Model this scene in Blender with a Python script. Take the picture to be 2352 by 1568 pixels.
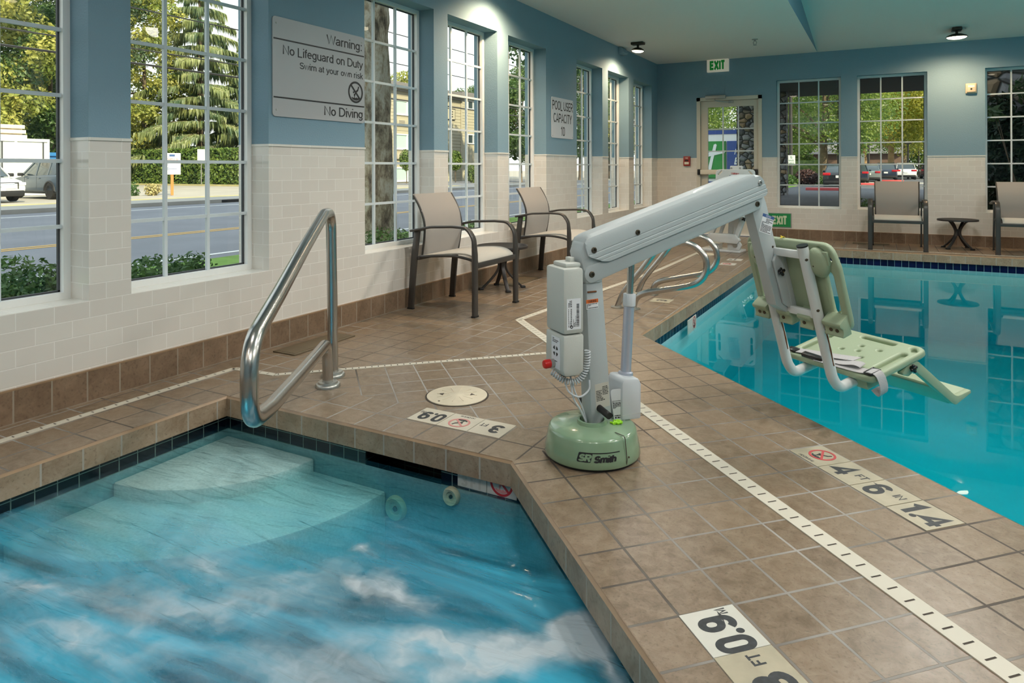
import bpy, bmesh, math, random
import numpy as np
from mathutils import Vector, Matrix, Euler

SC = bpy.context.scene
for o in list(bpy.data.objects):
    bpy.data.objects.remove(o)
COL = SC.collection
PI = math.pi
R = math.radians

# ------------------------------------------------------------------ camera
cam = bpy.data.cameras.new('camera')
cam.sensor_width = 36.0
cam.lens = 1569.0 / 2352 * 36
cam.shift_y = -(784 - 385.45) / 2352
cam.clip_start = 0.05
cam.clip_end = 600
camo = bpy.data.objects.new('camera', cam)
COL.objects.link(camo)
camo.location = (3.217, 0.0, 1.067)
yaw, roll = 0.4968, -0.0031
camo.rotation_euler = (Matrix.Rotation(yaw, 4, 'Z') @ Matrix.Rotation(PI / 2, 4, 'X') @ Matrix.Rotation(roll, 4, 'Z')).to_euler()
SC.camera = camo

# ------------------------------------------------------------------ exposure
SC.view_settings.view_transform = 'Standard'
SC.view_settings.look = 'None'
SC.view_settings.exposure = 0.0
SC.view_settings.gamma = 1.0
SC.view_settings.use_curve_mapping = False
SC.cycles.use_denoising = True
SC.cycles.max_bounces = 10
SC.cycles.diffuse_bounces = 4
SC.cycles.glossy_bounces = 4
SC.cycles.transparent_max_bounces = 24
SC.cycles.sample_clamp_indirect = 4.0
SC.cycles.caustics_reflective = False
SC.cycles.caustics_refractive = False

# ------------------------------------------------------------------ sky and sun
W = bpy.data.worlds.new('sky')
SC.world = W
W.use_nodes = True
wn = W.node_tree
wn.nodes.clear()
wo = wn.nodes.new('ShaderNodeOutputWorld')
wb = wn.nodes.new('ShaderNodeBackground')
wr = wn.nodes.new('ShaderNodeValToRGB')
wg = wn.nodes.new('ShaderNodeNewGeometry')
wx = wn.nodes.new('ShaderNodeSeparateXYZ')
wm = wn.nodes.new('ShaderNodeMath'); wm.operation = 'MULTIPLY'; wm.inputs[1].default_value = -1
wr.color_ramp.elements[0].position = 0.0
wr.color_ramp.elements[0].color = (1.0, 0.985, 0.95, 1)
wr.color_ramp.elements[1].position = 0.8
wr.color_ramp.elements[1].color = (0.80, 0.90, 1.0, 1)
wn.links.new(wg.outputs['Incoming'], wx.inputs[0])
wn.links.new(wx.outputs['Z'], wm.inputs[0])
wn.links.new(wm.outputs[0], wr.inputs[0])
wn.links.new(wr.outputs[0], wb.inputs[0])
wb.inputs[1].default_value = 1.7
wn.links.new(wb.outputs[0], wo.inputs[0])
sun = bpy.data.lights.new('sun', 'SUN')
sun.energy = 7.0
sun.angle = R(1.0)
sun.color = (1.0, 0.84, 0.56)
suno = bpy.data.objects.new('sun', sun)
COL.objects.link(suno)
suno.rotation_euler = Vector((-0.75, 0.35, -0.50)).to_track_quat('-Z', 'Y').to_euler()

# ------------------------------------------------------------------ material helpers
def S(r, g, b):
    def f(c):
        c /= 255.0
        return c / 12.92 if c <= 0.04045 else ((c + 0.055) / 1.055) ** 2.4
    return (f(r), f(g), f(b), 1.0)

MATS = {}
def newmat(name):
    m = bpy.data.materials.new(name)
    m.use_nodes = True
    nt = m.node_tree
    nt.nodes.clear()
    out = nt.nodes.new('ShaderNodeOutputMaterial')
    MATS[name] = m
    return m, nt, out

def pm(name, col, rough=0.5, metal=0.0, var=0.0, vscale=6.0, bump=0.0, bscale=120.0, coat=0.0, spec=0.5, col2=None, sheen=0.0, emit=None, estr=1.0):
    m, nt, out = newmat(name)
    b = nt.nodes.new('ShaderNodeBsdfPrincipled')
    b.inputs['Base Color'].default_value = col
    b.inputs['Roughness'].default_value = rough
    b.inputs['Metallic'].default_value = metal
    b.inputs['Specular IOR Level'].default_value = spec
    b.inputs['Coat Weight'].default_value = coat
    b.inputs['Sheen Weight'].default_value = sheen
    if emit is not None:
        b.inputs['Emission Color'].default_value = emit
        b.inputs['Emission Strength'].default_value = estr
    nt.links.new(b.outputs[0], out.inputs[0])
    if var or bump:
        tc = nt.nodes.new('ShaderNodeTexCoord')
    if var:
        n = nt.nodes.new('ShaderNodeTexNoise')
        n.inputs['Scale'].default_value = vscale
        n.inputs['Detail'].default_value = 5
        nt.links.new(tc.outputs['Object'], n.inputs['Vector'])
        r = nt.nodes.new('ShaderNodeValToRGB')
        r.color_ramp.elements[0].position = 0.3
        r.color_ramp.elements[1].position = 0.7
        c2 = col2 if col2 else tuple(min(1, c * (1 + var)) for c in col[:3]) + (1,)
        c1 = col if col2 else tuple(c * (1 - var) for c in col[:3]) + (1,)
        r.color_ramp.elements[0].color = c1
        r.color_ramp.elements[1].color = c2
        nt.links.new(n.outputs['Fac'], r.inputs[0])
        nt.links.new(r.outputs[0], b.inputs['Base Color'])
    if bump:
        n2 = nt.nodes.new('ShaderNodeTexNoise')
        n2.inputs['Scale'].default_value = bscale
        n2.inputs['Detail'].default_value = 3
        nt.links.new(tc.outputs['Object'], n2.inputs['Vector'])
        bp = nt.nodes.new('ShaderNodeBump')
        bp.inputs['Strength'].default_value = bump
        bp.inputs['Distance'].default_value = 0.01
        nt.links.new(n2.outputs['Fac'], bp.inputs['Height'])
        nt.links.new(bp.outputs[0], b.inputs['Normal'])
    return m

def tilemat(name, colA, colB, mortar, bw, rh, ms, offset=0.0, rough=0.15, bump=0.4, mottle=None, mscale=14.0, mamt=0.5, mortar2=None, m2scale=0.8, spec=0.5):
    """Tiles laid out on the UV map, in metres."""
    m, nt, out = newmat(name)
    N, L = nt.nodes.new, nt.links.new
    b = N('ShaderNodeBsdfPrincipled')
    b.inputs['Roughness'].default_value = rough
    b.inputs['Specular IOR Level'].default_value = spec
    L(b.outputs[0], out.inputs[0])
    tc = N('ShaderNodeTexCoord')
    br = N('ShaderNodeTexBrick')
    br.offset = offset
    br.offset_frequency = 2
    br.squash = 1.0
    br.inputs['Color1'].default_value = colA
    br.inputs['Color2'].default_value = colB
    br.inputs['Mortar'].default_value = mortar
    br.inputs['Scale'].default_value = 1.0
    br.inputs['Mortar Size'].default_value = ms
    br.inputs['Mortar Smooth'].default_value = 0.2
    br.inputs['Bias'].default_value = 0.0
    br.inputs['Brick Width'].default_value = bw
    br.inputs['Row Height'].default_value = rh
    L(tc.outputs['UV'], br.inputs['Vector'])
    col = br.outputs['Color']
    if mottle is not None:
        n = N('ShaderNodeTexNoise')
        n.inputs['Scale'].default_value = mscale
        n.inputs['Detail'].default_value = 8
        n.inputs['Roughness'].default_value = 0.68
        n.inputs['Distortion'].default_value = 0.6
        L(tc.outputs['Object'], n.inputs['Vector'])
        r = N('ShaderNodeValToRGB')
        r.color_ramp.elements[0].position = 0.36
        r.color_ramp.elements[1].position = 0.66
        r.color_ramp.elements[0].color = (0, 0, 0, 1)
        r.color_ramp.elements[1].color = (mamt, mamt, mamt, 1)
        L(n.outputs['Fac'], r.inputs[0])
        mx = N('ShaderNodeMix'); mx.data_type = 'RGBA'
        mx.inputs['B'].default_value = mottle
        L(r.outputs[0], mx.inputs['Factor'])
        L(br.outputs['Color'], mx.inputs['A'])
        # dark flecks
        n3 = N('ShaderNodeTexNoise')
        n3.inputs['Scale'].default_value = mscale * 5
        n3.inputs['Detail'].default_value = 4
        L(tc.outputs['Object'], n3.inputs['Vector'])
        r3 = N('ShaderNodeValToRGB')
        r3.color_ramp.elements[0].position = 0.30
        r3.color_ramp.elements[1].position = 0.44
        r3.color_ramp.elements[0].color = (0.62, 0.60, 0.58, 1)
        r3.color_ramp.elements[1].color = (1, 1, 1, 1)
        L(n3.outputs['Fac'], r3.inputs[0])
        mu = N('ShaderNodeMix'); mu.data_type = 'RGBA'; mu.blend_type = 'MULTIPLY'
        mu.inputs['Factor'].default_value = 0.8
        L(mx.outputs['Result'], mu.inputs['A']); L(r3.outputs[0], mu.inputs['B'])
        mo = N('ShaderNodeMix'); mo.data_type = 'RGBA'
        L(br.outputs['Fac'], mo.inputs['Factor'])
        L(mu.outputs['Result'], mo.inputs['A'])
        if mortar2 is not None:
            n4 = N('ShaderNodeTexNoise'); n4.inputs['Scale'].default_value = m2scale; n4.inputs['Detail'].default_value = 4
            L(tc.outputs['Object'], n4.inputs['Vector'])
            r4 = N('ShaderNodeValToRGB')
            r4.color_ramp.elements[0].position = 0.42; r4.color_ramp.elements[1].position = 0.58
            r4.color_ramp.elements[0].color = mortar; r4.color_ramp.elements[1].color = mortar2
            L(n4.outputs['Fac'], r4.inputs[0]); L(r4.outputs[0], mo.inputs['B'])
        else:
            mo.inputs['B'].default_value = mortar
        col = mo.outputs['Result']
    L(col, b.inputs['Base Color'])
    inv = N('ShaderNodeMath'); inv.operation = 'SUBTRACT'; inv.inputs[0].default_value = 1.0
    L(br.outputs['Fac'], inv.inputs[1])
    h = inv.outputs[0]
    if mottle is not None:
        ad = N('ShaderNodeMath'); ad.operation = 'MULTIPLY_ADD'; ad.inputs[1].default_value = 0.35
        L(n.outputs['Fac'], ad.inputs[0]); L(inv.outputs[0], ad.inputs[2])
        h = ad.outputs[0]
        # mortar rough, tile semi-gloss
        rm = N('ShaderNodeMath'); rm.operation = 'MULTIPLY_ADD'; rm.inputs[1].default_value = 0.4; rm.inputs[2].default_value = rough
        L(br.outputs['Fac'], rm.inputs[0]); L(rm.outputs[0], b.inputs['Roughness'])
    bp = N('ShaderNodeBump')
    bp.inputs['Strength'].default_value = bump
    bp.inputs['Distance'].default_value = 0.004
    L(h, bp.inputs['Height'])
    L(bp.outputs[0], b.inputs['Normal'])
    return m

def glassmat(name, tint=(0.94, 0.97, 0.96, 1), ior=1.5):
    m, nt, out = newmat(name)
    t = nt.nodes.new('ShaderNodeBsdfTransparent'); t.inputs[0].default_value = tint
    g = nt.nodes.new('ShaderNodeBsdfGlossy'); g.inputs['Roughness'].default_value = 0.01
    f = nt.nodes.new('ShaderNodeFresnel'); f.inputs['IOR'].default_value = ior
    x = nt.nodes.new('ShaderNodeMixShader')
    ge = nt.nodes.new('ShaderNodeNewGeometry'); mu = nt.nodes.new('ShaderNodeMath'); mu.operation = 'MULTIPLY_ADD'; mu.inputs[1].default_value = -1; mu.inputs[2].default_value = 1
    nt.links.new(ge.outputs['Backfacing'], mu.inputs[0])
    fm = nt.nodes.new('ShaderNodeMath'); fm.operation = 'MULTIPLY'
    nt.links.new(f.outputs[0], fm.inputs[0]); nt.links.new(mu.outputs[0], fm.inputs[1])
    nt.links.new(fm.outputs[0], x.inputs[0]); nt.links.new(t.outputs[0], x.inputs[1]); nt.links.new(g.outputs[0], x.inputs[2])
    nt.links.new(x.outputs[0], out.inputs[0])
    return m

def leafmat(name, c1, c2, trans=0.35, scale=1.2):
    m, nt, out = newmat(name)
    N, L = nt.nodes.new, nt.links.new
    tc = N('ShaderNodeTexCoord')
    n = N('ShaderNodeTexNoise'); n.inputs['Scale'].default_value = scale; n.inputs['Detail'].default_value = 6
    L(tc.outputs['Object'], n.inputs['Vector'])
    r = N('ShaderNodeValToRGB')
    r.color_ramp.elements[0].position = 0.35; r.color_ramp.elements[1].position = 0.65
    r.color_ramp.elements[0].color = c1; r.color_ramp.elements[1].color = c2
    L(n.outputs['Fac'], r.inputs[0])
    d = N('ShaderNodeBsdfDiffuse'); t = N('ShaderNodeBsdfTranslucent'); g = N('ShaderNodeBsdfGlossy')
    g.inputs['Roughness'].default_value = 0.45
    L(r.outputs[0], d.inputs[0]); L(r.outputs[0], t.inputs[0])
    x = N('ShaderNodeMixShader'); x.inputs[0].default_value = trans
    L(d.outputs[0], x.inputs[1]); L(t.outputs[0], x.inputs[2])
    y = N('ShaderNodeMixShader'); y.inputs[0].default_value = 0.04
    L(x.outputs[0], y.inputs[1]); L(g.outputs[0], y.inputs[2])
    L(y.outputs[0], out.inputs[0])
    return m

# ------------------------------------------------------------------ mesh helpers
class MB:
    """Collects shapes into one mesh."""
    def __init__(s):
        s.v = []; s.f = []; s.mi = []; s.uv = []; s.sm = []
        s.m = Matrix.Identity(4); s.cur = 0
    def add(s, verts, faces, smooth=False, uvs=None):
        b = len(s.v)
        for p in verts:
            s.v.append(tuple(s.m @ Vector(p)))
        for i, f in enumerate(faces):
            s.f.append([b + k for k in f]); s.mi.append(s.cur); s.sm.append(smooth)
            s.uv.append(uvs[i] if uvs else [(0, 0)] * len(f))
        return s
    def box(s, a, b, ch=0.0):
        x0, y0, z0 = [min(p, q) for p, q in zip(a, b)]
        x1, y1, z1 = [max(p, q) for p, q in zip(a, b)]
        if ch <= 0:
            v = [(x0, y0, z0), (x1, y0, z0), (x1, y1, z0), (x0, y1, z0), (x0, y0, z1), (x1, y0, z1), (x1, y1, z1), (x0, y1, z1)]
            f = [(0, 3, 2, 1), (4, 5, 6, 7), (0, 1, 5, 4), (1, 2, 6, 5), (2, 3, 7, 6), (3, 0, 4, 7)]
            uv = []
            for q in f:
                ps = [v[k] for k in q]
                dx = max(p[0] for p in ps) - min(p[0] for p in ps); dy = max(p[1] for p in ps) - min(p[1] for p in ps); dz = max(p[2] for p in ps) - min(p[2] for p in ps)
                if dz < 1e-9: uv.append([(p[0], p[1]) for p in ps])
                elif dx < 1e-9: uv.append([(p[1], p[2]) for p in ps])
                else: uv.append([(p[0], p[2]) for p in ps])
            return s.add(v, f, uvs=uv)
        bm = bmesh.new()
        bmesh.ops.create_cube(bm, size=1)
        for q in bm.verts:
            q.co = Vector(((x0 + x1) / 2 + q.co.x * (x1 - x0), (y0 + y1) / 2 + q.co.y * (y1 - y0), (z0 + z1) / 2 + q.co.z * (z1 - z0)))
        ch = min(ch, 0.49 * min(x1 - x0, y1 - y0, z1 - z0))
        bmesh.ops.bevel(bm, geom=bm.edges[:], offset=ch, segments=2, profile=0.5, affect='EDGES')
        return s.bm(bm, True)
    def bm(s, bm, smooth=False):
        bm.verts.index_update()
        v = [tuple(q.co) for q in bm.verts]
        f = [[q.index for q in g.verts] for g in bm.faces]
        s.add(v, f, smooth)
        bm.free()
        return s
    def prism(s, pts, lo, hi, axis='z', ch=0.0, seg=2, smooth=True):
        """Extrude a polygon (2D) between lo and hi along an axis; axis y: pts are (x,z); axis x: pts are (y,z)."""
        def P(p, h):
            if axis == 'z': return (p[0], p[1], h)
            if axis == 'y': return (p[0], h, p[1])
            return (h, p[0], p[1])
        bm = bmesh.new()
        a = [bm.verts.new(P(p, lo)) for p in pts]
        b = [bm.verts.new(P(p, hi)) for p in pts]
        n = len(pts)
        bm.faces.new(a); bm.faces.new(b[::-1])
        for i in range(n):
            bm.faces.new((a[i], b[i], b[(i + 1) % n], a[(i + 1) % n]))
        bmesh.ops.recalc_face_normals(bm, faces=bm.faces[:])
        if ch > 0:
            ed = [e for e in bm.edges if len(e.link_faces) == 2 and e.calc_face_angle(0) > 0.6]
            bmesh.ops.bevel(bm, geom=ed, offset=ch, segments=seg, profile=0.5, affect='EDGES', clamp_overlap=True)
        return s.bm(bm, smooth and ch > 0)
    def tube(s, pts, r, n=12, closed=False, caps=True, sect=None, up=None):
        """Round tube (or a swept section, list of 2D points) along a path; r may be a list."""
        pts = [Vector(p) for p in pts]
        m = len(pts)
        rr = r if isinstance(r, (list, tuple)) else [r] * m
        if sect is None:
            sect = [(math.cos(2 * PI * k / n), math.sin(2 * PI * k / n)) for k in range(n)]
            sc = rr
        else:
            sc = [1.0] * m
        n = len(sect)
        tans = []
        for i in range(m):
            if closed: t = pts[(i + 1) % m] - pts[(i - 1) % m]
            else: t = pts[min(i + 1, m - 1)] - pts[max(i - 1, 0)]
            tans.append(t.normalized())
        u = Vector(up) if up is not None else (Vector((0, 0, 1)) if abs(tans[0].z) < 0.9 else Vector((1, 0, 0)))
        vs = []
        for i in range(m):
            t = tans[i]
            if up is not None: u = Vector(up)
            u = (u - t * u.dot(t)).normalized()
            w = t.cross(u)
            for a, b in sect:
                vs.append(tuple(pts[i] + (u * a + w * b) * sc[i]))
        fs = []
        for i in range(m if closed else m - 1):
            j = (i + 1) % m
            for k in range(n):
                l = (k + 1) % n
                fs.append((i * n + k, i * n + l, j * n + l, j * n + k))
        if caps and not closed:
            fs.append(tuple(range(n))[::-1]); fs.append(tuple((m - 1) * n + k for k in range(n)))
        return s.add(vs, fs, True)
    def cyl(s, a, b, r, r2=None, n=20):
        a, b = Vector(a), Vector(b)
        return s.tube([a, b], [r, r if r2 is None else r2], n)
    def lathe(s, prof, n=32, c=(0, 0, 0)):
        vs = []; fs = []
        m = len(prof)
        for k in range(n):
            t = 2 * PI * k / n
            for r, z in prof:
                vs.append((c[0] + r * math.cos(t), c[1] + r * math.sin(t), c[2] + z))
        for k in range(n):
            l = (k + 1) % n
            for i in range(m - 1):
                fs.append((k * m + i, l * m + i, l * m + i + 1, k * m + i + 1))
        if prof[0][0] > 1e-6: fs.append(tuple(k * m for k in range(n))[::-1])
        if prof[-1][0] > 1e-6: fs.append(tuple(k * m + m - 1 for k in range(n)))
        return s.add(vs, fs, True)
    def ball(s, c, r, sx=1, sy=1, sz=1, n=12):
        bm = bmesh.new()
        bmesh.ops.create_uvsphere(bm, u_segments=n * 2, v_segments=n, radius=r)
        for q in bm.verts: q.co = Vector((c[0] + q.co.x * sx, c[1] + q.co.y * sy, c[2] + q.co.z * sz))
        return s.bm(bm, True)
    def build(s, name, mats, parent=None, loc=None, sharp=40):
        me = bpy.data.meshes.new(name)
        me.from_pydata(s.v, [], s.f)
        mats = mats if isinstance(mats, (list, tuple)) else [mats]
        for m in mats: me.materials.append(MATS[m] if isinstance(m, str) else m)
        me.polygons.foreach_set('material_index', s.mi)
        me.polygons.foreach_set('use_smooth', s.sm)
        ul = me.uv_layers.new(name='UVMap')
        flat = [c for f in s.uv for p in f for c in p]
        ul.data.foreach_set('uv', flat)
        me.update()
        if any(s.sm): me.set_sharp_from_angle(angle=R(sharp))
        o = bpy.data.objects.new(name, me)
        COL.objects.link(o)
        if parent is not None: o.parent = parent
        if loc is not None: o.location = loc
        return o

def tag(o, label=None, cat=None, group=None, kind=None):
    if label: o['label'] = label
    if cat: o['category'] = cat
    if group: o['group'] = group
    if kind: o['kind'] = kind
    return o
def thing(name, label, cat, loc=(0, 0, 0), rz=0.0, group=None, kind=None):
    o = bpy.data.objects.new(name, None)
    o.empty_display_size = 0.1
    COL.objects.link(o)
    o.location = loc; o.rotation_euler = (0, 0, rz)
    return tag(o, label, cat, group, kind)
def struct(o): o['kind'] = 'structure'; return o
def copy_tree(o, parent=None):
    c = o.copy(); COL.objects.link(c)
    if parent is not None: c.parent = parent
    for ch in list(o.children): copy_tree(ch, c)
    return c
# ------------------------------------------------------------------ lettering: plain sans letters drawn as strokes
def _arc(cx, cy, rx, ry, a0, a1, n=12):
    return [(cx + rx * math.cos(R(a0 + (a1 - a0) * k / n)), cy + ry * math.sin(R(a0 + (a1 - a0) * k / n))) for k in range(n + 1)]
def _stad(cx, cy, rx, ry):
    k = ry - rx * 1.02
    return _arc(cx, cy + k, rx, rx * 1.02, 0, 180, 14) + _arc(cx, cy - k, rx, rx * 1.02, 180, 360, 14) + [(cx + rx, cy + k)]
def _el(cx, cy, rx, ry): return _arc(cx, cy, rx, ry, 90, 450, 28)
GLYPH = {
 'W': (1.00, [[(.05, 1), (.27, 0), (.50, 1), (.73, 0), (.95, 1)]]), 'N': (.74, [[(.10, 0), (.10, 1), (.64, 0), (.64, 1)]]), 'L': (.58, [[(.10, 1), (.10, 0), (.54, 0)]]),
 'D': (.76, [[(.10, 0.06), (.10, .94), (.32, .94)] + _arc(.32, .5, .36, .44, 90, -90)[1:] + [(.10, .06)]]),
 'S': (.68, [_arc(.34, .72, .23, .22, 20, 270, 14)[0:] + _arc(.34, .28, .26, .22, 90, -165, 14)[0:]]),
 'P': (.68, [[(.10, 0), (.10, .94), (.36, .94)] + _arc(.36, .71, .24, .23, 90, -90)[1:] + [(.10, .48)]]),
 'O': (.80, [_el(.40, .5, .32, .44)]), 'U': (.74, [[(.10, 1), (.10, .34)] + _arc(.37, .34, .27, .28, 180, 360) + [(.64, 1)]]),
 'E': (.64, [[(.58, .94), (.10, .94), (.10, .06), (.58, .06)], [(.10, .51), (.53, .51)]]), 'F': (.60, [[(.56, .94), (.10, .94), (.10, 0)], [(.10, .50), (.50, .50)]]),
 'R': (.72, [[(.10, 0), (.10, .94), (.38, .94)] + _arc(.38, .71, .24, .23, 90, -90)[1:] + [(.10, .48)], [(.36, .48), (.64, 0)]]),
 'C': (.74, [_arc(.40, .5, .31, .44, 48, 312, 22)]), 'A': (.70, [[(.04, 0), (.35, 1), (.66, 0)], [(.16, .32), (.54, .32)]]),
 'I': (.28, [[(.14, 0), (.14, 1)]]), 'T': (.62, [[(.03, .94), (.59, .94)], [(.31, .94), (.31, 0)]]), 'Y': (.66, [[(.03, 1), (.33, .46), (.63, 1)], [(.33, .46), (.33, 0)]]),
 'X': (.68, [[(.05, 1), (.63, 0)], [(.63, 1), (.05, 0)]]), 'M': (.86, [[(.10, 0), (.10, 1), (.43, .15), (.76, 1), (.76, 0)]]), 'V': (.68, [[(.04, 1), (.34, 0), (.64, 1)]]),
 'G': (.80, [_arc(.40, .5, .31, .44, 48, 330, 22) + [(.69, .45), (.42, .45)]]), 'H': (.74, [[(.10, 0), (.10, 1)], [(.64, 0), (.64, 1)], [(.10, .5), (.64, .5)]]),
 'K': (.70, [[(.10, 0), (.10, 1)], [(.62, 1), (.10, .42)], [(.27, .60), (.64, 0)]]),
 'B': (.70, [[(.10, .06), (.10, .94), (.36, .94)] + _arc(.36, .73, .22, .21, 90, -90)[1:] + [(.12, .52), (.38, .52)] + _arc(.38, .29, .24, .23, 90, -90)[1:] + [(.10, .06)]]),
 'a': (.57, [_arc(.27, .50, .18, .17, 170, 0, 10) + [(.45, .0)], [(.45, .41), (.24, .37)] + _arc(.22, .20, .16, .155, 100, 300, 12) + [(.44, .20)]]),
 'r': (.35, [[(.09, 0), (.09, .71)], [(.09, .42)] + _arc(.28, .46, .19, .21, 165, 80, 6)]), 'n': (.56, [[(.09, 0), (.09, .71)], [(.09, .44)] + _arc(.275, .46, .185, .21, 170, 0, 10) + [(.46, 0)]]),
 'i': (.22, [[(.11, 0), (.11, .71)], [(.11, .88), (.11, 1.0)]]), 'g': (.57, [_el(.265, .36, .195, .30), [(.46, .71), (.46, -.02)] + _arc(.27, -.04, .19, .19, 0, -155, 10)]),
 ':': (.28, [[(.14, .0), (.14, .13)], [(.14, .56), (.14, .69)]]), 'o': (.57, [_el(.285, .355, .205, .305)]), 'f': (.30, [[(.13, 0), (.13, .78)] + _arc(.28, .78, .15, .17, 180, 90, 6), [(.01, .66), (.29, .66)]]),
 'e': (.57, [[(.08, .37), (.48, .37)] + _arc(.28, .355, .20, .305, 4, 318, 22)]), 'u': (.56, [[(.46, 0), (.46, .71)], [(.09, .71)] + _arc(.275, .25, .185, .21, 180, 350, 10)]),
 'd': (.57, [_el(.265, .355, .195, .305), [(.46, 0), (.46, 1)]]), 't': (.30, [[(.13, .92), (.13, .17)] + _arc(.25, .17, .12, .12, 180, 275, 6), [(.01, .66), (.28, .66)]]),
 'y': (.50, [[(.03, .70), (.25, .04)], [(.47, .70), (.25, .04), (.19, -.14), (.12, -.22), (.04, -.21)]]), 'w': (.74, [[(.03, .70), (.20, .02), (.37, .70), (.54, .02), (.71, .70)]]),
 'm': (.84, [[(.09, 0), (.09, .71)], [(.09, .46)] + _arc(.26, .47, .165, .20, 170, 0, 8) + [(.425, 0)], [(.425, .46)] + _arc(.59, .47, .165, .20, 170, 0, 8) + [(.755, 0)]]),
 's': (.52, [_arc(.26, .52, .17, .145, 25, 270, 12) + _arc(.26, .205, .185, .155, 90, -160, 12)]), 'k': (.50, [[(.09, 0), (.09, 1)], [(.44, .70), (.09, .30)], [(.21, .43), (.46, 0)]]), 'v': (.50, [[(.03, .70), (.25, .02), (.47, .70)]]),
 'l': (.22, [[(.11, 0), (.11, 1)]]), 'h': (.56, [[(.09, 0), (.09, 1)], [(.09, .44)] + _arc(.275, .46, .185, .21, 170, 0, 10) + [(.46, 0)]]), 'c': (.52, [_arc(.28, .355, .20, .305, 45, 315, 16)]), 'p': (.57, [[(.09, -.24), (.09, .71)], _el(.285, .355, .195, .305)]),
 '1': (.50, [[(.10, .76), (.32, .97), (.32, 0)]]), '0': (.66, [_stad(.33, .5, .215, .43)]), '3': (.66, [_arc(.32, .70, .20, .23, 155, -80, 14) + _arc(.32, .28, .23, .22, 85, -160, 14)]),
 '4': (.68, [[(.48, 0), (.48, .96), (.06, .32), (.66, .32)]]), '6': (.66, [_stad(.33, .32, .215, .25), [(.115, .34), (.115, .72)] + _arc(.33, .72, .215, .21, 180, 20, 12)]), '9': (.66, [_stad(.33, .68, .215, .25), [(.545, .66), (.545, .28)] + _arc(.33, .28, .215, .21, 0, -160, 12)]),
 '2': (.64, [_arc(.32, .72, .21, .22, 165, -35, 12) + [(.08, .06), (.58, .06)]]), '5': (.64, [[(.54, .94), (.14, .94), (.10, .50)] + _arc(.30, .32, .24, .26, 120, -160, 14)]), '8': (.66, [_el(.33, .73, .19, .21), _el(.33, .28, .23, .24)]), '7': (.6, [[(.05, .94), (.55, .94), (.22, 0)]]),
 '.': (.26, ['dot']), ' ': (.30, []), '-': (.4, [[(.06, .4), (.34, .4)]]),
}
def stroke_mesh(body, cap, wd, sx=1.0, align='CENTER', space=1.0, line=1.45, shear=0.0):
    V = []; F = []; Z = []
    rows = body.split('\n')
    for ri, row in enumerate(rows):
        tot = sum(GLYPH[c][0] for c in row) * space
        x0 = {'CENTER': -tot / 2, 'RIGHT': -tot, 'LEFT': 0}[align]
        yb = -0.5 - ri * line + (len(rows) - 1) * line / 2
        for c in row:
            adv, strokes = GLYPH[c]
            for si, st in enumerate(strokes):
                if st == 'dot':
                    b = len(V); rr = wd * 0.52
                    for q in range(16): V.append(Vector((x0 + 0.13 + rr * math.cos(PI * q / 8), yb + rr + rr * math.sin(PI * q / 8)))); Z.append(0)
                    F.append(tuple(range(b, b + 16))); continue
                P = [Vector((x0 + x, y + yb)) for x, y in st]
                # keep bold strokes inside the cap height
                P = [Vector((p.x, yb + (p.y - yb) * (1 - wd * 0.35) + wd * 0.17)) if st[0] != st[-1] and len(st) > 2 else p for p in P]
                closed = (P[0] - P[-1]).length < 1e-6
                if closed: P = P[:-1]
                m = len(P); b = len(V)
                for i in range(m):
                    if closed: u, w = (P[i] - P[i - 1]).normalized(), (P[(i + 1) % m] - P[i]).normalized()
                    else:
                        u = (P[i] - P[i - 1]).normalized() if i else (P[1] - P[0]).normalized()
                        w = (P[i + 1] - P[i]).normalized() if i < m - 1 else u
                    na, nb = Vector((-u.y, u.x)), Vector((-w.y, w.x))
                    k = na + nb
                    k = k / max(0.35, k.dot(na)) if k.length > 1e-6 else na
                    V.append(P[i] + k * wd / 2); V.append(P[i] - k * wd / 2); zz_ = si * 4e-5 + (i / m) * 3e-5; Z += [zz_, zz_]
                for i in range(m if closed else m - 1):
                    j = (i + 1) % m
                    F.append((b + 2 * i + 1, b + 2 * j + 1, b + 2 * j, b + 2 * i))
            x0 += adv * space
    verts = [((v.x + shear * (v.y + 0.5)) * cap * sx, v.y * cap, z) for v, z in zip(V, Z)]
    me = bpy.data.meshes.new('lettering')
    me.from_pydata(verts, [], F); me.update()
    return me
def text(name, body, size, mat, loc, rot, parent=None, sx=1.0, align='CENTER', ext=0.0006, bold=0.0, space=1.0, line=1.45, shear=0.0):
    cap = 0.72 * size
    me = stroke_mesh(body, cap, 0.132 + 2 * bold / cap, sx, align, space, line, shear)
    me.materials.append(MATS[mat])
    o = bpy.data.objects.new(name, me)
    COL.objects.link(o)
    o.location = loc; o.rotation_euler = rot
    if parent is not None: o.parent = parent
    return o
def smooth_path(pts, k=6, closed=False):
    """Catmull-Rom through the points."""
    P = [Vector(p) for p in pts]; out = []
    n = len(P)
    for i in range(n if closed else n - 1):
        if closed: a, b, c, d = P[(i - 1) % n], P[i], P[(i + 1) % n], P[(i + 2) % n]
        else: a, b, c, d = P[max(i - 1, 0)], P[i], P[i + 1], P[min(i + 2, n - 1)]
        for j in range(k):
            t = j / k
            out.append(0.5 * ((2 * b) + (c - a) * t + (2 * a - 5 * b + 4 * c - d) * t * t + (3 * b - a - 3 * c + d) * t ** 3))
    if not closed: out.append(P[-1])
    return out
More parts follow.
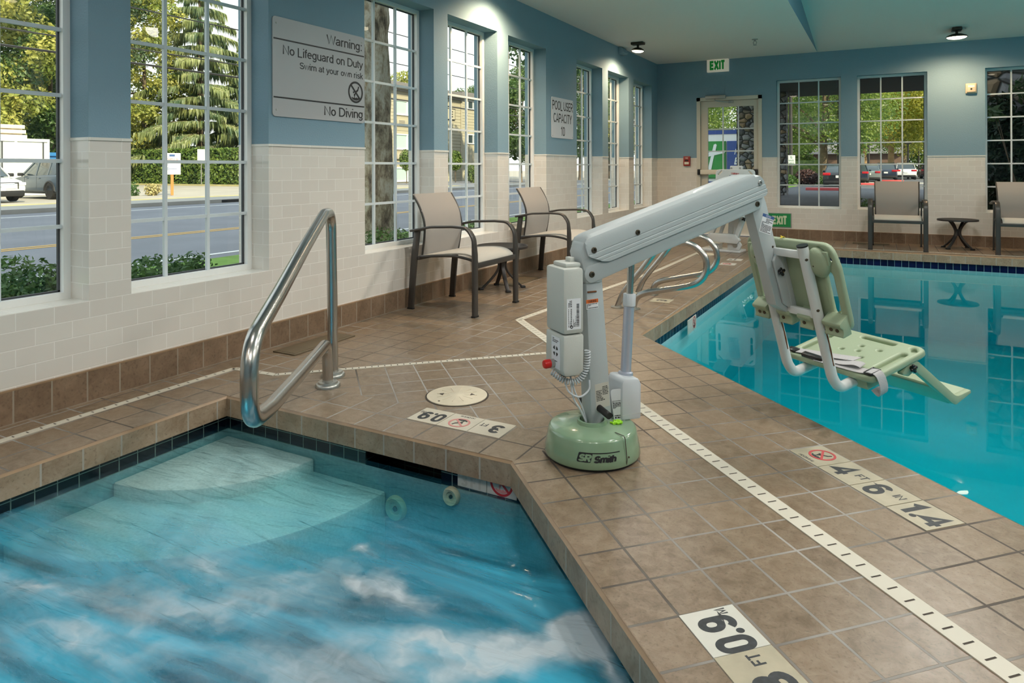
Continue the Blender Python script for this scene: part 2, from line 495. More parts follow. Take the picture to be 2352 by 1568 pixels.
def fillet(pts, r, k=6):
    """Polyline with rounded corners; r scalar or list."""
    P = [Vector(p) for p in pts]; out = [P[0]]
    for i in range(1, len(P) - 1):
        a, b, c = P[i - 1], P[i], P[i + 1]
        ri = r[i] if isinstance(r, (list, tuple)) else r
        u = (a - b); v = (c - b)
        ang = u.angle(v)
        d = min(ri / math.tan(ang / 2), 0.48 * u.length, 0.48 * v.length) if ang > 1e-3 else 0
        p0 = b + u.normalized() * d; p1 = b + v.normalized() * d
        for j in range(k + 1):
            t = j / k
            out.append(p0 * (1 - t) ** 2 + b * 2 * t * (1 - t) + p1 * t * t)
    out.append(P[-1])
    return out
def rrect(w, h, r, k=3):
    out = []
    for cx, cy, a0 in ((w / 2 - r, h / 2 - r, 0), (-w / 2 + r, h / 2 - r, 90), (-w / 2 + r, -h / 2 + r, 180), (w / 2 - r, -h / 2 + r, 270)):
        for j in range(k + 1):
            a = R(a0 + 90 * j / k)
            out.append((cx + r * math.cos(a), cy + r * math.sin(a)))
    return out
def foliage(clumps, n, size, seed, up=0.3, aspect=0.55):
    """Leaf cards scattered through ellipsoid clumps (x,y,z,rx,ry,rz); returns verts, faces."""
    g = np.random.default_rng(seed)
    c = np.array(clumps, float)
    vol = (c[:, 3] * c[:, 4] * c[:, 5]) ** 0.67
    idx = g.choice(len(c), n, p=vol / vol.sum())
    d = g.normal(size=(n, 3)); d /= np.linalg.norm(d, axis=1)[:, None]
    rad = g.random(n) ** 0.4
    p = c[idx, :3] + d * rad[:, None] * c[idx, 3:6]
    nrm = d * 0.6 + g.normal(size=(n, 3)) * 0.7 + np.array([0, 0, up])
    nrm /= np.linalg.norm(nrm, axis=1)[:, None]
    t = np.cross(nrm, g.normal(size=(n, 3))); t /= np.linalg.norm(t, axis=1)[:, None]
    b = np.cross(nrm, t)
    s = size * (0.6 + 0.8 * g.random(n))[:, None]
    v = np.stack([p - t * s, p - b * s * aspect + nrm * s * 0.1, p + t * s, p + b * s * aspect + nrm * s * 0.1], 1).reshape(-1, 3)
    f = np.arange(4 * n).reshape(-1, 4)
    return v, f
def leafmesh(name, mat, vf, parent=None):
    v, f = vf
    me = bpy.data.meshes.new(name)
    me.from_pydata(v.tolist(), [], f.tolist())
    me.materials.append(MATS[mat]); me.update()
    o = bpy.data.objects.new(name, me); COL.objects.link(o)
    if parent is not None: o.parent = parent
    return o
# ================================================================== materials
pm('paint_blue', S(124, 154, 170), 0.75, bump=0.22, bscale=110)
pm('ceiling_white', S(232, 226, 221), 0.85, bump=0.15, bscale=80)
tilemat('wall_tile', S(222, 218, 210), S(216, 211, 203), S(237, 234, 228), 0.1535, 0.0766, 0.0026, offset=0.5, rough=0.13, bump=0.55)
tilemat('sill_tile', S(226, 224, 216), S(221, 219, 211), S(236, 234, 226), 0.1535, 0.20, 0.002, offset=0.0, rough=0.12, bump=0.4)
BR1, BR2, BR3 = S(106, 89, 70), S(126, 107, 86), S(88, 72, 57)
tilemat('deck_tile', BR1, BR2, S(78, 70, 62), 0.152, 0.152, 0.0042, rough=0.30, bump=0.6, mottle=S(154, 137, 117), mscale=24, mamt=0.65, mortar2=S(156, 152, 146), m2scale=1.1)
tilemat('base_tile', S(104, 84, 66), S(124, 102, 82), S(146, 134, 118), 0.152, 0.30, 0.004, rough=0.32, bump=0.5, mottle=S(150, 128, 106), mscale=15, mamt=0.5)
tilemat('coping_tile', S(134, 111, 88), S(156, 132, 106), S(166, 158, 146), 0.152, 0.40, 0.0040, rough=0.38, bump=0.5, mottle=S(178, 158, 136), mscale=16, mamt=0.6)
pm('bullnose', S(150, 124, 96), 0.35, var=0.1, vscale=20)
tilemat('band_tile', S(6, 8, 28), S(4, 6, 20), S(104, 124, 116), 0.0766, 0.05, 0.0022, rough=0.1, bump=0.4)
tilemat('band_tile_pool', S(10, 18, 66), S(6, 12, 52), S(150, 180, 185), 0.0766, 0.40, 0.0022, rough=0.1, bump=0.4)
tilemat('recess_tile', S(6, 6, 14), S(4, 4, 10), S(60, 90, 84), 0.0766, 0.0766, 0.002, rough=0.3, bump=0.2)
pm('spa_plaster', S(132, 160, 160), 0.8, var=0.10, vscale=60, bump=0.2)
pm('spa_step', S(226, 214, 206), 0.8, var=0.10, vscale=90, bump=0.2)
pm('pool_plaster', S(190, 226, 232), 0.8, var=0.03, vscale=3)
pm('white_vinyl', S(232, 234, 232), 0.35)
pm('muntin_white', S(206, 216, 220), 0.4)
pm('door_paint', S(205, 200, 186), 0.45)
pm('alu', S(172, 172, 168), 0.35, 0.8)
pm('dark_gap', S(58, 62, 66), 0.6)
glassmat('glass')
pm('outer_wall', S(150, 140, 124), 0.85, var=0.06)
pm('black_plastic', S(18, 18, 19), 0.35)
pm('black_rubber', S(20, 20, 20), 0.6)
pm('ink', S(22, 23, 26), 0.5)
pm('ink_red', S(176, 40, 44), 0.5)
pm('sign_face', S(178, 180, 183), 0.45)
pm('sign_pale', S(206, 208, 214), 0.4)
pm('marker_tile', S(196, 188, 170), 0.3, var=0.06, vscale=22)
pm('marker_worn', S(170, 162, 140), 0.4, var=0.14, vscale=14)
pm('marker_white', S(204, 203, 194), 0.3, var=0.03, vscale=22)
pm('numeral', S(40, 44, 48), 0.5, var=0.5, vscale=60)
pm('ring_red', S(186, 70, 72), 0.45, var=0.15, vscale=40)
pm('ring_faded', S(200, 132, 128), 0.45, var=0.15, vscale=40)
pm('steel', (0.50, 0.49, 0.465, 1), 0.24, 1.0, var=0.1, vscale=5)
pm('steel_dull', (0.5, 0.5, 0.47, 1), 0.35, 1.0)
pm('lift_grey', S(176, 184, 186), 0.38, coat=0.2, bump=0.06, bscale=300)
pm('lift_white', S(208, 212, 212), 0.35, coat=0.2)
pm('case_grey', S(190, 193, 187), 0.42, bump=0.12, bscale=420)
pm('motor_white', S(200, 206, 211), 0.35)
pm('alu_tube', S(196, 200, 214), 0.3, 0.55)
pm('base_green', S(126, 152, 124), 0.16, var=0.05, vscale=14, coat=0.5)
pm('seat_green', S(152, 166, 138), 0.42, bump=0.1, bscale=260)
pm('strap_grey', S(176, 174, 176), 0.8, bump=0.3, bscale=300)
pm('bolt', S(86, 78, 66), 0.4, 0.8)
pm('brass_screw', S(150, 126, 90), 0.35, 0.9)
pm('red_plastic', S(206, 30, 28), 0.3)
pm('lime', S(150, 214, 30), 0.5)
pm('label_white', S(226, 228, 232), 0.45)
pm('label_grey', S(190, 188, 178), 0.5)
pm('label_orange', S(206, 104, 44), 0.5)
pm('label_blue', S(62, 92, 146), 0.5)
pm('yellow_tie', S(222, 196, 50), 0.5)
pm('rust', S(110, 70, 40), 0.9)
pm('chair_metal', S(70, 67, 64), 0.38, 0.35, coat=0.1)
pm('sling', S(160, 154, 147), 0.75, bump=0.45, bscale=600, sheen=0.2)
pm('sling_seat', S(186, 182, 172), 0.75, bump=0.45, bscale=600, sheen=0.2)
pm('table_metal', S(58, 54, 52), 0.4, 0.3)
pm('exit_white', S(222, 214, 196), 0.45)
pm('exit_glow', S(222, 214, 196), 0.45, emit=S(222, 214, 196), estr=0.22)
pm('exit_green', S(0, 120, 40), 0.5, emit=S(0, 120, 40), estr=0.25)
pm('exit_green_panel', S(32, 140, 78), 0.35)
pm('exit_letter_pale', S(208, 220, 190), 0.5)
pm('fire_red', S(150, 34, 30), 0.35)
pm('horn_beige', S(206, 190, 164), 0.45)
pm('bronze', S(66, 58, 50), 0.4, 0.5)
pm('lamp_glow', S(255, 240, 205), 0.5, emit=(1, 0.86, 0.62, 1), estr=8)
pm('drain_white', S(200, 195, 180), 0.5)
pm('slot', S(60, 52, 44), 0.8)
pm('lid_cream', S(206, 196, 174), 0.45, var=0.05, vscale=20)
pm('panel_olive', S(98, 86, 66), 0.5, var=0.15, vscale=10)
pm('jet_cream', S(222, 200, 166), 0.4)

# ------------------------------------------------------------------ water
def watermat(name, dens, col, bump, bscale, foam=None, stretch=(1, 1, 1), distort=0.0):
    m, nt, out = newmat(name)
    N, L = nt.nodes.new, nt.links.new
    t = N('ShaderNodeBsdfTransparent'); g = N('ShaderNodeBsdfGlossy'); g.inputs['Roughness'].default_value = 0.015 if foam is None else 0.05
    f = N('ShaderNodeFresnel'); f.inputs['IOR'].default_value = 1.33
    x = N('ShaderNodeMixShader')
    ge = N('ShaderNodeNewGeometry'); mu = N('ShaderNodeMath'); mu.operation = 'MULTIPLY_ADD'; mu.inputs[1].default_value = -1; mu.inputs[2].default_value = 1
    L(ge.outputs['Backfacing'], mu.inputs[0])
    fm = N('ShaderNodeMath'); fm.operation = 'MULTIPLY'; L(f.outputs[0], fm.inputs[0]); L(mu.outputs[0], fm.inputs[1])
    L(fm.outputs[0], x.inputs[0]); L(t.outputs[0], x.inputs[1]); L(g.outputs[0], x.inputs[2])
    tc = N('ShaderNodeTexCoord')
    mp = N('ShaderNodeMapping'); mp.inputs['Scale'].default_value = stretch; mp.inputs['Rotation'].default_value = (0, 0, R(-40))
    L(tc.outputs['Object'], mp.inputs['Vector'])
    n = N('ShaderNodeTexNoise'); n.inputs['Scale'].default_value = bscale; n.inputs['Detail'].default_value = 6 if foam else 2; n.inputs['Distortion'].default_value = distort
    L(mp.outputs[0], n.inputs['Vector'])
    b = N('ShaderNodeBump'); b.inputs['Strength'].default_value = bump; b.inputs['Distance'].default_value = 0.02
    L(n.outputs['Fac'], b.inputs['Height'])
    L(b.outputs[0], g.inputs['Normal']); L(b.outputs[0], f.inputs['Normal'])
    top = x.outputs[0]
    if foam:
        top = t.outputs[0]
        # swirling streaks of air, gathered where the jets break the surface
        sep = N('ShaderNodeNewGeometry')
        n1 = N('ShaderNodeTexNoise'); n1.inputs['Scale'].default_value = 3.2; n1.inputs['Detail'].default_value = 5; n1.inputs['Roughness'].default_value = 0.55; n1.inputs['Distortion'].default_value = 1.6
        mp2 = N('ShaderNodeMapping'); mp2.inputs['Scale'].default_value = (0.45, 1.9, 1); mp2.inputs['Rotation'].default_value = (0, 0, R(-46))
        L(tc.outputs['Object'], mp2.inputs['Vector']); L(mp2.outputs[0], n1.inputs['Vector'])
        nw = N('ShaderNodeTexNoise'); nw.inputs['Scale'].default_value = 4.0; nw.inputs['Detail'].default_value = 4
        L(tc.outputs['Object'], nw.inputs['Vector'])
        wv = N('ShaderNodeMix'); wv.data_type = 'RGBA'; wv.blend_type = 'LINEAR_LIGHT'; wv.inputs['Factor'].default_value = 0.22
        L(tc.outputs['Object'], wv.inputs['A']); L(nw.outputs['Color'], wv.inputs['B'])
        acc = None
        for (cx, cy, rx, ry, ang, amp) in foam:
            m1 = N('ShaderNodeMapping'); m1.vector_type = 'TEXTURE'
            m1.inputs['Location'].default_value = (cx, cy, -0.15); m1.inputs['Rotation'].default_value = (0, 0, R(ang)); m1.inputs['Scale'].default_value = (rx, ry, 1)
            L(wv.outputs['Result'], m1.inputs['Vector'])
            gr = N('ShaderNodeTexGradient'); gr.gradient_type = 'QUADRATIC_SPHERE'
            L(m1.outputs[0], gr.inputs['Vector'])
            ml = N('ShaderNodeMath'); ml.operation = 'MULTIPLY_ADD'; ml.inputs[1].default_value = amp; ml.inputs[2].default_value = 0
            L(gr.outputs['Fac'], ml.inputs[0])
            if acc is not None: L(acc, ml.inputs[2])
            acc = ml.outputs[0]
        r = N('ShaderNodeValToRGB'); r.color_ramp.elements[0].position = 0.40; r.color_ramp.elements[1].position = 0.78
        L(n1.outputs['Fac'], r.inputs[0])
        # haze of fine bubbles over the churning part
        sp = N('ShaderNodeSeparateXYZ'); L(tc.outputs['Object'], sp.inputs[0])
        mr = N('ShaderNodeMapRange'); mr.interpolation_type = 'SMOOTHSTEP'
        mr.inputs['From Min'].default_value = 1.95; mr.inputs['From Max'].default_value = 1.25; mr.inputs['To Min'].default_value = 0.0; mr.inputs['To Max'].default_value = 0.22
        L(sp.outputs['Y'], mr.inputs['Value'])
        hz = N('ShaderNodeMath'); hz.operation = 'MULTIPLY'; L(r.outputs[0], hz.inputs[0]); L(mr.outputs[0], hz.inputs[1])
        nf = N('ShaderNodeTexNoise'); nf.inputs['Scale'].default_value = 11; nf.inputs['Detail'].default_value = 5; nf.inputs['Distortion'].default_value = 0.8
        mp3 = N('ShaderNodeMapping'); mp3.inputs['Scale'].default_value = (0.22, 1.7, 1); mp3.inputs['Rotation'].default_value = (0, 0, R(-44))
        L(wv.outputs['Result'], mp3.inputs['Vector']); L(mp3.outputs[0], nf.inputs['Vector'])
        st = N('ShaderNodeMath'); st.operation = 'MULTIPLY_ADD'; st.inputs[1].default_value = 1.5; L(nf.outputs['Fac'], st.inputs[0]); st.inputs[2].default_value = 0.08
        fb = N('ShaderNodeMath'); fb.operation = 'MULTIPLY'; L(acc, fb.inputs[0]); L(st.outputs[0], fb.inputs[1])
        sm = N('ShaderNodeMath'); sm.operation = 'ADD'; sm.use_clamp = True; L(fb.outputs[0], sm.inputs[0]); L(hz.outputs[0], sm.inputs[1])
        cl = N('ShaderNodeMath'); cl.operation = 'MINIMUM'; cl.inputs[1].default_value = 0.85; L(sm.outputs[0], cl.inputs[0])
        dd = N('ShaderNodeBsdfDiffuse'); dd.inputs[0].default_value = S(236, 246, 252)
        dt = N('ShaderNodeBsdfTranslucent'); dt.inputs[0].default_value = S(226, 244, 252)
        df = N('ShaderNodeMixShader'); df.inputs[0].default_value = 0.4; L(dd.outputs[0], df.inputs[1]); L(dt.outputs[0], df.inputs[2])
        # aerated water between the streaks
        ad = N('ShaderNodeBsdfDiffuse'); ad.inputs[0].default_value = S(66, 172, 205)
        mh = N('ShaderNodeMapRange'); mh.interpolation_type = 'SMOOTHSTEP'
        mh.inputs['From Min'].default_value = 2.0; mh.inputs['From Max'].default_value = 1.35; mh.inputs['To Min'].default_value = 0.06; mh.inputs['To Max'].default_value = 0.85
        rx = N('ShaderNodeMath'); rx.operation = 'MULTIPLY_ADD'; rx.inputs[1].default_value = -0.42
        L(sp.outputs['X'], rx.inputs[0]); rx.inputs[2].default_value = 0.62
        yy = N('ShaderNodeMath'); yy.operation = 'ADD'; L(sp.outputs['Y'], yy.inputs[0]); L(rx.outputs[0], yy.inputs[1])
        L(yy.outputs[0], mh.inputs['Value'])
        na = N('ShaderNodeTexNoise'); na.inputs['Scale'].default_value = 2.6; na.inputs['Detail'].default_value = 6; na.inputs['Distortion'].default_value = 1.2
        L(mp2.outputs[0], na.inputs['Vector'])
        ra = N('ShaderNodeValToRGB'); ra.color_ramp.elements[0].position = 0.32; ra.color_ramp.elements[1].position = 0.62; ra.color_ramp.elements[0].color = (0.12, 0.12, 0.12, 1)
        L(na.outputs['Fac'], ra.inputs[0])
        am = N('ShaderNodeMath'); am.operation = 'MULTIPLY'; L(mh.outputs[0], am.inputs[0]); L(ra.outputs[0], am.inputs[1])
        ax_ = N('ShaderNodeMixShader'); L(am.outputs[0], ax_.inputs[0]); L(top, ax_.inputs[1])
        L(ad.outputs[0], ax_.inputs[2])
        top = ax_.outputs[0]
        fx = N('ShaderNodeMixShader'); L(cl.outputs[0], fx.inputs[0]); L(top, fx.inputs[1]); L(df.outputs[0], fx.inputs[2])
        L(fx.outputs[0], x.inputs[1]); top = x.outputs[0]
    L(top, out.inputs['Surface'])
    va = N('ShaderNodeVolumeAbsorption'); va.inputs['Color'].default_value = col; va.inputs['Density'].default_value = dens
    L(va.outputs[0], out.inputs['Volume'])
    return m
watermat('pool_water', 1.6, (0.0, 0.835, 0.865, 1), 0.010, 2.2)
FOAM = [(1.00, 1.09, 0.17, 0.07, 15, 1.1), (1.20, 1.12, 0.32, 0.08, 25, 0.45), (1.42, 1.38, 0.34, 0.10, 22, 0.55), (1.66, 1.42, 0.22, 0.10, 40, 0.7), (1.78, 1.66, 0.08, 0.06, 70, 0.9),
        (1.90, 1.56, 0.14, 0.06, 10, 1.0), (2.02, 1.60, 0.20, 0.10, -25, 1.3), (1.80, 1.40, 0.26, 0.20, 60, 0.55), (1.53, 1.22, 0.48, 0.10, 26, 0.75), (1.40, 1.02, 0.42, 0.08, 22, 0.9),
        (2.52, 1.66, 0.26, 0.11, 55, 1.5), (2.42, 1.52, 0.34, 0.12, 48, 1.0), (2.22, 1.36, 0.42, 0.12, 38, 0.9), (2.62, 1.58, 0.26, 0.10, -50, 0.9), (1.95, 1.22, 0.40, 0.16, 30, 0.55)]
watermat('spa_water', 3.6, (0.0, 0.775, 0.86, 1), 0.6, 9.0, foam=FOAM, stretch=(0.5, 1.9, 1), distort=1.0)

# ================================================================== the room
LY = 10.905
ZT = 1.213
ZC = 2.745
WIN_Z = (0.46, 2.366)
WL = [(-2.15, -1.30), (-1.10, -0.25), (-0.05, 0.80), (0.99, 1.838), (2.04, 2.89), (3.75, 4.60), (4.803, 5.648), (5.863, 6.716), (7.565, 8.42), (8.63, 9.476), (9.702, 10.589)]
WL = WL[3:]
WB = [(1.822, 2.695), (2.904, 3.760), (4.413, 5.27), (5.48, 6.34)]
DOOR = (0.636, 1.616, 0.0, 2.162)
mapL = lambda u, z, d: (-d, u, z)
mapB = lambda u, z, d: (u, LY + d, z)

def wall(name, M, u0, u1, top, openings, T=0.26):
    us = sorted({u0, u1} | {o[0] for o in openings} | {o[1] for o in openings})
    zs = sorted({0.0, ZT, top} | {o[2] for o in openings} | {o[3] for o in openings})
    mb = MB()
    def q(pts, uv, mi):
        mb.cur = mi
        mb.add(pts, [(0, 1, 2, 3)], uvs=[uv])
    def solid(a, b, c, d):
        return not any(o[0] <= a + 1e-6 and b - 1e-6 <= o[1] and o[2] <= c + 1e-6 and d - 1e-6 <= o[3] for o in openings)
    flip = M is mapB
    for a, b in zip(us, us[1:]):
        for c, d in zip(zs, zs[1:]):
            if not solid(a, b, c, d): continue
            p = [(a, c), (b, c), (b, d), (a, d)]
            mi = 1 if d <= ZT + 1e-6 else 0
            q([M(u, z, 0) for u, z in p], p, mi)
            q([M(u, z, T) for u, z in p[::-1]], p[::-1], 2)
    for a, b, c, d in openings:
        for u in (a, b):
            for z0, z1, mi in ((c, min(d, ZT), 1), (max(c, ZT), d, 0)):
                if z1 <= z0: continue
                p = [(0, z0), (T, z0), (T, z1), (0, z1)]
                if u == b: p = p[::-1]
                q([M(u, z, dd) for dd, z in p], [(dd + 0.0255, z) for dd, z in p], mi)
        p = [(a, T), (b, T), (b, 0), (a, 0)]
        if c > 0.01: q([M(u, c, dd) for u, dd in p[::-1]], [(u, dd - 0.005) for u, dd in p[::-1]], 3)
        q([M(u, d, dd) for u, dd in p], [(u, dd) for u, dd in p], 0)
    mb.cur = 3
    # bullnose cap on the tile
    uu = [u0] + [v for o in sorted(openings) for v in o[:2]] + [u1]
    for a, b in zip(uu[::2], uu[1::2]):
        mb.box(M(a - 0.004 if a > u0 else a, ZT - 0.012, 0.01), M(b + 0.004 if b < u1 else b, ZT + 0.002, -0.006))
        for u, sg in ((a, -1), (b, 1)):
            if u0 < u < u1 and not any(abs(o[2]) < 0.01 and u in o[:2] for o in openings): mb.box(M(u + sg * 0.004, ZT - 0.012, 0.009), M(u - sg * 0.008, ZT + 0.002, 0.145))
    return struct(mb.build(name, ['paint_blue', 'wall_tile', 'outer_wall', 'sill_tile']))

wall('wall_left', mapL, -3.0, LY + 0.26, 4.4, [(a, b) + WIN_Z for a, b in WL])
wall('wall_back', mapB, 0.0, 9.0, 4.4, [(a, b, WIN_Z[0] - 0.003, WIN_Z[1]) for a, b in WB] + [DOOR])
mb = MB(); mb.box((9.0, -3, 0), (9.2, LY + 0.26, 4.4)); struct(mb.build('wall_right', 'paint_blue'))
mb = MB(); mb.box((-0.26, -3.2, 0), (9.2, -3.0, 4.4)); struct(mb.build('wall_front', 'paint_blue'))

def window(idx, M, a, b, z0, z1, rec=0.146):
    w = thing('window_%d' % idx, None, None, kind='structure')
    mb = MB(); f = 0.032
    D0, D1 = rec, rec + 0.06
    for p, q in (((a, z0), (b, z0 + f)), ((a, z1 - f), (b, z1)), ((a, z0 + f), (a + f, z1 - f)), ((b - f, z0 + f), (b, z1 - f))):
        mb.box(M(p[0], p[1], D0), M(q[0], q[1], D1))
    mb.build('window_frame', 'white_vinyl', w)
    mb = MB()
    ia, ib, iz0, iz1 = a + f, b - f, z0 + f, z1 - f
    t = 0.009
    for k in (1, 2):
        u = ia + (ib - ia) * k / 3
        mb.box(M(u - t, iz0, D0 + 0.012), M(u + t, iz1, D0 + 0.030))
    for k in range(1, 6):
        z = iz0 + (iz1 - iz0) * k / 6
        mb.box(M(ia, z - t, D0 + 0.0135), M(ib, z + t, D0 + 0.0285))
    mb.build('muntin_grid', 'muntin_white', w)
    mb = MB(); g = 0.008
    for p, q in (((ia, iz0), (ib, iz0 + g)), ((ia, iz1 - g), (ib, iz1)), ((ia, iz0), (ia + g, iz1)), ((ib - g, iz0), (ib, iz1))):
        mb.box(M(p[0], p[1], D0 + 0.031), M(q[0], q[1], D0 + 0.045))
    mb.build('glazing_gasket', 'dark_gap', w)
    mb = MB(); mb.box(M(ia, iz0, D0 + 0.036), M(ib, iz1, D0 + 0.040)); mb.build('glass_pane', 'glass', w)
    return w
k = 1
for a, b in WL: window(k, mapL, a, b, *WIN_Z); k += 1
for a, b in WB: window(k, mapB, a, b, WIN_Z[0] - 0.003, WIN_Z[1], 0.10); k += 1

# door in the back wall
dr = thing('door_1', None, None, kind='structure')
a, b, z0, z1 = DOOR
mb = MB()
mb.box((a, LY - 0.012, 0), (a + 0.055, LY + 0.16, z1)); mb.box((b - 0.055, LY - 0.012, 0), (b, LY + 0.16, z1)); mb.box((a, LY - 0.012, z1 - 0.055), (b, LY + 0.16, z1))
mb.build('door_frame', 'door_paint', dr)
mb = MB(); y0, y1 = LY + 0.03, LY + 0.075
ga, gb, gz0, gz1 = 0.800, 1.492, 0.30, 2.008
mb.box((a + 0.058, y0, 0.012), (ga, y1, z1 - 0.058)); mb.box((gb, y0, 0.012), (b - 0.058, y1, z1 - 0.058))
mb.box((ga, y0, 0.012), (gb, y1, gz0)); mb.box((ga, y0, gz1), (gb, y1, z1 - 0.058))
mb.build('door_leaf', 'door_paint', dr)
mb = MB()
for k in (1, 2):
    u = ga + (gb - ga) * k / 3
    mb.box((u - 0.009, y0 + 0.012, gz0), (u + 0.009, y0 + 0.03, gz1))
for k in range(1, 5):
    z = gz1 - 0.345 * k
    mb.box((ga, y0 + 0.013, z - 0.009), (gb, y0 + 0.029, z + 0.009))
mb.build('muntin_grid', 'muntin_white', dr)
mb = MB(); mb.box((ga, y0 + 0.032, gz0), (gb, y0 + 0.037, gz1)); mb.build('glass_pane', 'glass', dr)
mb = MB(); mb.box((0.69, LY - 0.055, 0.955), (1.50, LY - 0.005, 1.03), 0.008); pb = mb.build('push_bar', 'exit_white', dr)
mb = MB()
for u0, u1 in ((0.655, 0.70), (1.495, 1.545)): mb.box((u0, LY - 0.06, 0.948), (u1, LY + 0.028, 1.037), 0.006)
mb.build('end_cap', 'black_plastic', pb)
mb = MB(); mb.box((0.78, LY - 0.06, 2.135), (1.09, LY - 0.012, 2.185), 0.006); cl = mb.build('door_closer', 'alu', dr)
mb = MB(); mb.tube([(0.93, LY - 0.05, 2.13), (0.94, LY - 0.10, 2.10), (1.08, LY - 0.04, 2.075), (1.18, LY + 0.02, 2.08)], 0.007, 8); mb.box((1.12, LY + 0.005, 2.06), (1.19, LY + 0.03, 2.10)); mb.build('closer_arm', 'alu', cl)

# baseboards
mb = MB(); mb.box((0.0, -3, 0), (0.011, LY, 0.139)); mb.cur = 1; mb.box((0, -3, 0.139), (0.012, LY, 0.146)); struct(mb.build('baseboard_left', ['base_tile', 'bullnose']))
mb = MB()
for u0, u1 in ((0.012, DOOR[0] - 0.003), (DOOR[1] + 0.003, 9.0)):
    mb.cur = 0; mb.box((u0, LY - 0.011, 0), (u1, LY, 0.139)); mb.cur = 1; mb.box((u0, LY - 0.012, 0.139), (u1, LY, 0.146))
struct(mb.build('baseboard_back', ['base_tile', 'bullnose']))

# ceiling: flat along the windows, vaulted over the pool
mb = MB()
mb.cur = 0
XV = 2.385
mb.add([(0, -3, ZC), (0, LY, ZC), (XV, LY, ZC), (XV, -3, ZC)], [(0, 1, 2, 3)])
mb.add([(XV, LY, ZC), (XV, 3.0, ZC + 0.97), (9, 3.0, ZC + 0.97), (9, LY, ZC)], [(0, 3, 2, 1)])
mb.add([(XV, 3.0, ZC + 0.97), (XV, -3.0, ZC), (9, -3.0, ZC), (9, 3.0, ZC + 0.97)], [(0, 3, 2, 1)])
mb.cur = 1
mb.add([(XV, LY, ZC), (XV, -3, ZC), (XV, 3.0, ZC + 0.97)], [(0, 1, 2)])
mb.add([(-.26, -3.2, 4.4), (9.2, -3.2, 4.4), (9.2, LY + .26, 4.4), (-.26, LY + .26, 4.4)], [(0, 1, 2, 3)])
struct(mb.build('ceiling', ['ceiling_white', 'paint_blue']))

# ------------------------------------------------------------------ deck
Q2 = math.sqrt(2)
P0, P1, P2, P3 = (1.854, 4.232), (1.99, 9.78), (8.19, 9.78), (8.186, -2.10)
SPA = [(0.503, 0.25), (3.05, 0.25), (3.05, 1.165), (2.03, 2.185), (0.503, 2.185)]
POOL = [P0, P3, P2, P1]
ax = lambda ox, oy: (lambda p: (p[0] - ox, p[1] - oy))
dg = lambda s0, v0: (lambda p: ((p[1] - p[0]) / Q2 - v0, (p[0] + p[1] - s0) / Q2))
DECK = [
    ([(0, -3), (0.503, -3), (0.503, 2.485), (0, 2.485)], ax(0.047, 0.06)),
    ([(0.503, -3), (3.05, -3), (3.05, 0.25), (0.503, 0.25)], ax(0.047, 0.06)),
    ([(0.503, 2.185), (2.03, 2.185), (2.155, 2.485), (0.503, 2.485)], ax(0.062, 2.335)),
    ([(0, 2.485), (0.45, 2.485), (1.585, 3.615), (0.965, 4.235), (1.2, 8.9), (1.2, LY), (0, LY)], ax(0.02, 0.05)),
    ([(0.45, 2.485), (2.155, 2.485), (2.03, 2.185), (3.05, 1.165), (3.05, -3), (8.2, -3), (1.585, 3.615)], dg(4.407, -0.829)),
    ([(1.585, 3.615), (8.2, -3), (8.186, -2.1), P0, (0.965, 4.235)], dg(5.874, 1.2686)),
    ([(0.965, 4.235), P0, P1, P2, (9, 9.78), (9, LY), (1.2, LY), (1.2, 8.9)], ax(1.86, 0.02)),
    ([(8.186, -3), (9, -3), (9, 9.78), (8.19, 9.78)], ax(0, 0)),
]
mb = MB()
for poly, uvf in DECK:
    mb.add([(x, y, 0) for x, y in poly], [tuple(range(len(poly)))], uvs=[[uvf(p) for p in poly]])
struct(mb.build('floor', 'deck_tile'))

def offset_poly(P, d):
    out = []; n = len(P)
    for i in range(n):
        a, b, c = [Vector(P[(i + k) % n]) for k in (-1, 0, 1)]
        e1 = (b - a).normalized(); e2 = (c - b).normalized()
        n1 = Vector((e1.y, -e1.x)); n2 = Vector((e2.y, -e2.x))      # outward for CCW
        k = d / (1 + n1.dot(n2))
        out.append(tuple(b + (n1 + n2) * k))
    return out
def basin(name, P, rows, mats, floorz, uoff, gap=None):
    mb = MB(); n = len(P)
    rings = [offset_poly(P, r[0]) for r in rows]
    for j in range(len(rows) - 1):
        z0, z1 = rows[j][1], rows[j + 1][1]; vo = rows[j][3]
        mb.cur = rows[j][2]
        for i in range(n):
            A, B = Vector(rings[j][i]), Vector(rings[j][(i + 1) % n]); C, D = Vector(rings[j + 1][i]), Vector(rings[j + 1][(i + 1) % n])
            ln = (Vector(P[(i + 1) % n]) - Vector(P[i])).length
            cuts = [(0, 1)]
            if gap and gap[0] == i and gap[3] == j: cuts = [(0, gap[1]), (gap[2], 1)]
            for t0, t1 in cuts:
                pts = [(*A.lerp(B, t0), z0), (*A.lerp(B, t1), z0), (*C.lerp(D, t1), z1), (*C.lerp(D, t0), z1)]
                u = uoff[i]
                dz = 0.012 if abs(z1 - z0) < 0.01 else 0
                mb.add(pts, [(0, 1, 2, 3)], uvs=[[(u + ln * t0, z0 + vo), (u + ln * t1, z0 + vo), (u + ln * t1, z1 + vo - dz), (u + ln * t0, z1 + vo - dz)]])
    mb.cur = rows[-2][2]
    mb.add([(x, y, floorz) for x, y in rings[-1]], [tuple(range(n))])
    return mb.build(name, mats)
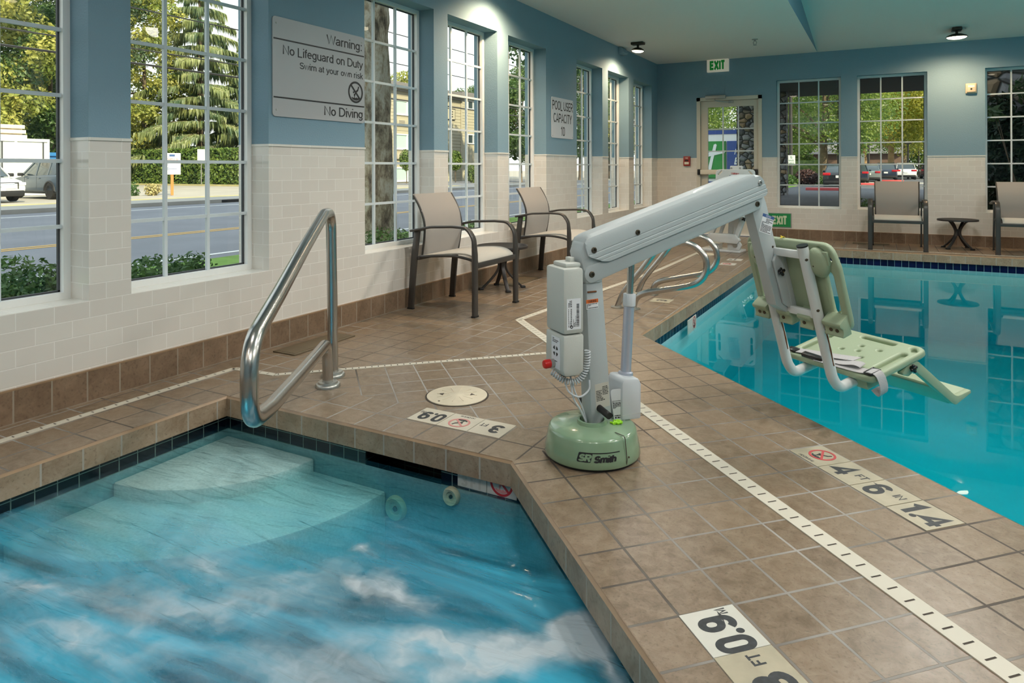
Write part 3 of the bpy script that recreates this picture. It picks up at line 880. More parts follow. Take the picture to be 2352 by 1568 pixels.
# spa: edge 3 is the far edge, running from the 45 degree corner back to the wall
ln3 = 2.03 - 0.503
sk = (3, (2.03 - 1.694) / ln3, (2.03 - 1.323) / ln3, 3)
struct(basin('spa_basin_wall', SPA, [(0.002, 0.0005, 0, 0), (-0.008, -0.009, 1, 0.2), (-0.008, -0.092, 1, 0.2), (0.03, -0.094, 2, 0.1185), (0.03, -0.17, 3, 0), (0.03, -0.78, 3, 0)],
              ['bullnose', 'coping_tile', 'band_tile', 'spa_plaster'], -0.78, [0, 0, 0.03, 0.02, 0.10], sk))
struct(basin('pool_basin_wall', POOL, [(0.002, 0.0005, 0, 0), (-0.008, -0.009, 1, 0.2), (-0.008, -0.100, 1, 0.2), (0.03, -0.102, 2, 0.3), (0.03, -0.185, 3, 0), (0.03, -1.05, 3, 0)],
              ['bullnose', 'coping_tile', 'band_tile_pool', 'pool_plaster'], -1.05, [0.05, 0, 0, 0.02]))
# skimmer recess in the spa wall
mb = MB(); mb.cur = 0
x0, x1, ya, yb = 1.315, 1.70, 2.215, 2.40
for pts in ([(x0, yb, -.094), (x1, yb, -.094), (x1, yb, -.25), (x0, yb, -.25)], [(x0, ya, -.094), (x0, yb, -.094), (x0, yb, -.25), (x0, ya, -.25)], [(x1, yb, -.094), (x1, ya, -.094), (x1, ya, -.25), (x1, yb, -.25)],
            [(x0, ya, -.094), (x1, ya, -.094), (x1, yb, -.094), (x0, yb, -.094)], [(x0, ya, -.25), (x1, ya, -.25), (x1, yb, -.25), (x0, yb, -.25)]):
    xs = len({p[0] for p in pts}); zs_ = len({p[2] for p in pts})
    mb.add(pts, [(0, 1, 2, 3)], uvs=[[(p[0], p[1]) if zs_ == 1 else ((p[1], p[2]) if xs == 1 else (p[0], p[2])) for p in pts]])
struct(mb.build('wall_skimmer_recess', 'recess_tile'))
# spa entry steps in the corner
def quarter(cx, cy, r, z0, z1, name):
    mb = MB(); n = 28
    pts = [(cx, cy)] + [(cx + r * math.cos(-PI / 2 * k / n), cy + r * math.sin(-PI / 2 * k / n)) for k in range(n + 1)][::1]
    mb.prism(pts, z0, z1, 'z', 0.010)
    return struct(mb.build(name, 'spa_step'))
quarter(0.475, 2.213, 0.555, -0.78, -0.200, 'floor_spa_step')
quarter(0.474, 2.214, 0.95, -0.78, -0.255, 'floor_spa_step')
# water bodies
def water(name, P, zt, zb, mat):
    mb = MB(); Q = offset_poly(P, 0.031); n = len(Q)
    mb.add([(x, y, zt) for x, y in Q] + [(x, y, zb) for x, y in Q], [tuple(range(n)), tuple(range(n, 2 * n))[::-1]] + [(i, i + n, (i + 1) % n + n, (i + 1) % n) for i in range(n)])
    return struct(mb.build(name, mat))
water('pool_water', POOL, -0.165, -1.06, 'pool_water')
water('spa_water', SPA, -0.15, -0.79, 'spa_water')

# unseen hotel block behind the room, placed and sized to shade the street
mb = MB(); mb.box((9.21, -30, -0.2), (26, 34.0, 20)); struct(mb.build('wall_shade_block', 'outer_wall'))
# ================================================================== lamps on the ceiling
def ceiling_spot(loc, rz, tilt, label, power, ceil=ZC, size=R(140), blend=0.7, col=(1, 0.88, 0.70), group='adjustable ceiling spotlights', r=0.085):
    t = thing('ceiling_spotlight', label, 'light', (loc[0], loc[1], ceil), rz, group)
    mb = MB(); mb.box((-0.085, -0.055, -0.035), (0.085, 0.055, 0), 0.008); mb.build('canopy_box', 'bronze', t)
    mb = MB(); mb.cyl((0, 0, -0.03), (0, 0, -0.085), 0.016, n=10); mb.build('swivel_arm', 'bronze', t)
    d = Vector((math.sin(tilt), 0, -math.cos(tilt)))
    c = Vector((0, 0, -0.085))
    rot = d.to_track_quat('-Z', 'Y').to_matrix().to_4x4()
    mb = MB(); mb.m = Matrix.Translation(c) @ rot
    mb.lathe([(0.0, 0.012), (r * .5, 0.010), (r * .9, -0.010), (r, -0.026), (r, -0.032), (r * .9, -0.030), (0.0, -0.020)], 28)
    h = mb.build('lamp_head', 'bronze', t)
    mb = MB(); mb.m = Matrix.Translation(c) @ rot
    mb.lathe([(0.0, -0.056), (r * .45, -0.052), (r * .78, -0.043), (r * .92, -0.030)], 28)
    mb.build('lamp_lens', 'lamp_glow', h)
    li = bpy.data.lights.new('spot', 'SPOT'); li.energy = power; li.spot_size = size; li.spot_blend = blend; li.color = col; li.shadow_soft_size = 0.05
    lo = bpy.data.objects.new('spot_beam', li); COL.objects.link(lo); lo.parent = t
    lo.location = c + d * 0.075; lo.rotation_euler = rot.to_euler()
    return t
WARM, SOFT = (1, 0.70, 0.42), (1, 0.93, 0.84)
ceiling_spot((0.34, 8.86), PI, 0.08, 'lit ceiling spotlight near the window wall, above the last narrow windows', 95, col=WARM, size=R(165))
ceiling_spot((4.05, 10.30), PI / 2, 0.03, 'lit ceiling spotlight above the back wall between two gridded windows', 85, 2.82, size=R(168), col=(1, 0.68, 0.40), r=0.12)
# unseen spots: first read off the lit pier, the others added for light
for i, (x, y, rz, tl, pw, cz, cl) in enumerate([(0.42, 5.45, PI, 0.40, 120, ZC, WARM), (1.5, 5.9, 0, 0.0, 55, ZC, SOFT), (2.0, 3.4, 0, 0.0, 55, ZC, SOFT), (6.5, 10.30, PI / 2, 0.0, 85, 2.82, (1, .68, .40)), (1.9, -0.6, 0, 0.0, 40, ZC, SOFT), (3.3, -1.2, 0, 0, 60, 3.04, SOFT), (4.2, 5.0, 0, 0.1, 110, 3.515, SOFT), (7.0, 5.0, 0, 0.0, 110, 3.515, SOFT), (5.6, 1.5, 0, 0, 110, 3.47, SOFT)]):
    t = ceiling_spot((x, y), rz, tl, 'unseen ceiling spotlight overhead, lighting the room', pw, cz, R(150), 0.8, cl)
# unseen fill lamps added overhead to raise the general light
def fill_disc(x, y, z, pw):
    t = thing('fill_light', 'unseen round fill light added overhead', 'light', (x, y, z), 0, 'added fill lights')
    mb = MB(); mb.lathe([(0.0, 0.0), (0.30, 0.0), (0.30, -0.05), (0.28, -0.06), (0.0, -0.06)], 32); mb.build('housing', 'white_vinyl', t)
    li = bpy.data.lights.new('disc', 'SPOT'); li.spot_size = R(170); li.spot_blend = 0.6; li.shadow_soft_size = 0.14; li.energy = pw * 4.6; li.color = (1.0, 0.95, 0.89)
    lo = bpy.data.objects.new('disc_light', li); COL.objects.link(lo); lo.parent = t; lo.location = (0, 0, -0.065)
for x, y, z, p in ((3.6, 6.4, 3.29, 50), (6.2, 6.6, 3.29, 50), (3.8, 3.0, 3.70, 60), (6.4, 2.6, 3.65, 50), (4.2, -0.6, 3.13, 50), (1.3, 4.6, ZC, 14), (1.6, 1.2, ZC, 12)):
    fill_disc(x, y, z, p)

# unseen uplights added behind and right of the camera to brighten the ceiling
def fill_uplight(x, y, rz, pw):
    t = thing('fill_uplight', 'unseen uplight added to brighten the ceiling', 'light', (x, y, 1.95), rz, 'added fill uplights')
    mb = MB(); mb.prism([(0, -0.10), (0.10, 0.06), (0.10, 0.08), (0, 0.08)], -0.14, 0.14, 'y', 0.006); mb.build('housing', 'bronze', t)
    li = bpy.data.lights.new('up', 'SPOT'); li.spot_size = R(150); li.spot_blend = 0.8; li.shadow_soft_size = 0.08; li.energy = pw; li.color = (1.0, 0.90, 0.78)
    lo = bpy.data.objects.new('uplight', li); COL.objects.link(lo); lo.parent = t; lo.location = (0.08, 0, 0.11); lo.rotation_euler = (0, PI + 0.25, 0)
fill_uplight(8.99, 2.0, PI, 420); fill_uplight(8.99, 6.5, PI, 420); fill_uplight(1.2, -2.99, PI / 2, 260)

# ================================================================== signs and wall fittings
PL = (PI / 2, 0, PI / 2)          # text on the left wall
PBk = (PI / 2, 0, 0)              # text on the back wall
def ring(mb, c, r0, r1, n=40, z0=0, z1=0.001):
    v = []
    for k in range(n):
        a = 2 * PI * k / n
        for rr in (r0, r1): v += [(c[0] + rr * math.cos(a), c[1] + rr * math.sin(a), z0), (c[0] + rr * math.cos(a), c[1] + rr * math.sin(a), z1)]
    f = []
    for k in range(n):
        i, j = 4 * k, 4 * ((k + 1) % n)
        f += [(i + 1, i + 3, j + 3, j + 1), (i, j, j + 2, i + 2), (i, i + 1, j + 1, j), (i + 2, j + 2, j + 3, i + 3)]
    mb.add(v, f)
def no_diving(mb_ring, mb_fig, c, r, flip=False):
    """Ring and bar in one mesh, diver and water line in the other; drawn in the xy plane."""
    ring(mb_ring, c, r * 0.82, r)
    s = math.sqrt(.5)
    w = r * 0.09
    mb_ring.prism([(c[0] - s * r * .9 - w * s, c[1] + s * r * .9 - w * s), (c[0] - s * r * .9 + w * s, c[1] + s * r * .9 + w * s), (c[0] + s * r * .9 + w * s, c[1] - s * r * .9 + w * s), (c[0] + s * r * .9 - w * s, c[1] - s * r * .9 - w * s)], 0, 0.0011)
    def ln(a, b, w):
        a = Vector(a); b = Vector(b); d = (b - a).normalized(); p = Vector((-d.y, d.x)) * w / 2
        mb_fig.prism([(c[0] + q.x * r, c[1] + q.y * r) for q in (a - p, b - p, b + p, a + p)], 0, 0.0008)
    ln((0.42, 0.55), (0.30, 0.20), 0.13); ln((0.32, 0.24), (0.02, 0.0), 0.17); ln((0.02, 0.02), (-0.18, -0.42), 0.11); ln((0.06, 0.0), (-0.24, -0.28), 0.08)
    n = 14
    mb_fig.prism([(c[0] + (-0.26 + 0.09 * math.cos(2 * PI * k / n)) * r, c[1] + (-0.02 + 0.10 * math.sin(2 * PI * k / n)) * r) for k in range(n)], 0, 0.0008)
    top = [(-0.55 + 1.1 * k / 12, -0.50 + 0.045 * math.sin(k * 1.9)) for k in range(13)]
    bot = [(0.40, -0.68), (0.1, -0.76), (-0.2, -0.74), (-0.42, -0.66)]
    mb_fig.prism([(c[0] + x * r, c[1] + y * r) for x, y in top + bot], 0, 0.0008)

# big warning sign on the pier
t = thing('warning_sign', 'large grey warning sign on the pier reading No Lifeguard on Duty', 'sign', (0.001, 3.328, 1.685))
MX = Matrix(((0, 0, 1, 0), (1, 0, 0, 0), (0, 1, 0, 0), (0, 0, 0, 1)))     # local (x,y) of a flat thing -> wall (Y,Z), normal +X
mb = MB(); mb.m = MX; mb.prism(rrect(0.826, 0.604, 0.022, 4), 0.0, 0.006); mb.build('sign_panel', 'sign_face', t)
mb = MB(); mb.m = MX
for y in (0.168, -0.186): mb.box((-0.406, y - 0.0045, 0.0055), (0.408, y + 0.0045, 0.0072))
mb.build('rule_line', 'ink', t)
def wtext(body, x0, x1, y, cap, par, mat='ink', nm='lettering', d=0.0064):
    n = sum(GLYPH[c][0] for c in body) * cap
    return text(nm, body, cap / 0.72, mat, (d, (x0 + x1) / 2, y), PL, par, (x1 - x0) / n)
wtext('Warning:', 0.040, 0.392, 0.234, 0.061, t); wtext('No Lifeguard on Duty', -0.336, 0.395, 0.108, 0.057, t); wtext('Swim at your own risk', -0.198, 0.396, 0.028, 0.043, t); wtext('No Diving', 0.014, 0.396, -0.239, 0.061, t)
mr, mf = MB(), MB(); mr.m = mf.m = Matrix.Translation((0.0062, 0, 0)) @ MX
no_diving(mr, mf, (0.320, -0.091), 0.075)
mr.build('prohibition_ring', 'ink', t); mf.build('diver_symbol', 'ink', t)
for x, y in ((-0.385, 0.262), (0.385, 0.262), (-0.385, -0.262), (0.39, -0.262)):
    mb = MB(); mb.m = MX; mb.ball((x, y, 0.006), 0.006, sz=0.5, n=6); mb.build('screw', 'alu', t)
# capacity sign
t = thing('capacity_sign', 'small white sign reading POOL USER CAPACITY 10', 'sign', (0.001, 7.142, 1.629))
mb = MB(); mb.m = MX; mb.prism(rrect(0.596, 0.455, 0.018, 4), 0, 0.006); mb.build('sign_panel', 'sign_pale', t)
for b, x0, x1, y in (('POOL USER', -0.283, 0.288, 0.140), ('CAPACITY', -0.255, 0.254, -0.001), ('10', -0.056, 0.062, -0.148)): wtext(b, x0, x1, y, 0.106, t)
for x in (-0.275, 0.275):
    for y in (-0.205, 0.205):
        mb = MB(); mb.m = MX; mb.ball((x, y, 0.006), 0.006, sz=0.5, n=6); mb.build('screw', 'alu', t)
# exit signs
t = thing('exit_sign', 'white box exit sign with green letters high above the door', 'sign', (0.972, LY - 0.03, 2.655))
mb = MB(); mb.box((-0.165, -0.028, -0.105), (0.165, 0.028, 0.088), 0.006); mb.box((-0.08, -0.02, 0.088), (0.08, 0.028, 0.0905)); mb.build('sign_box', 'exit_glow', t)
text('lettering', 'EXIT', 0.185, 'exit_green', (0, -0.0295, -0.004), PBk, t, 0.70, bold=0.010, space=1.12)
t = thing('exit_sign', 'green low-level exit sign with pale letters just above the tile skirting', 'sign', (1.845, LY - 0.002, 0.272))
mb = MB(); mb.box((-0.182, -0.006, -0.108), (0.182, 0, 0.108)); mb.build('sign_frame', 'alu', t)
mb = MB(); mb.box((-0.172, -0.008, -0.098), (0.172, -0.001, 0.098)); mb.build('sign_panel', 'exit_green_panel', t)
text('lettering', 'EXIT', 0.17, 'exit_letter_pale', (0.02, -0.0088, 0.0), PBk, t, 0.70, bold=0.008, space=1.10)
# fire alarm pull station
t = thing('fire_alarm_pull_station', 'red fire alarm pull station on the wall left of the door', 'fire alarm', (0.484, LY, 1.165))
mb = MB(); mb.box((-0.052, -0.045, -0.075), (0.052, 0, 0.078), 0.006); mb.build('alarm_body', 'fire_red', t)
mb = MB(); mb.box((-0.036, -0.049, -0.052), (0.036, -0.043, -0.012), 0.002); mb.build('pull_handle', 'exit_white', t)
mb = MB(); mb.box((-0.028, -0.048, 0.0), (0.028, -0.044, 0.022)); mb.build('window_plate', 'black_plastic', t)
text('lettering', 'FIRE', 0.034, 'exit_white', (0, -0.0465, 0.048), PBk, t, 0.9)
# horn strobe
t = thing('horn_strobe', 'beige square alarm horn on the blue back wall right of the window', 'alarm', (4.256, LY, 2.105))
mb = MB(); mb.box((-0.062, -0.028, -0.066), (0.062, 0, 0.066), 0.006)
mb.prism([(-0.05, -0.054), (0.05, -0.054), (0.05, 0.054), (-0.05, 0.054)], -0.05, -0.026, 'y', 0.012); mb.build('horn_body', 'horn_beige', t)
mb = MB(); mb.box((-0.036, -0.054, 0.012), (0.036, -0.049, 0.034), 0.003); mb.build('strobe_lens', 'label_white', t)
mb = MB(); mb.cyl((0, -0.0515, -0.012), (0, -0.0485, -0.012), 0.012, n=12); mb.build('sounder_hole', 'black_plastic', t)
# small wall speaker
t = thing('wall_speaker', 'small grey wedge fitting on the blue wall beside the lit spotlight', 'speaker', (0, 9.13, 2.69))
mb = MB(); mb.prism([(0, -0.05), (0.085, -0.03), (0.05, 0.045), (0, 0.05)], -0.10, 0.10, 'y', 0.01); mb.build('speaker_body', 'paint_blue', t)
# sprinklers
for x, y, lab, zc in ((1.752, 9.40, 'chrome sprinkler head on the flat ceiling left of the vault edge', ZC), (3.648, 8.146, 'chrome sprinkler head at the top of the photo on the sloping ceiling', ZC + (LY - 8.146) * 0.97 / (LY - 3.0) )):
    t = thing('fire_sprinkler', lab, 'sprinkler', (x, y, zc + 0.002), 0, 'ceiling sprinklers')
    mb = MB(); mb.lathe([(0, 0), (0.040, 0), (0.036, -0.010), (0.014, -0.013), (0.012, -0.030), (0.0, -0.030)], 20); mb.build('escutcheon', 'alu', t)
    mb = MB()
    for sx in (-1, 1): mb.tube([(0.010 * sx, 0, -0.028), (0.021 * sx, 0, -0.042), (0.018 * sx, 0, -0.064), (0.004 * sx, 0, -0.078)], 0.004, 6)
    mb.build('sprinkler_frame', 'alu', t)
    mb = MB(); mb.lathe([(0, -0.078), (0.024, -0.080), (0.024, -0.083), (0, -0.083)], 16); mb.build('deflector', 'alu', t)

# ================================================================== things set in the deck
def strip(pts, w, label, slot=0.052, name='deck_drain'):
    mb = MB()
    ms = MB()
    P = [Vector(p) for p in pts]
    for a, b in zip(P, P[1:]):
        d = (b - a); ln = d.length; d.normalize(); n = Vector((-d.y, d.x)) * w / 2
        mb.add([(*(a - n), 0.0), (*(b - n), 0.0), (*(b + n), 0.0), (*(a + n), 0.0), (*(a - n), 0.003), (*(b - n), 0.003), (*(b + n), 0.003), (*(a + n), 0.003)],
               [(4, 5, 6, 7), (0, 1, 5, 4), (1, 2, 6, 5), (2, 3, 7, 6), (3, 0, 4, 7)])
        k = int(ln / slot)
        for i in range(k):
            c = a + d * ((i + 0.5) * slot)
            m = n * (0.52)
            h = d * 0.0026
            ms.add([(*(c - m - h), 0.0034), (*(c - m + h), 0.0034), (*(c + m + h), 0.0034), (*(c + m - h), 0.0034)], [(0, 1, 2, 3)])
    o = mb.build(name, 'drain_white')
    s = ms.build('drain_slot', 'slot', o)
    return tag(o, label, 'drain', 'white slotted deck drains')
strip([(0.172, -2.9), (0.172, 2.495), (0.452, 2.52)], 0.036, 'white slotted drain strip along the window wall beside the hot tub')
strip([(0.452, 2.52), (1.585, 3.615)], 0.034, 'white slotted drain strip running diagonally from the handrail to the lift', 0.034)
strip([(1.12, 10.2), (1.19, 8.9), (1.17, 7.0), (0.97, 4.23)], 0.045, 'white slotted drain strip running past the chairs towards the door')
strip([(0.975, 4.235), (5.6, -0.39)], 0.060, 'wide white slotted drain strip between the two pools on the right')
strip([(2.6, 9.97), (8.8, 9.97)], 0.02, 'thin drain strip in front of the chairs at the back wall', 0.03)

def marker(c, rz, size, label, mat='marker_tile', z=0.0):
    t = thing('depth_marker_tile', label, 'depth marker', (c[0], c[1], z), rz, 'square depth marker tiles')
    mb = MB(); h = size / 2; mb.box((-h, -h, -0.004), (h, h, 0.002)); mb.build('tile', mat, t)
    return t
def mk_text(t, body, size, x, y, sx=1, mat='numeral', bold=0.0040):
    return text('lettering', body, size, mat, (x, y, 0.0022), (0, 0, 0), t, sx, 'CENTER', bold=bold, ext=0.0003)
def mk_ring(t, ringmat, cap='NO DIVING', cy=0.012, fig='numeral'):
    mr, mf = MB(), MB(); mr.m = mf.m = Matrix.Translation((0, 0, 0.0021))
    no_diving(mr, mf, (0, cy), 0.047)
    mr.build('prohibition_ring', ringmat, t); mf.build('diver_symbol', fig, t)
    if cap: mk_text(t, cap, 0.018, 0, -0.058, 1.05, fig, 0.0004)
# pool side row
d45 = (1 / Q2, -1 / Q2)
c0 = Vector((3.0105, 2.756))
row = [('NOD', None), ('4', 'FT'), ('6', 'IN'), ('1.4', None)]
labs = ['cream tile with a red no-diving ring beside the pool edge', 'cream tile reading 4 FT by the pool edge', 'cream tile reading 6 IN by the pool edge', 'cream tile reading 1.4 by the pool edge']
for i in range(4):
    c = c0 + Vector(d45) * 0.1497 * i
    t = marker(c, R(-45), 0.146, labs[i], 'marker_worn')
    if i == 0: mk_ring(t, 'ring_red')
    elif i == 3: mk_text(t, '1.4', 0.130, 0, -0.002, 1.0)
    else:
        mk_text(t, row[i][0], 0.138, -0.026, -0.004, 0.9); mk_text(t, row[i][1], 0.046, 0.040, 0.012 if i == 1 else 0.018, 1.0, bold=0.0008)
# near row by the hot tub
t = marker((2.892, 1.6148), R(135), 0.146, 'bright white tile reading 0.9 M nearest the camera', 'marker_white')
mk_text(t, '0.9', 0.128, -0.014, 0.0, 0.84); mk_text(t, 'M', 0.040, 0.058, -0.032, 0.85, bold=0.0008)
t = marker((2.9965, 1.5103), R(135), 0.146, 'stained grey-cream tile reading 3 FT nearest the camera', 'marker_worn')
mk_text(t, '3', 0.138, -0.030, -0.004, 1.0); mk_text(t, 'FT', 0.045, 0.044, -0.012, 0.9, bold=0.0008)
# far edge row of the hot tub
t = marker((1.507, 2.4165), R(180), 0.148, 'cream tile reading 0.9 M on the far edge of the hot tub')
mk_text(t, '0.9', 0.118, -0.010, 0.006, 0.86); mk_text(t, 'M', 0.034, 0.058, -0.025, 0.95, bold=0.0008)
t = marker((1.6585, 2.4165), R(180), 0.148, 'cream tile with a faded red no-diving ring on the far edge of the hot tub')
mk_ring(t, 'ring_faded', 'NO DIVING')
t = marker((1.810, 2.4165), R(180), 0.148, 'cream tile reading 3 FT on the far edge of the hot tub')
mk_text(t, '3', 0.115, -0.020, 0.0, 1.0); mk_text(t, 'FT', 0.042, 0.048, -0.02, 0.9, bold=0.0008)
# far rows on the pool's left edge
for y, lab, kind in ((7.75, 'white tile with a red no-diving ring on the deck in front of the white lift', 'ring'), (8.15, 'white tile with dark lettering on the deck in front of the white lift', 'txt'), (5.38, 'pale tile with a worn numeral on the deck between the two grab rails', 'num')):
    t = marker((1.72 if y > 6 else 1.66, y), R(90), 0.16, lab, 'marker_white' if y > 6 else 'marker_worn')
    if kind == 'ring': mk_ring(t, 'ring_red', None)
    elif kind == 'txt': mk_text(t, 'NO DIVING', 0.03, 0, 0.0, 1.0, bold=0.0008); mk_text(t, '3 FT', 0.05, 0, 0.045, 1.0, bold=0.002)
    else: mk_text(t, '3', 0.12, 0, 0, 1.0)
# tiles on the walls under the coping
def wall_marker(u0, u1, label, fig):
    t = thing('waterline_marker_tile', label, 'depth marker', ((u0 + u1) / 2, 2.2145, -0.13), 0, 'white waterline tiles of the hot tub')
    h = (u1 - u0) / 2 - 0.0015
    mb = MB(); mb.box((-h, -0.004, -0.024), (h, 0.0, 0.036)); mb.build('tile', 'marker_white', t)
    if fig == 'ring':
        mr, mf = MB(), MB(); mr.m = mf.m = Matrix.Translation((0, -0.0042, 0.026)) @ Matrix.Rotation(PI / 2, 4, 'X')
        no_diving(mr, mf, (0, 0), 0.049); mr.build('prohibition_ring', 'ink_red', t); mf.build('diver_symbol', 'ring_faded', t)
    else:
        text('lettering', '3 FT', 0.062, 'label_grey', (0, -0.0045, 0.002), PBk, t, 1.0, bold=0.002)
wall_marker(1.775, 1.906, 'white waterline tile with a faded 3 FT under the coping', 'txt')
wall_marker(1.906, 2.035, 'white waterline tile with a red no-diving ring under the coping', 'ring')
t = thing('waterline_marker_tile', 'small white and red tile at the waterline of the pool behind the lift', 'depth marker', (1.9115, 5.35, -0.14), 0)
mb = MB(); mb.box((-0.006, -0.13, -0.07), (0.0, 0.13, 0.036)); mb.build('tile', 'marker_white', t)
mr, mf = MB(), MB(); mr.m = mf.m = Matrix.Translation((0.0003, 0.06, -0.01)) @ MX
no_diving(mr, mf, (0, 0), 0.045); mr.build('prohibition_ring', 'ink_red', t); mf.build('diver_symbol', 'ink', t)

# unseen underwater lamp on the near wall, added to brighten the hot tub
t = thing('spa_fill_lamp', 'unseen round underwater lamp added to brighten the hot tub', 'light', (1.7, 0.222, -0.42))
mb = MB(); mb.m = Matrix.Rotation(-PI / 2, 4, 'X'); mb.lathe([(0, 0), (0.09, 0), (0.09, 0.012), (0.075, 0.02), (0, 0.024)], 28); mb.build('lamp_lens', 'label_white', t)
li = bpy.data.lights.new('spa_glow', 'AREA'); li.shape = 'DISK'; li.size = 0.16; li.energy = 170; li.color = (0.75, 0.93, 1.0)
lo = bpy.data.objects.new('spa_glow', li); COL.objects.link(lo); lo.parent = t; lo.location = (0, 0.04, 0); lo.rotation_euler = (PI / 2 - 0.1, 0, PI)
# skimmer lids
def lid(c, label, r=0.141):
    t = thing('skimmer_lid', label, 'pool cover', (c[0], c[1], 0), R(20), 'round cream skimmer lids')
    mb = MB(); mb.lathe([(r, 0.0), (r, 0.004), (r - 0.006, 0.006), (r - 0.012, 0.004), (r - 0.016, 0.0055), (r - 0.04, 0.0055), (r - 0.043, 0.0065), (0.035, 0.0075), (0.028, 0.0115), (0, 0.0115)], 48); mb.build('lid_plate', 'lid_cream', t)
    mb = MB()
    for k in range(12):
        a = 2 * PI * k / 12; mb.m = Matrix.Rotation(a, 4, 'Z'); mb.box((0.036, -0.002, 0.006), (r - 0.045, 0.002, 0.0082))
    mb.build('rib', 'lid_cream', t)
    mb = MB()
    for a in (0.1, PI + 0.1): mb.m = Matrix.Rotation(a, 4, 'Z'); mb.prism([(0.062, -0.012), (0.084, -0.004), (0.066, 0.014)], 0.0076, 0.0086)
    for a in (0.9,): mb.cyl((0.115 * math.cos(a), 0.115 * math.sin(a), 0.005), (0.115 * math.cos(a), 0.115 * math.sin(a), 0.0068), 0.005, n=8)
    mb.build('finger_hole', 'slot', t)
    mb = MB(); ring(mb, (0, 0), r, r + 0.008, 48, 0, 0.0014); mb.build('rim_gap', 'slot', t)
lid((1.462, 2.690), 'round cream skimmer lid set in the deck beside the hot tub')
lid((1.33, 8.50), 'round cream skimmer lid far back on the deck by the white lift', 0.125)
# access panels in the deck along the wall
for a, b, c, lab in (((0.095, 2.83), (0.27, 3.34), 0.004, 'flat olive access panel in the deck below the handrail'), ((0.10, 5.42), (0.30, 5.98), 0.003, 'flat grey access panel in the deck between the two chairs'), ((2.85, 10.62), (3.30, 10.80), 0.003, 'flat grey access panel under the chair at the back wall')):
    mb = MB(); mb.box((a[0], a[1], 0), (b[0], b[1], c + 0.003), 0.002)
    o = tag(mb.build('access_panel', 'panel_olive'), lab, 'access panel', 'flat access panels in the deck')
    mb = MB(); mb.box((a[0] + 0.018, a[1] + 0.018, c + 0.003), (b[0] - 0.018, b[1] - 0.018, c + 0.0045)); mb.build('panel_inset', 'panel_olive', o)
# jets in the spa wall
for x, z, r, lab in ((1.48, -0.31, 0.050, 'round cream suction grate under water in the hot tub wall'), (1.75, -0.200, 0.036, 'small round cream jet nozzle under water in the hot tub wall')):
    t = thing('spa_jet', lab, 'jet', (x, 2.2145, z), 0, 'fittings in the hot tub wall')
    mb = MB(); mb.m = Matrix.Rotation(PI / 2, 4, 'X'); mb.lathe([(0, 0), (r, 0), (r, 0.012), (r * 0.85, 0.022), (r * 0.55, 0.018), (r * 0.5, 0.010), (0, 0.010)], 28); mb.build('jet_body', 'jet_cream', t)
    mb = MB(); mb.m = Matrix.Rotation(PI / 2, 4, 'X'); mb.lathe([(0, 0.011), (r * 0.22, 0.011), (r * 0.2, 0.016), (0, 0.016)], 16); mb.build('jet_eye', 'bolt', t)

# ================================================================== rails
A = Vector((0.849, 2.478, 0)); B = Vector((0.709, 2.681, 0)); dr_ = (A - B).normalized()
t = thing('handrail', 'stainless steel looped handrail reaching over the hot tub', 'handrail', tuple(B))
path = [(0.040, 0.0), (0.062, 0.40), (0.100, 0.845), (0.30, 0.850), (0.80, 0.742), (1.24, 0.638), (1.60, 0.560), (1.60, 0.335), (1.36, 0.298), (0.88, 0.262), (0.235, 0.222), (0.208, 0.0)]
path = [(q.x, q.y) for q in fillet([(x, z) for x, z in path], [0, 1, 0.13, 0.2, 3, 3, 0.13, 0.10, 1, 3, 0.10, 0], 7)]
mb = MB(); mb.tube([dr_ * s + Vector((0, 0, z)) for s, z in path], 0.0258, 18); mb.build('rail_tube', 'steel', t)
for s in (0.040, 0.208):
    p = dr_ * s
    mb = MB(); mb.lathe([(0, 0), (0.060, 0), (0.060, 0.010), (0.056, 0.016), (0.048, 0.018), (0.046, 0.026), (0.030, 0.028), (0.027, 0.026)], 32, p); mb.build('escutcheon', 'steel_dull', t)
def grab_rail(y, dx, label, sc=1.0):
    t = thing('grab_rail', label, 'grab rail', (1.434 + dx, y, 0), 0, 'stainless steel grab rails at the pool edge')
    path = [(0, 0.0), (0.062, 0.134), (0.20, 0.31), (0.281, 0.424), (0.315, 0.482), (0.37, 0.508), (0.46, 0.514), (0.535, 0.515), (0.602, 0.487), (0.658, 0.429), (0.674, 0.365), (0.663, 0.301), (0.618, 0.242), (0.534, 0.205), (0.362, 0.164), (0.214, 0.125), (0.154, 0.085), (0.131, 0.022), (0.129, 0.0)]
    mb = MB(); mb.tube(smooth_path([(x * sc, 0, z * sc) for x, z in path], 5), 0.0235, 16); mb.build('rail_tube', 'steel', t)
    for x in (0.0, 0.129 * sc):
        mb = MB(); mb.lathe([(0, 0), (0.05, 0), (0.05, 0.006), (0.035, 0.012), (0.024, 0.012)], 24, (x, 0, 0)); mb.build('escutcheon', 'steel_dull', t)
grab_rail(4.97, 0.0, 'nearer stainless steel grab rail looping over the pool edge behind the lift')
grab_rail(5.60, -0.045, 'farther stainless steel grab rail looping over the pool edge', 0.98)

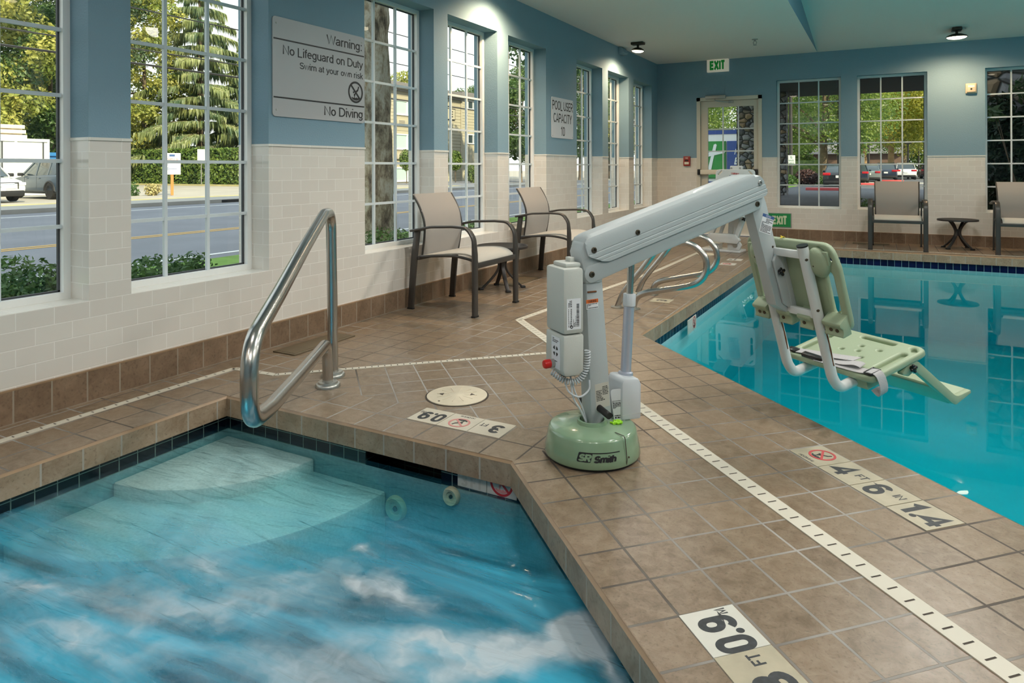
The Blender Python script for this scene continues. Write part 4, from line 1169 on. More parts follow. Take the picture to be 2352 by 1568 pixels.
# ================================================================== chairs and tables
def make_chair(label):
    t = thing('armchair', label, 'chair', (0, 0, 0), 0, 'grey sling armchairs with dark metal frames')
    sec = rrect(0.026, 0.054, 0.011, 3)       # (a along up-vector, b across)
    for s in (-1, 1):
        x = 0.308 * s
        pts = fillet([(x, -0.285, 0.0), (x, -0.285, 0.44), (x, -0.278, 0.56), (x, -0.225, 0.635), (x, -0.10, 0.640), (x, 0.10, 0.630), (x, 0.275, 0.596)], [0, 0.3, 0.1, 0.1, 0.2, 0.3, 0], 5)
        mb = MB()
        m = len(pts); vs = []; fs = []
        for i in range(m):
            tg = (pts[min(i + 1, m - 1)] - pts[max(i - 1, 0)]).normalized()
            across = Vector((1, 0, 0)); nn = tg.cross(across).normalized()
            k = 1.0 if i < m - 3 else 0.85
            thick = 1.15 if pts[i].z < 0.5 else 0.72
            for a, b in sec: vs.append(tuple(pts[i] + nn * a * thick + across * b * k))
        n = len(sec)
        for i in range(m - 1):
            for q in range(n): fs.append((i * n + q, i * n + (q + 1) % n, (i + 1) * n + (q + 1) % n, (i + 1) * n + q))
        fs.append(tuple(range(n))[::-1]); fs.append(tuple((m - 1) * n + q for q in range(n)))
        mb.add(vs, fs, True)
        lg = mb.build('front_leg_and_arm', 'chair_metal', t)
        mb = MB(); mb.box((x - 0.028, -0.302, -0.001), (x + 0.028, -0.268, 0.012), 0.003); mb.build('foot_cap', 'black_rubber', lg)
        xr = 0.283 * s
        mb = MB()
        q = [(0.300, 0.0), (0.285, 0.20), (0.262, 0.42), (0.236, 0.598)]
        w = [0.025, 0.026, 0.027, 0.024]
        mb.prism([(y - ww, z) for (y, z), ww in zip(q, w)] + [(y + ww, z) for (y, z), ww in list(zip(q, w))[::-1]], xr - 0.010, xr + 0.010, 'x', 0.004)
        lg = mb.build('rear_leg', 'chair_metal', t)
        mb = MB(); mb.box((xr - 0.012, 0.272, -0.001), (xr + 0.012, 0.328, 0.012), 0.003); mb.build('foot_cap', 'black_rubber', lg)
    mb = MB(); mb.box((-0.285, -0.298, 0.346), (0.285, -0.274, 0.386), 0.004); mb.build('front_rail', 'chair_metal', t)
    mb = MB(); mb.box((-0.285, 0.222, 0.375), (0.285, 0.240, 0.405), 0.004); mb.build('rear_rail', 'chair_metal', t)
    for s in (-1, 1):
        mb = MB(); mb.tube(smooth_path([(0.268 * s, 0.225, 0.398), (0.268 * s, 0.08, 0.412), (0.268 * s, -0.08, 0.420), (0.268 * s, -0.22, 0.402), (0.268 * s, -0.275, 0.375)], 4), 0.010, 8); mb.build('side_rail', 'chair_metal', t)
        mb = MB(); mb.tube(smooth_path([(0.250 * s, 0.218, 0.405), (0.252 * s, 0.195, 0.55), (0.254 * s, 0.195, 0.66), (0.256 * s, 0.235, 0.77), (0.258 * s, 0.292, 0.862)], 4), 0.009, 8); mb.build('back_rail', 'chair_metal', t)
        mb = MB(); mb.cyl((0.25 * s, 0.205, 0.602), (0.31 * s, 0.205, 0.602), 0.008, n=8); mb.build('back_bracket', 'chair_metal', t)
    def sheet(prof, w, th, name, mat):
        p = smooth_path([(0, y, z) for y, z in prof], 5)
        vs = []; fs = []; m = len(p)
        for i in range(m):
            tg = (p[min(i + 1, m - 1)] - p[max(i - 1, 0)]).normalized(); nn = Vector((0, -tg.z, tg.y))
            for x, sg in ((-w, 1), (w, 1), (w, -1), (-w, -1)): vs.append((x, p[i].y + nn.y * th * sg, p[i].z + nn.z * th * sg))
        for i in range(m - 1):
            for q in range(4): fs.append((i * 4 + q, i * 4 + (q + 1) % 4, i * 4 + 4 + (q + 1) % 4, i * 4 + 4 + q))
        fs += [(3, 2, 1, 0), tuple(4 * (m - 1) + q for q in range(4))]
        mb = MB(); mb.add(vs, fs, True); return mb.build(name, mat, t, sharp=50)
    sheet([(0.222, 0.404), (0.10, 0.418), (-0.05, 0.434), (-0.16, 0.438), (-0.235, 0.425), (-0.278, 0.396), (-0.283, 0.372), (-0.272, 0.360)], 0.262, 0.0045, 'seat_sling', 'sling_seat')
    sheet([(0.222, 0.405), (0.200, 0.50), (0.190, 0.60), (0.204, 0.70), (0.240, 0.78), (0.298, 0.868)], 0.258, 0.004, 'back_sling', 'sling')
    return t
ch = make_chair('nearest armchair, under the first tall window right of the warning sign')
ch.location = (0.370, 4.472, 0); ch.rotation_euler = (0, 0, PI / 2)
for loc, rz, lab in (((0.372, 6.14, 0), PI / 2, 'armchair under the small POOL USER CAPACITY sign'),
                     ((3.385, 10.255, 0), 0, 'armchair in front of the middle window of the back wall'),
                     ((4.745, 10.28, 0), 0, 'armchair cut off by the right edge of the photo')):
    c = copy_tree(ch); c.location = loc; c.rotation_euler = (0, 0, rz); c['label'] = lab

def make_table(label):
    t = thing('side_table', label, 'table', (0, 0, 0), 0, 'round dark metal side tables')
    r, zt = 0.232, 0.385
    # pierced top: rings and short bars
    mb = MB()
    mb.lathe([(r - 0.014, zt - 0.022), (r - 0.002, zt - 0.022), (r, zt - 0.012), (r - 0.002, zt - 0.001), (r - 0.008, zt), (r - 0.014, zt - 0.002)], 48)
    tr = mb.build('top_rim', 'table_metal', t)
    mb = MB()
    rad = [0.0, 0.022, 0.050, 0.080, 0.110, 0.140, 0.170, 0.200, r - 0.012]
    bw = 0.011
    for k in range(1, len(rad)):
        ring(mb, (0, 0), rad[k] - bw, rad[k] + bw * 0.3, 48, zt - 0.008, zt - 0.002)
    for k in range(1, len(rad) - 1):
        n = max(6, int(2 * PI * rad[k] / 0.034))
        for i in range(n):
            a = 2 * PI * (i + 0.5 * (k % 2)) / n
            mb.m = Matrix.Rotation(a, 4, 'Z'); mb.box((rad[k] - 0.002, -0.006, zt - 0.008), (rad[k + 1] - 0.008, 0.006, zt - 0.002))
    mb.m = Matrix.Identity(4); mb.cyl((0, 0, zt - 0.008), (0, 0, zt - 0.002), 0.014, n=16)
    mb.build('pierced_top', 'table_metal', t)
    for k in range(4):
        a = PI / 4 + k * PI / 2
        ca, sa = math.cos(a), math.sin(a)
        p = smooth_path([(0.17, zt - 0.010), (0.11, zt - 0.035), (0.055, zt - 0.10), (0.030, zt - 0.165), (0.045, zt - 0.225), (0.10, zt - 0.295), (0.175, zt - 0.365), (0.195, zt - 0.378)], 4)
        p = [(q.x * ca, q.x * sa, q.y) for q in p]
        mb = MB(); mb.tube(p, 1, sect=rrect(0.034, 0.016, 0.005, 2), up=(-sa, ca, 0)); lg = mb.build('leg', 'table_metal', t)
        mb = MB(); mb.m = Matrix.Rotation(a, 4, 'Z'); mb.box((0.172, -0.022, 0.0), (0.212, 0.022, 0.018), 0.005); mb.build('foot_cap', 'black_rubber', lg)
    mb = MB(); mb.cyl((0, 0, zt - 0.215), (0, 0, zt - 0.13), 0.022, n=16); mb.build('centre_hub', 'table_metal', t)
    return t
tb = make_table('round side table between the two chairs at the window wall')
tb.location = (0.262, 5.262, 0)
tb2 = copy_tree(tb); tb2.location = (4.075, 10.555, 0); tb2.rotation_euler = (0, 0, 0.12); tb2['label'] = 'round side table between the two chairs at the back wall'
# ================================================================== pool lift
def to_mesh(o):
    bpy.context.view_layer.update()
    me = bpy.data.meshes.new_from_object(o)
    bpy.data.objects.remove(o)
    return me
def plate(mb, outer, holes, th, bev=0.004, M=None):
    """A flat plate with rounded edges and holes, in the xy plane, from z=0 to th."""
    cu = bpy.data.curves.new('tmp', 'CURVE'); cu.dimensions = '2D'; cu.fill_mode = 'BOTH'
    cu.extrude = max(th / 2 - bev, 0.0001); cu.bevel_depth = bev; cu.bevel_resolution = 2; cu.offset = -bev
    for lp in [outer] + list(holes):
        sp = cu.splines.new('POLY'); sp.points.add(len(lp) - 1); sp.use_cyclic_u = True
        for p, q in zip(sp.points, lp): p.co = (q[0], q[1], 0, 1)
    o = bpy.data.objects.new('tmp', cu); COL.objects.link(o)
    me = to_mesh(o)
    vs = [Vector((v.co.x, v.co.y, v.co.z + th / 2)) for v in me.vertices]
    if M is not None: vs = [M @ v for v in vs]
    mb.add([tuple(v) for v in vs], [tuple(p.vertices) for p in me.polygons], True)
    bpy.data.meshes.remove(me)
    return mb
def slot(cx, cy, l, w, ang=0, k=5):
    out = []; r = w / 2; h = l / 2 - r
    for s, a0 in ((1, -90), (-1, 90)):
        for j in range(k + 1):
            a = R(a0 + 180 * j / k); out.append((s * h + r * math.cos(a), r * math.sin(a)))
    c, s = math.cos(R(ang)), math.sin(R(ang))
    return [(cx + x * c - y * s, cy + x * s + y * c) for x, y in out]
def rquad(pts, r, k=4):
    """Closed polygon with rounded corners; r scalar or list."""
    out = []; n = len(pts)
    for i in range(n):
        a, b, c = [Vector((*pts[(i + q) % n], 0)) for q in (-1, 0, 1)]
        rr = r[i] if isinstance(r, (list, tuple)) else r
        f = fillet([a, b, c], rr, k)[1:-1]
        out += [(q.x, q.y) for q in f]
    return out
def ribbon(mb, path, wv, th=0.0012):
    p = smooth_path(path, 5); w = Vector(wv) / 2; m = len(p); vs = []; fs = []
    for i in range(m):
        tg = (p[min(i + 1, m - 1)] - p[max(i - 1, 0)]).normalized(); nn = tg.cross(w).normalized() * th
        for a, b in ((-1, 1), (1, 1), (1, -1), (-1, -1)): vs.append(tuple(p[i] + w * a + nn * b))
    for i in range(m - 1):
        for q in range(4): fs.append((i * 4 + q, i * 4 + (q + 1) % 4, i * 4 + 4 + (q + 1) % 4, i * 4 + 4 + q))
    fs += [(3, 2, 1, 0), tuple(4 * (m - 1) + q for q in range(4))]
    return mb.add(vs, fs, True)
def knob(name, c, axis, r, parent):
    """Black star knob with its stalk along an axis."""
    mb = MB(); mb.m = Matrix.Translation(c) @ Vector(axis).to_track_quat('Z', 'Y').to_matrix().to_4x4()
    mb.cyl((0, 0, 0), (0, 0, 0.014), r * 0.42, n=14)
    for k in range(4):
        a = PI / 2 * k + 0.4
        mb.ball((r * 0.62 * math.cos(a), r * 0.62 * math.sin(a), 0.014), r * 0.34, sz=0.8, n=8)
    mb.ball((0, 0, 0.016), r * 0.5, sz=0.6, n=8)
    o = mb.build(name, 'black_plastic', parent)
    m2 = MB(); m2.m = mb.m; m2.cyl((0, 0, 0.014), (0, 0, 0.024), r * 0.14, n=8); m2.build('knob_stud', 'brass_screw', o)
    return o
def lines_label(mb, x0, x1, y0, y1, n, seed, M, gap=0.45):
    """Rows of small print as short bars."""
    rr = random.Random(seed); mb.m = M
    h = (y1 - y0) / n
    for i in range(n):
        x = x0
        while x < x1 - 0.002:
            w = min(rr.uniform(0.002, 0.007), x1 - x)
            mb.box((x, y1 - (i + 1) * h + h * gap * 0.5, 0), (x + w, y1 - i * h - h * gap * 0.5, 0.0002)); x += w + 0.0016
            if rr.random() < 0.08: break
    mb.m = Matrix.Identity(4)

RZ = R(53)
lift = thing('pool_lift', 'large grey and green pool lift on the deck between hot tub and pool', 'pool lift', (2.25, 2.426, 0), RZ)
# ---- base
bx, by = -0.024, -0.030
mb = MB(); mb.lathe([(0.158, 0.0), (0.166, 0.0), (0.166, 0.014), (0.158, 0.014)], 56, (bx, by, 0)); mb.build('rubber_foot', 'black_rubber', lift)
mb = MB(); mb.lathe([(0.150, 0.014), (0.176, 0.012), (0.178, 0.018), (0.1755, 0.040), (0.164, 0.098), (0.160, 0.106), (0.152, 0.110), (0.058, 0.116), (0.055, 0.128), (0.046, 0.128), (0.046, 0.10)], 72, (bx, by, 0))
base = mb.build('base_cover', 'base_green', lift)
mb = MB(); mb.m = Matrix.Translation((bx, by, 0)) @ Matrix.Rotation(R(-78), 4, 'Z')
mb.prism([(0.120, 0.1135), (0.162, 0.1135), (0.1685, 0.106), (0.1785, 0.035), (0.176, 0.016), (0.1775, 0.016), (0.180, 0.035), (0.170, 0.107), (0.163, 0.115), (0.120, 0.115)], -0.0014, 0.0014, 'y'); mb.build('cover_seam', 'slot', base)
mb = MB(); mb.m = Matrix.Translation((bx, by, 0)) @ Matrix.Rotation(R(-74), 4, 'Z'); mb.cyl((0.1735, 0, 0.040), (0.1775, 0, 0.040), 0.0035, n=8); mb.build('cover_screw', 'bolt', base)
def bent(name, me_or_mb, a0, z0, parent, mat, lift_=0.0):
    me = me_or_mb
    for v in me.vertices:
        x, y, e = v.co
        z = z0 + y
        r = 0.1755 - (z - 0.040) * (0.0115 / 0.058) + 0.0006 + max(e, 0) + lift_
        a = a0 + x / 0.172
        v.co = (bx + r * math.cos(a), by + r * math.sin(a), z)
    me.materials.clear(); me.materials.append(MATS[mat])
    o = bpy.data.objects.new(name, me); COL.objects.link(o); o.parent = parent
    return o
def text_mesh(body, size, sx, x, y, shear=0.0, bold=0.0, al='LEFT', space=1.0):
    me = stroke_mesh(body, 0.72 * size, 0.15 + 2 * bold / (0.72 * size), sx, al, space, 1.4, shear)
    for v in me.vertices: v.co = (v.co.x + x, v.co.y + y, v.co.z)
    return me
A0L = R(-60) - RZ
zL = 0.054
m1 = MB(); pts = rquad([(-0.080, -0.016), (-0.030, -0.016), (-0.022, 0.016), (-0.072, 0.016)], [0.006, 0.006, 0.004, 0.006])
bm = bmesh.new(); fv = [bm.verts.new((x, y, 0)) for x, y in pts]; bm.faces.new(fv); bmesh.ops.triangulate(bm, faces=bm.faces[:]); bmesh.ops.subdivide_edges(bm, edges=bm.edges[:], cuts=3); m1.bm(bm)
o = m1.build('logo_block', 'ink', None); me = o.data; bpy.data.objects.remove(o); bent('logo_block', me, A0L, zL, base, 'ink')
m1 = MB()
for i in range(14): x = -0.026 + i * 0.0075; m1.add([(x, 0.0125, 0), (x + 0.0075, 0.0125, 0), (x + 0.0075, 0.016, 0), (x, 0.016, 0)], [(0, 1, 2, 3)])
o = m1.build('logo_bar', 'ink', None); me = o.data; bpy.data.objects.remove(o); bent('logo_bar', me, A0L, zL, base, 'ink')
bent('lettering', text_mesh('SR', 0.032, 1.32, -0.0525, -0.001, 0.22, 0.0012, 'CENTER'), A0L, zL, base, 'base_green', 0.0006)
bent('lettering', text_mesh('Smith', 0.031, 1.36, -0.020, -0.005, 0.22, 0.0012), A0L, zL, base, 'ink')
# ---- mast
mb = MB(); mb.prism([(-0.030, 0.098), (0.062, 0.098), (0.020, 0.655), (-0.052, 0.655)], -0.036, 0.036, 'y', 0.007); mast = mb.build('mast', 'lift_grey', lift)
mb = MB(); mb.prism([(-0.056, 0.635), (0.016, 0.635), (0.018, 0.70), (-0.010, 0.795), (-0.040, 0.803), (-0.066, 0.788), (-0.080, 0.750)], -0.044, 0.044, 'y', 0.010); mb.build('mast_head', 'lift_grey', lift)
# ---- arms (upper bolt line)
U = Vector((0.959, 0.283)); Nn = Vector((-0.283, 0.959)); Oa = Vector((-0.027, 0.761))
def ap(x, h): q = Oa + U * x + Nn * h; return q.x, q.y
half = [(0.0, 0.058), (0.030, 0.057), (0.046, 0.047), (0.0525, 0.030), (0.0525, -0.009), (0.0500, -0.0115), (0.0560, -0.014), (0.0560, -0.029), (0.0535, -0.0315), (0.0595, -0.034), (0.0595, -0.043), (0.0575, -0.045), (0.0605, -0.047), (0.0605, -0.060), (0.0, -0.060)]
sec = half + [(-n_, h) for n_, h in half[-2:0:-1]]
stat = [(-0.030, -0.012, 0.022), (-0.026, -0.018, 0.036), (-0.015, -0.026, 0.048), (0.0, -0.036, 0.056), (0.020, -0.050, 0.058), (0.048, -0.060, 0.058), (0.25, -0.06, 0.058), (0.5, -0.06, 0.058), (0.73, -0.060, 0.058), (0.79, -0.060, 0.052), (0.83, -0.060, 0.042), (0.856, -0.058, 0.028), (0.868, -0.050, 0.012), (0.872, -0.040, 0.0)]
vs = []; fs = []; ns = len(sec)
for x, lo, hi in stat:
    for n_, h in sec:
        hh = min(max(h, lo), hi); s_, z_ = ap(x, hh); vs.append((s_, -n_, z_))
for i in range(len(stat) - 1):
    for k in range(ns): fs.append((i * ns + k, i * ns + (k + 1) % ns, (i + 1) * ns + (k + 1) % ns, (i + 1) * ns + k))
fs.append(tuple(range(ns))[::-1]); fs.append(tuple((len(stat) - 1) * ns + k for k in range(ns)))
mb = MB(); mb.add(vs, fs, True); cover = mb.build('upper_arm_cover', 'lift_grey', lift, sharp=25)
b2n, b2f = Vector((-0.035, 0.671)), Vector((0.774, 0.912))
u2 = (b2f - b2n).normalized(); n2 = Vector((-u2.y, u2.x)); ln2 = (b2f - b2n).length
out = []
for k in range(9): a = PI / 2 + PI * k / 8; q = b2n + u2 * (0.030 * math.cos(a)) + n2 * (0.034 * math.sin(a)); out.append((q.x, q.y))
for k in range(9): a = -PI / 2 + PI * k / 8; q = b2f + u2 * (0.026 * math.cos(a)) + n2 * (0.026 * math.sin(a)); out.append((q.x, q.y))
mb = MB(); mb.prism(out, -0.049, 0.049, 'y', 0.006); low = mb.build('lower_arm', 'lift_grey', lift)
def bolt(c, n0, par, r=0.0115, mat='bolt'):
    mb = MB(); mb.m = Matrix.Translation((c[0], -n0, c[1])) @ Matrix.Rotation(PI / 2, 4, 'X')
    mb.lathe([(0, 0), (r, 0), (r, 0.003), (r * 0.8, 0.005), (r * 0.45, 0.005), (r * 0.42, 0.001), (0, 0.001)], 20); mb.build('pivot_bolt', mat, par)
bolt(ap(0, 0), 0.052, cover); bolt(ap(0.848, 0), 0.052, cover, 0.0115, 'alu'); bolt((0.168, 0.819), 0.052, cover, 0.0105)
bolt(tuple(b2n), 0.049, low); bolt(tuple(b2f), 0.049, low)
# ---- hanger post
mb = MB(); mb.prism([(0.735, 0.985), (0.800, 1.000), (0.838, 0.915), (0.985, 0.420), (0.893, 0.472), (0.752, 0.905)], -0.036, 0.022, 'y', 0.006); post = mb.build('hanger_post', 'lift_grey', lift)
mb = MB(); mb.prism([(0.862, 0.668), (0.886, 0.710), (0.926, 0.708), (1.003, 0.448), (0.968, 0.455), (0.922, 0.480)], -0.050, -0.038, 'y', 0.003); br_ = mb.build('bracket_plate', 'lift_grey', lift)
mb = MB(); mb.prism([(0.902, 0.700), (0.909, 0.700), (0.975, 0.462), (0.968, 0.462)], -0.052, -0.049, 'y'); mb.build('plate_rib', 'lift_grey', br_)
knob('star_knob', (0.893, -0.052, 0.622), (0, -1, 0), 0.021, br_)
mb = MB(); mb.m = Matrix.Identity(4); mb.cyl((0.872, -0.0355, 0.726), (0.872, -0.0375, 0.726), 0.005, n=10); mb.build('post_hole', 'slot', post)
mb = MB()
mb.m = Matrix.Translation((0, 0, 0))
mb.box((0.878, -0.185, 0.690), (0.906, 0.055, 0.722), 0.004); mb.build('cross_bar', 'lift_white', lift)
mb = MB(); mb.box((0.958, -0.185, 0.437), (0.984, 0.055, 0.470), 0.004); mb.build('cross_bar', 'lift_white', lift)
# ---- seat tubes
for n_, lb in ((-0.055, 0), (0.185, 1)):
    p = fillet([(0.882, -n_, 0.742), (1.050, -n_, 0.185), (1.090, -n_, 0.135), (1.46, -n_, 0.215)], [0, 0.12, 0.06, 0], 7)
    mb = MB(); mb.tube(p, 0.0225, 16); tb_ = mb.build('seat_tube', 'lift_white', lift)
    mb = MB(); d_ = Vector((-0.287, 0, 0.958)); mb.cyl(Vector((0.882, -n_, 0.742)), Vector((0.882, -n_, 0.742)) + d_ * 0.006, 0.023, n=18); mb.build('tube_cap', 'black_plastic', tb_)
    mb = MB(); mb.tube(smooth_path([(0.985, -n_ - 0.0222, 0.40), (1.008, -n_ - 0.0224, 0.335), (1.030, -n_ - 0.0222, 0.255), (1.036, -n_ - 0.0222, 0.24)][: 4 if lb else 3], 3), [0.002, 0.0025, 0.0035, 0.003, 0.004, 0.003, 0.0025, 0.003, 0.002, 0.001][: 10 if lb else 7], 6); mb.build('chipped_streak', 'rust', tb_)
    for sx, zz in ((0.898, 0.690), (0.962, 0.478)):
        mb = MB(); mb.m = Matrix.Translation((sx - 0.012, -n_ - 0.017, zz)) @ Vector((-0.6, -0.8, 0)).to_track_quat('Z', 'Y').to_matrix().to_4x4(); mb.ball((0, 0, 0), 0.007, sz=0.6, n=8); mb.build('tube_bolt', 'bolt', tb_)
# ---- backrest: x across (towards -y), y down
D_ = Vector((0.287, 0, -0.958)); F_ = Vector((0.958, 0, 0.287)); X_ = Vector((0, -1, 0))
Mb = Matrix.Identity(4)
for i in range(3): Mb[i][0] = X_[i]; Mb[i][1] = D_[i]; Mb[i][2] = F_[i]
O_ = Vector((0.908, -0.065, 0.758))
Mb = Matrix.Translation(O_ + F_ * 0.002) @ Mb
hw, hh = 0.248, 0.372
outer = rquad([(-hw + 0.02, 0), (hw - 0.02, 0), (hw, 0.10), (hw, hh), (-hw, hh), (-hw, 0.10)], [0.07, 0.07, 0.08, 0.045, 0.045, 0.08])
hol = [slot(0.192, 0.215, 0.19, 0.036, 90)[::-1], slot(-0.192, 0.215, 0.19, 0.036, 90)[::-1], slot(0.190, 0.050, 0.075, 0.022, 48)[::-1], slot(-0.190, 0.050, 0.075, 0.022, -48)[::-1], slot(0.204, 0.322, 0.040, 0.020, 62)[::-1], slot(-0.204, 0.322, 0.040, 0.020, -62)[::-1], slot(0, 0.345, 0.09, 0.022)[::-1]]
mb = MB(); plate(mb, outer, hol, 0.026, 0.009, Mb); back = mb.build('backrest', 'seat_green', lift, sharp=60)
for x in (0.160, -0.160):
    mb = MB(); mb.m = Mb; mb.ball((x, 0.082, -0.002), 0.052, 1.0, 1.25, 0.62, 14); mb.box((min(x, x * 1.35) , 0.03, -0.012), (max(x, x * 1.35), 0.09, 0.004), 0.006); mb.build('clamp_boss', 'seat_green', back)
    mb = MB(); mb.m = Mb; mb.cyl((x - 0.004, 0.088, -0.0345), (x - 0.004, 0.088, -0.030), 0.0035, n=8); mb.build('boss_hole', 'bolt', back)
for x0, x1 in ((-0.235, -0.152), (-0.092, -0.02), (0.022, 0.092), (0.150, 0.240)):
    mb = MB(); mb.m = Mb
    yy = [(0.318, -0.052), (0.330, -0.052), (0.345, -0.040), (0.362, -0.040), (0.374, -0.048), (0.380, -0.044), (0.380, 0.004), (0.295, 0.004)]
    bmx = MB(); mb.prism([(y, z) for y, z in yy], x0, x1, 'x', 0.005); mb.build('tube_clamp', 'seat_green', back)
    for k, q in enumerate((0.35, 0.68)[: 2 if abs(x1 + x0) > 0.3 else 1]):
        xx = x0 + (x1 - x0) * q
        mb = MB(); mb.m = Mb; mb.cyl((xx, 0.3535, -0.043), (xx, 0.3535, -0.039), 0.0075, n=12); mb.build('clamp_bolt', 'bolt', back)
mb = MB(); mb.m = Mb; ribbon(mb, [(-0.02, -0.004, 0.0), (-0.02, -0.006, 0.014), (-0.02, 0.012, 0.029)], (0.008, 0, 0)); mb.tube([(-0.02, -0.005, 0.01), (-0.026, -0.012, 0.008)], 0.0025, 6); mb.build('cable_tie', 'yellow_tie', back)
# ---- seat pan: x across, y forward
f_ = Vector((0.974, 0, 0.225)); u_ = Vector((-0.225, 0, 0.974))
Mp = Matrix.Identity(4)
for i in range(3): Mp[i][0] = X_[i]; Mp[i][1] = f_[i]; Mp[i][2] = u_[i]
Mp = Matrix.Translation(Vector((1.150, -0.068, 0.172))) @ Mp
pw, pl = 0.232, 0.365
outer = rquad([(-pw, 0), (pw, 0), (pw, pl), (-pw, pl)], [0.04, 0.04, 0.05, 0.05])
hol = [slot(pw - 0.045, 0.175, 0.20, 0.032, 90), slot(-pw + 0.045, 0.175, 0.20, 0.032, 90), slot(0.02, pl - 0.040, 0.17, 0.028), slot(pw - 0.038, pl - 0.045, 0.05, 0.022, -50)] + [slot(x, y, 0.020, 0.018) for x, y in ((0.0, 0.24), (-0.05, 0.17), (0.02, 0.19), (0.09, 0.24), (0.07, 0.14))]
mb = MB(); plate(mb, outer, [h[::-1] for h in hol], 0.030, 0.009, Mp); pan = mb.build('seat_pan', 'seat_green', lift, sharp=60)
mb = MB(); mb.m = Mp; mb.box((-pw + 0.012, 0.012, 0.001), (pw - 0.012, pl - 0.012, 0.012)); mb.build('pan_underside', 'seat_green', pan)
mb = MB(); mb.m = Mp; mb.box((0.115, 0.02, -0.045), (0.185, 0.10, 0.003), 0.006); mb.build('tube_clamp', 'seat_green', pan)
# ---- foot rest
fr = None
for n_ in (0.278, -0.135):
    mb = MB(); mb.prism(rquad([(1.335, 0.188), (1.395, 0.246), (1.445, 0.232), (1.700, 0.045), (1.800, 0.062), (1.802, 0.046), (1.695, 0.008), (1.665, 0.022), (1.42, 0.195), (1.38, 0.175)], [0.01, 0.02, 0.03, 0.06, 0.006, 0.006, 0.02, 0.03, 0.03, 0.02]), -n_ - 0.014, -n_ + 0.014, 'y', 0.005)
    if fr is None: fr = mb.build('foot_rest', 'seat_green', lift)
    else: mb.build('side_arm', 'seat_green', fr)
mb = MB(); mb.prism([(1.560, 0.098), (1.680, 0.010), (1.700, 0.008), (1.802, 0.048), (1.800, 0.062), (1.700, 0.028), (1.690, 0.028), (1.565, 0.112)], -0.268, 0.125, 'y', 0.004); mb.build('foot_plate', 'seat_green', fr)
knob('star_knob', (1.392, -0.293, 0.212), (0, -1, 0), 0.022, fr)
# ---- belt
Ms = Mp
strap = MB(); strap.m = Ms
zt_ = 0.031
ribbon(strap, [(-0.225, 0.030, zt_), (-0.15, 0.038, zt_ + 0.006), (-0.02, 0.055, zt_ + 0.014), (0.10, 0.085, zt_ + 0.016)], (0.006, 0.046, 0.0))
ribbon(strap, [(-0.10, 0.030, zt_ + 0.003), (0.06, 0.035, zt_ + 0.010), (0.125, 0.045, zt_ + 0.020), (0.150, 0.052, zt_ + 0.012), (0.120, 0.045, zt_ + 0.004), (0.02, 0.035, zt_ + 0.005), (-0.05, 0.03, zt_ + 0.002)], (-0.006, 0.044, 0.0))
ribbon(strap, [(-0.06, 0.018, zt_ + 0.001), (0.08, 0.020, zt_ + 0.004), (0.17, 0.028, zt_ + 0.004), (0.205, 0.035, zt_ + 0.012), (0.232, 0.040, zt_ + 0.006), (0.244, 0.042, 0.01), (0.246, 0.042, -0.03), (0.232, 0.04, -0.055), (0.205, 0.038, -0.035)], (0, 0.046, 0.0))
belt = strap.build('seat_belt', 'strap_grey', lift)
mb = MB(); mb.m = Ms
for x in (0.190, 0.222): mb.box((x - 0.003, 0.008, zt_ + 0.004), (x + 0.003, 0.068, zt_ + 0.012), 0.001)
for y in (0.010, 0.064): mb.box((0.190, y - 0.003, zt_ + 0.004), (0.222, y + 0.003, zt_ + 0.012), 0.001)
mb.box((-0.225, 0.010, zt_), (-0.175, 0.045, zt_ + 0.012), 0.003); mb.build('belt_slider', 'black_plastic', belt)
mb = MB(); mb.m = Ms; mb.prism([(-0.13, 0.000), (-0.02, 0.002), (-0.02, 0.028), (-0.13, 0.030)], zt_ - 0.001, zt_ + 0.016, 'z', 0.003); mb.build('belt_buckle', 'black_plastic', belt)
# ---- control box
mb = MB(); mb.box((-0.166, -0.070, 0.462), (-0.080, 0.070, 0.702), 0.012); box_ = mb.build('battery', 'case_grey', lift)
mb = MB(); mb.box((-0.146, -0.050, 0.700), (-0.080, 0.050, 0.718), 0.007); mb.box((-0.110, -0.018, 0.716), (-0.090, 0.018, 0.734), 0.003); mb.build('battery_handle', 'case_grey', box_)
mb = MB(); mb.prism([(-0.166, 0.459), (-0.080, 0.459), (-0.082, 0.322), (-0.104, 0.310), (-0.160, 0.310), (-0.168, 0.335)], -0.070, 0.070, 'y', 0.008); ctl = mb.build('control_box', 'case_grey', lift)
mb = MB(); mb.box((-0.14, -0.03, 0.296), (-0.09, 0.03, 0.312), 0.004); mb.build('cable_gland', 'black_plastic', ctl)
Mn = lambda s, n_, z: Matrix(((1, 0, 0, s), (0, 0, -1, -n_), (0, 1, 0, z), (0, 0, 0, 1)))     # sticker on a face towards n+
Mf = lambda s, n_, z: Matrix(((0, 0, -1, s), (-1, 0, 0, -n_), (0, 1, 0, z), (0, 0, 0, 1)))    # sticker on the face towards -s (x runs to n+)
mb = MB(); mb.m = Mn(-0.1235, 0.0702, 0.536); mb.box((-0.029, -0.056, 0), (0.029, 0.056, 0.0004)); lb = mb.build('spec_label', 'label_white', box_)
mb = MB(); M = Mn(-0.1235, 0.0707, 0.536)
rr = random.Random(4); y = -0.046; mb.m = M
while y < 0.036: w = rr.choice((0.0012, 0.0018, 0.0028)); mb.box((0.011, y, 0), (0.022, y + w, 0.0002)); y += w + rr.choice((0.0010, 0.0016))
lines_label(mb, -0.046, 0.050, -0.010, 0.004, 4, 1, M @ Matrix.Rotation(PI / 2, 4, 'Z'))
lines_label(mb, -0.046, 0.020, 0.008, 0.024, 5, 2, M @ Matrix.Rotation(PI / 2, 4, 'Z'))
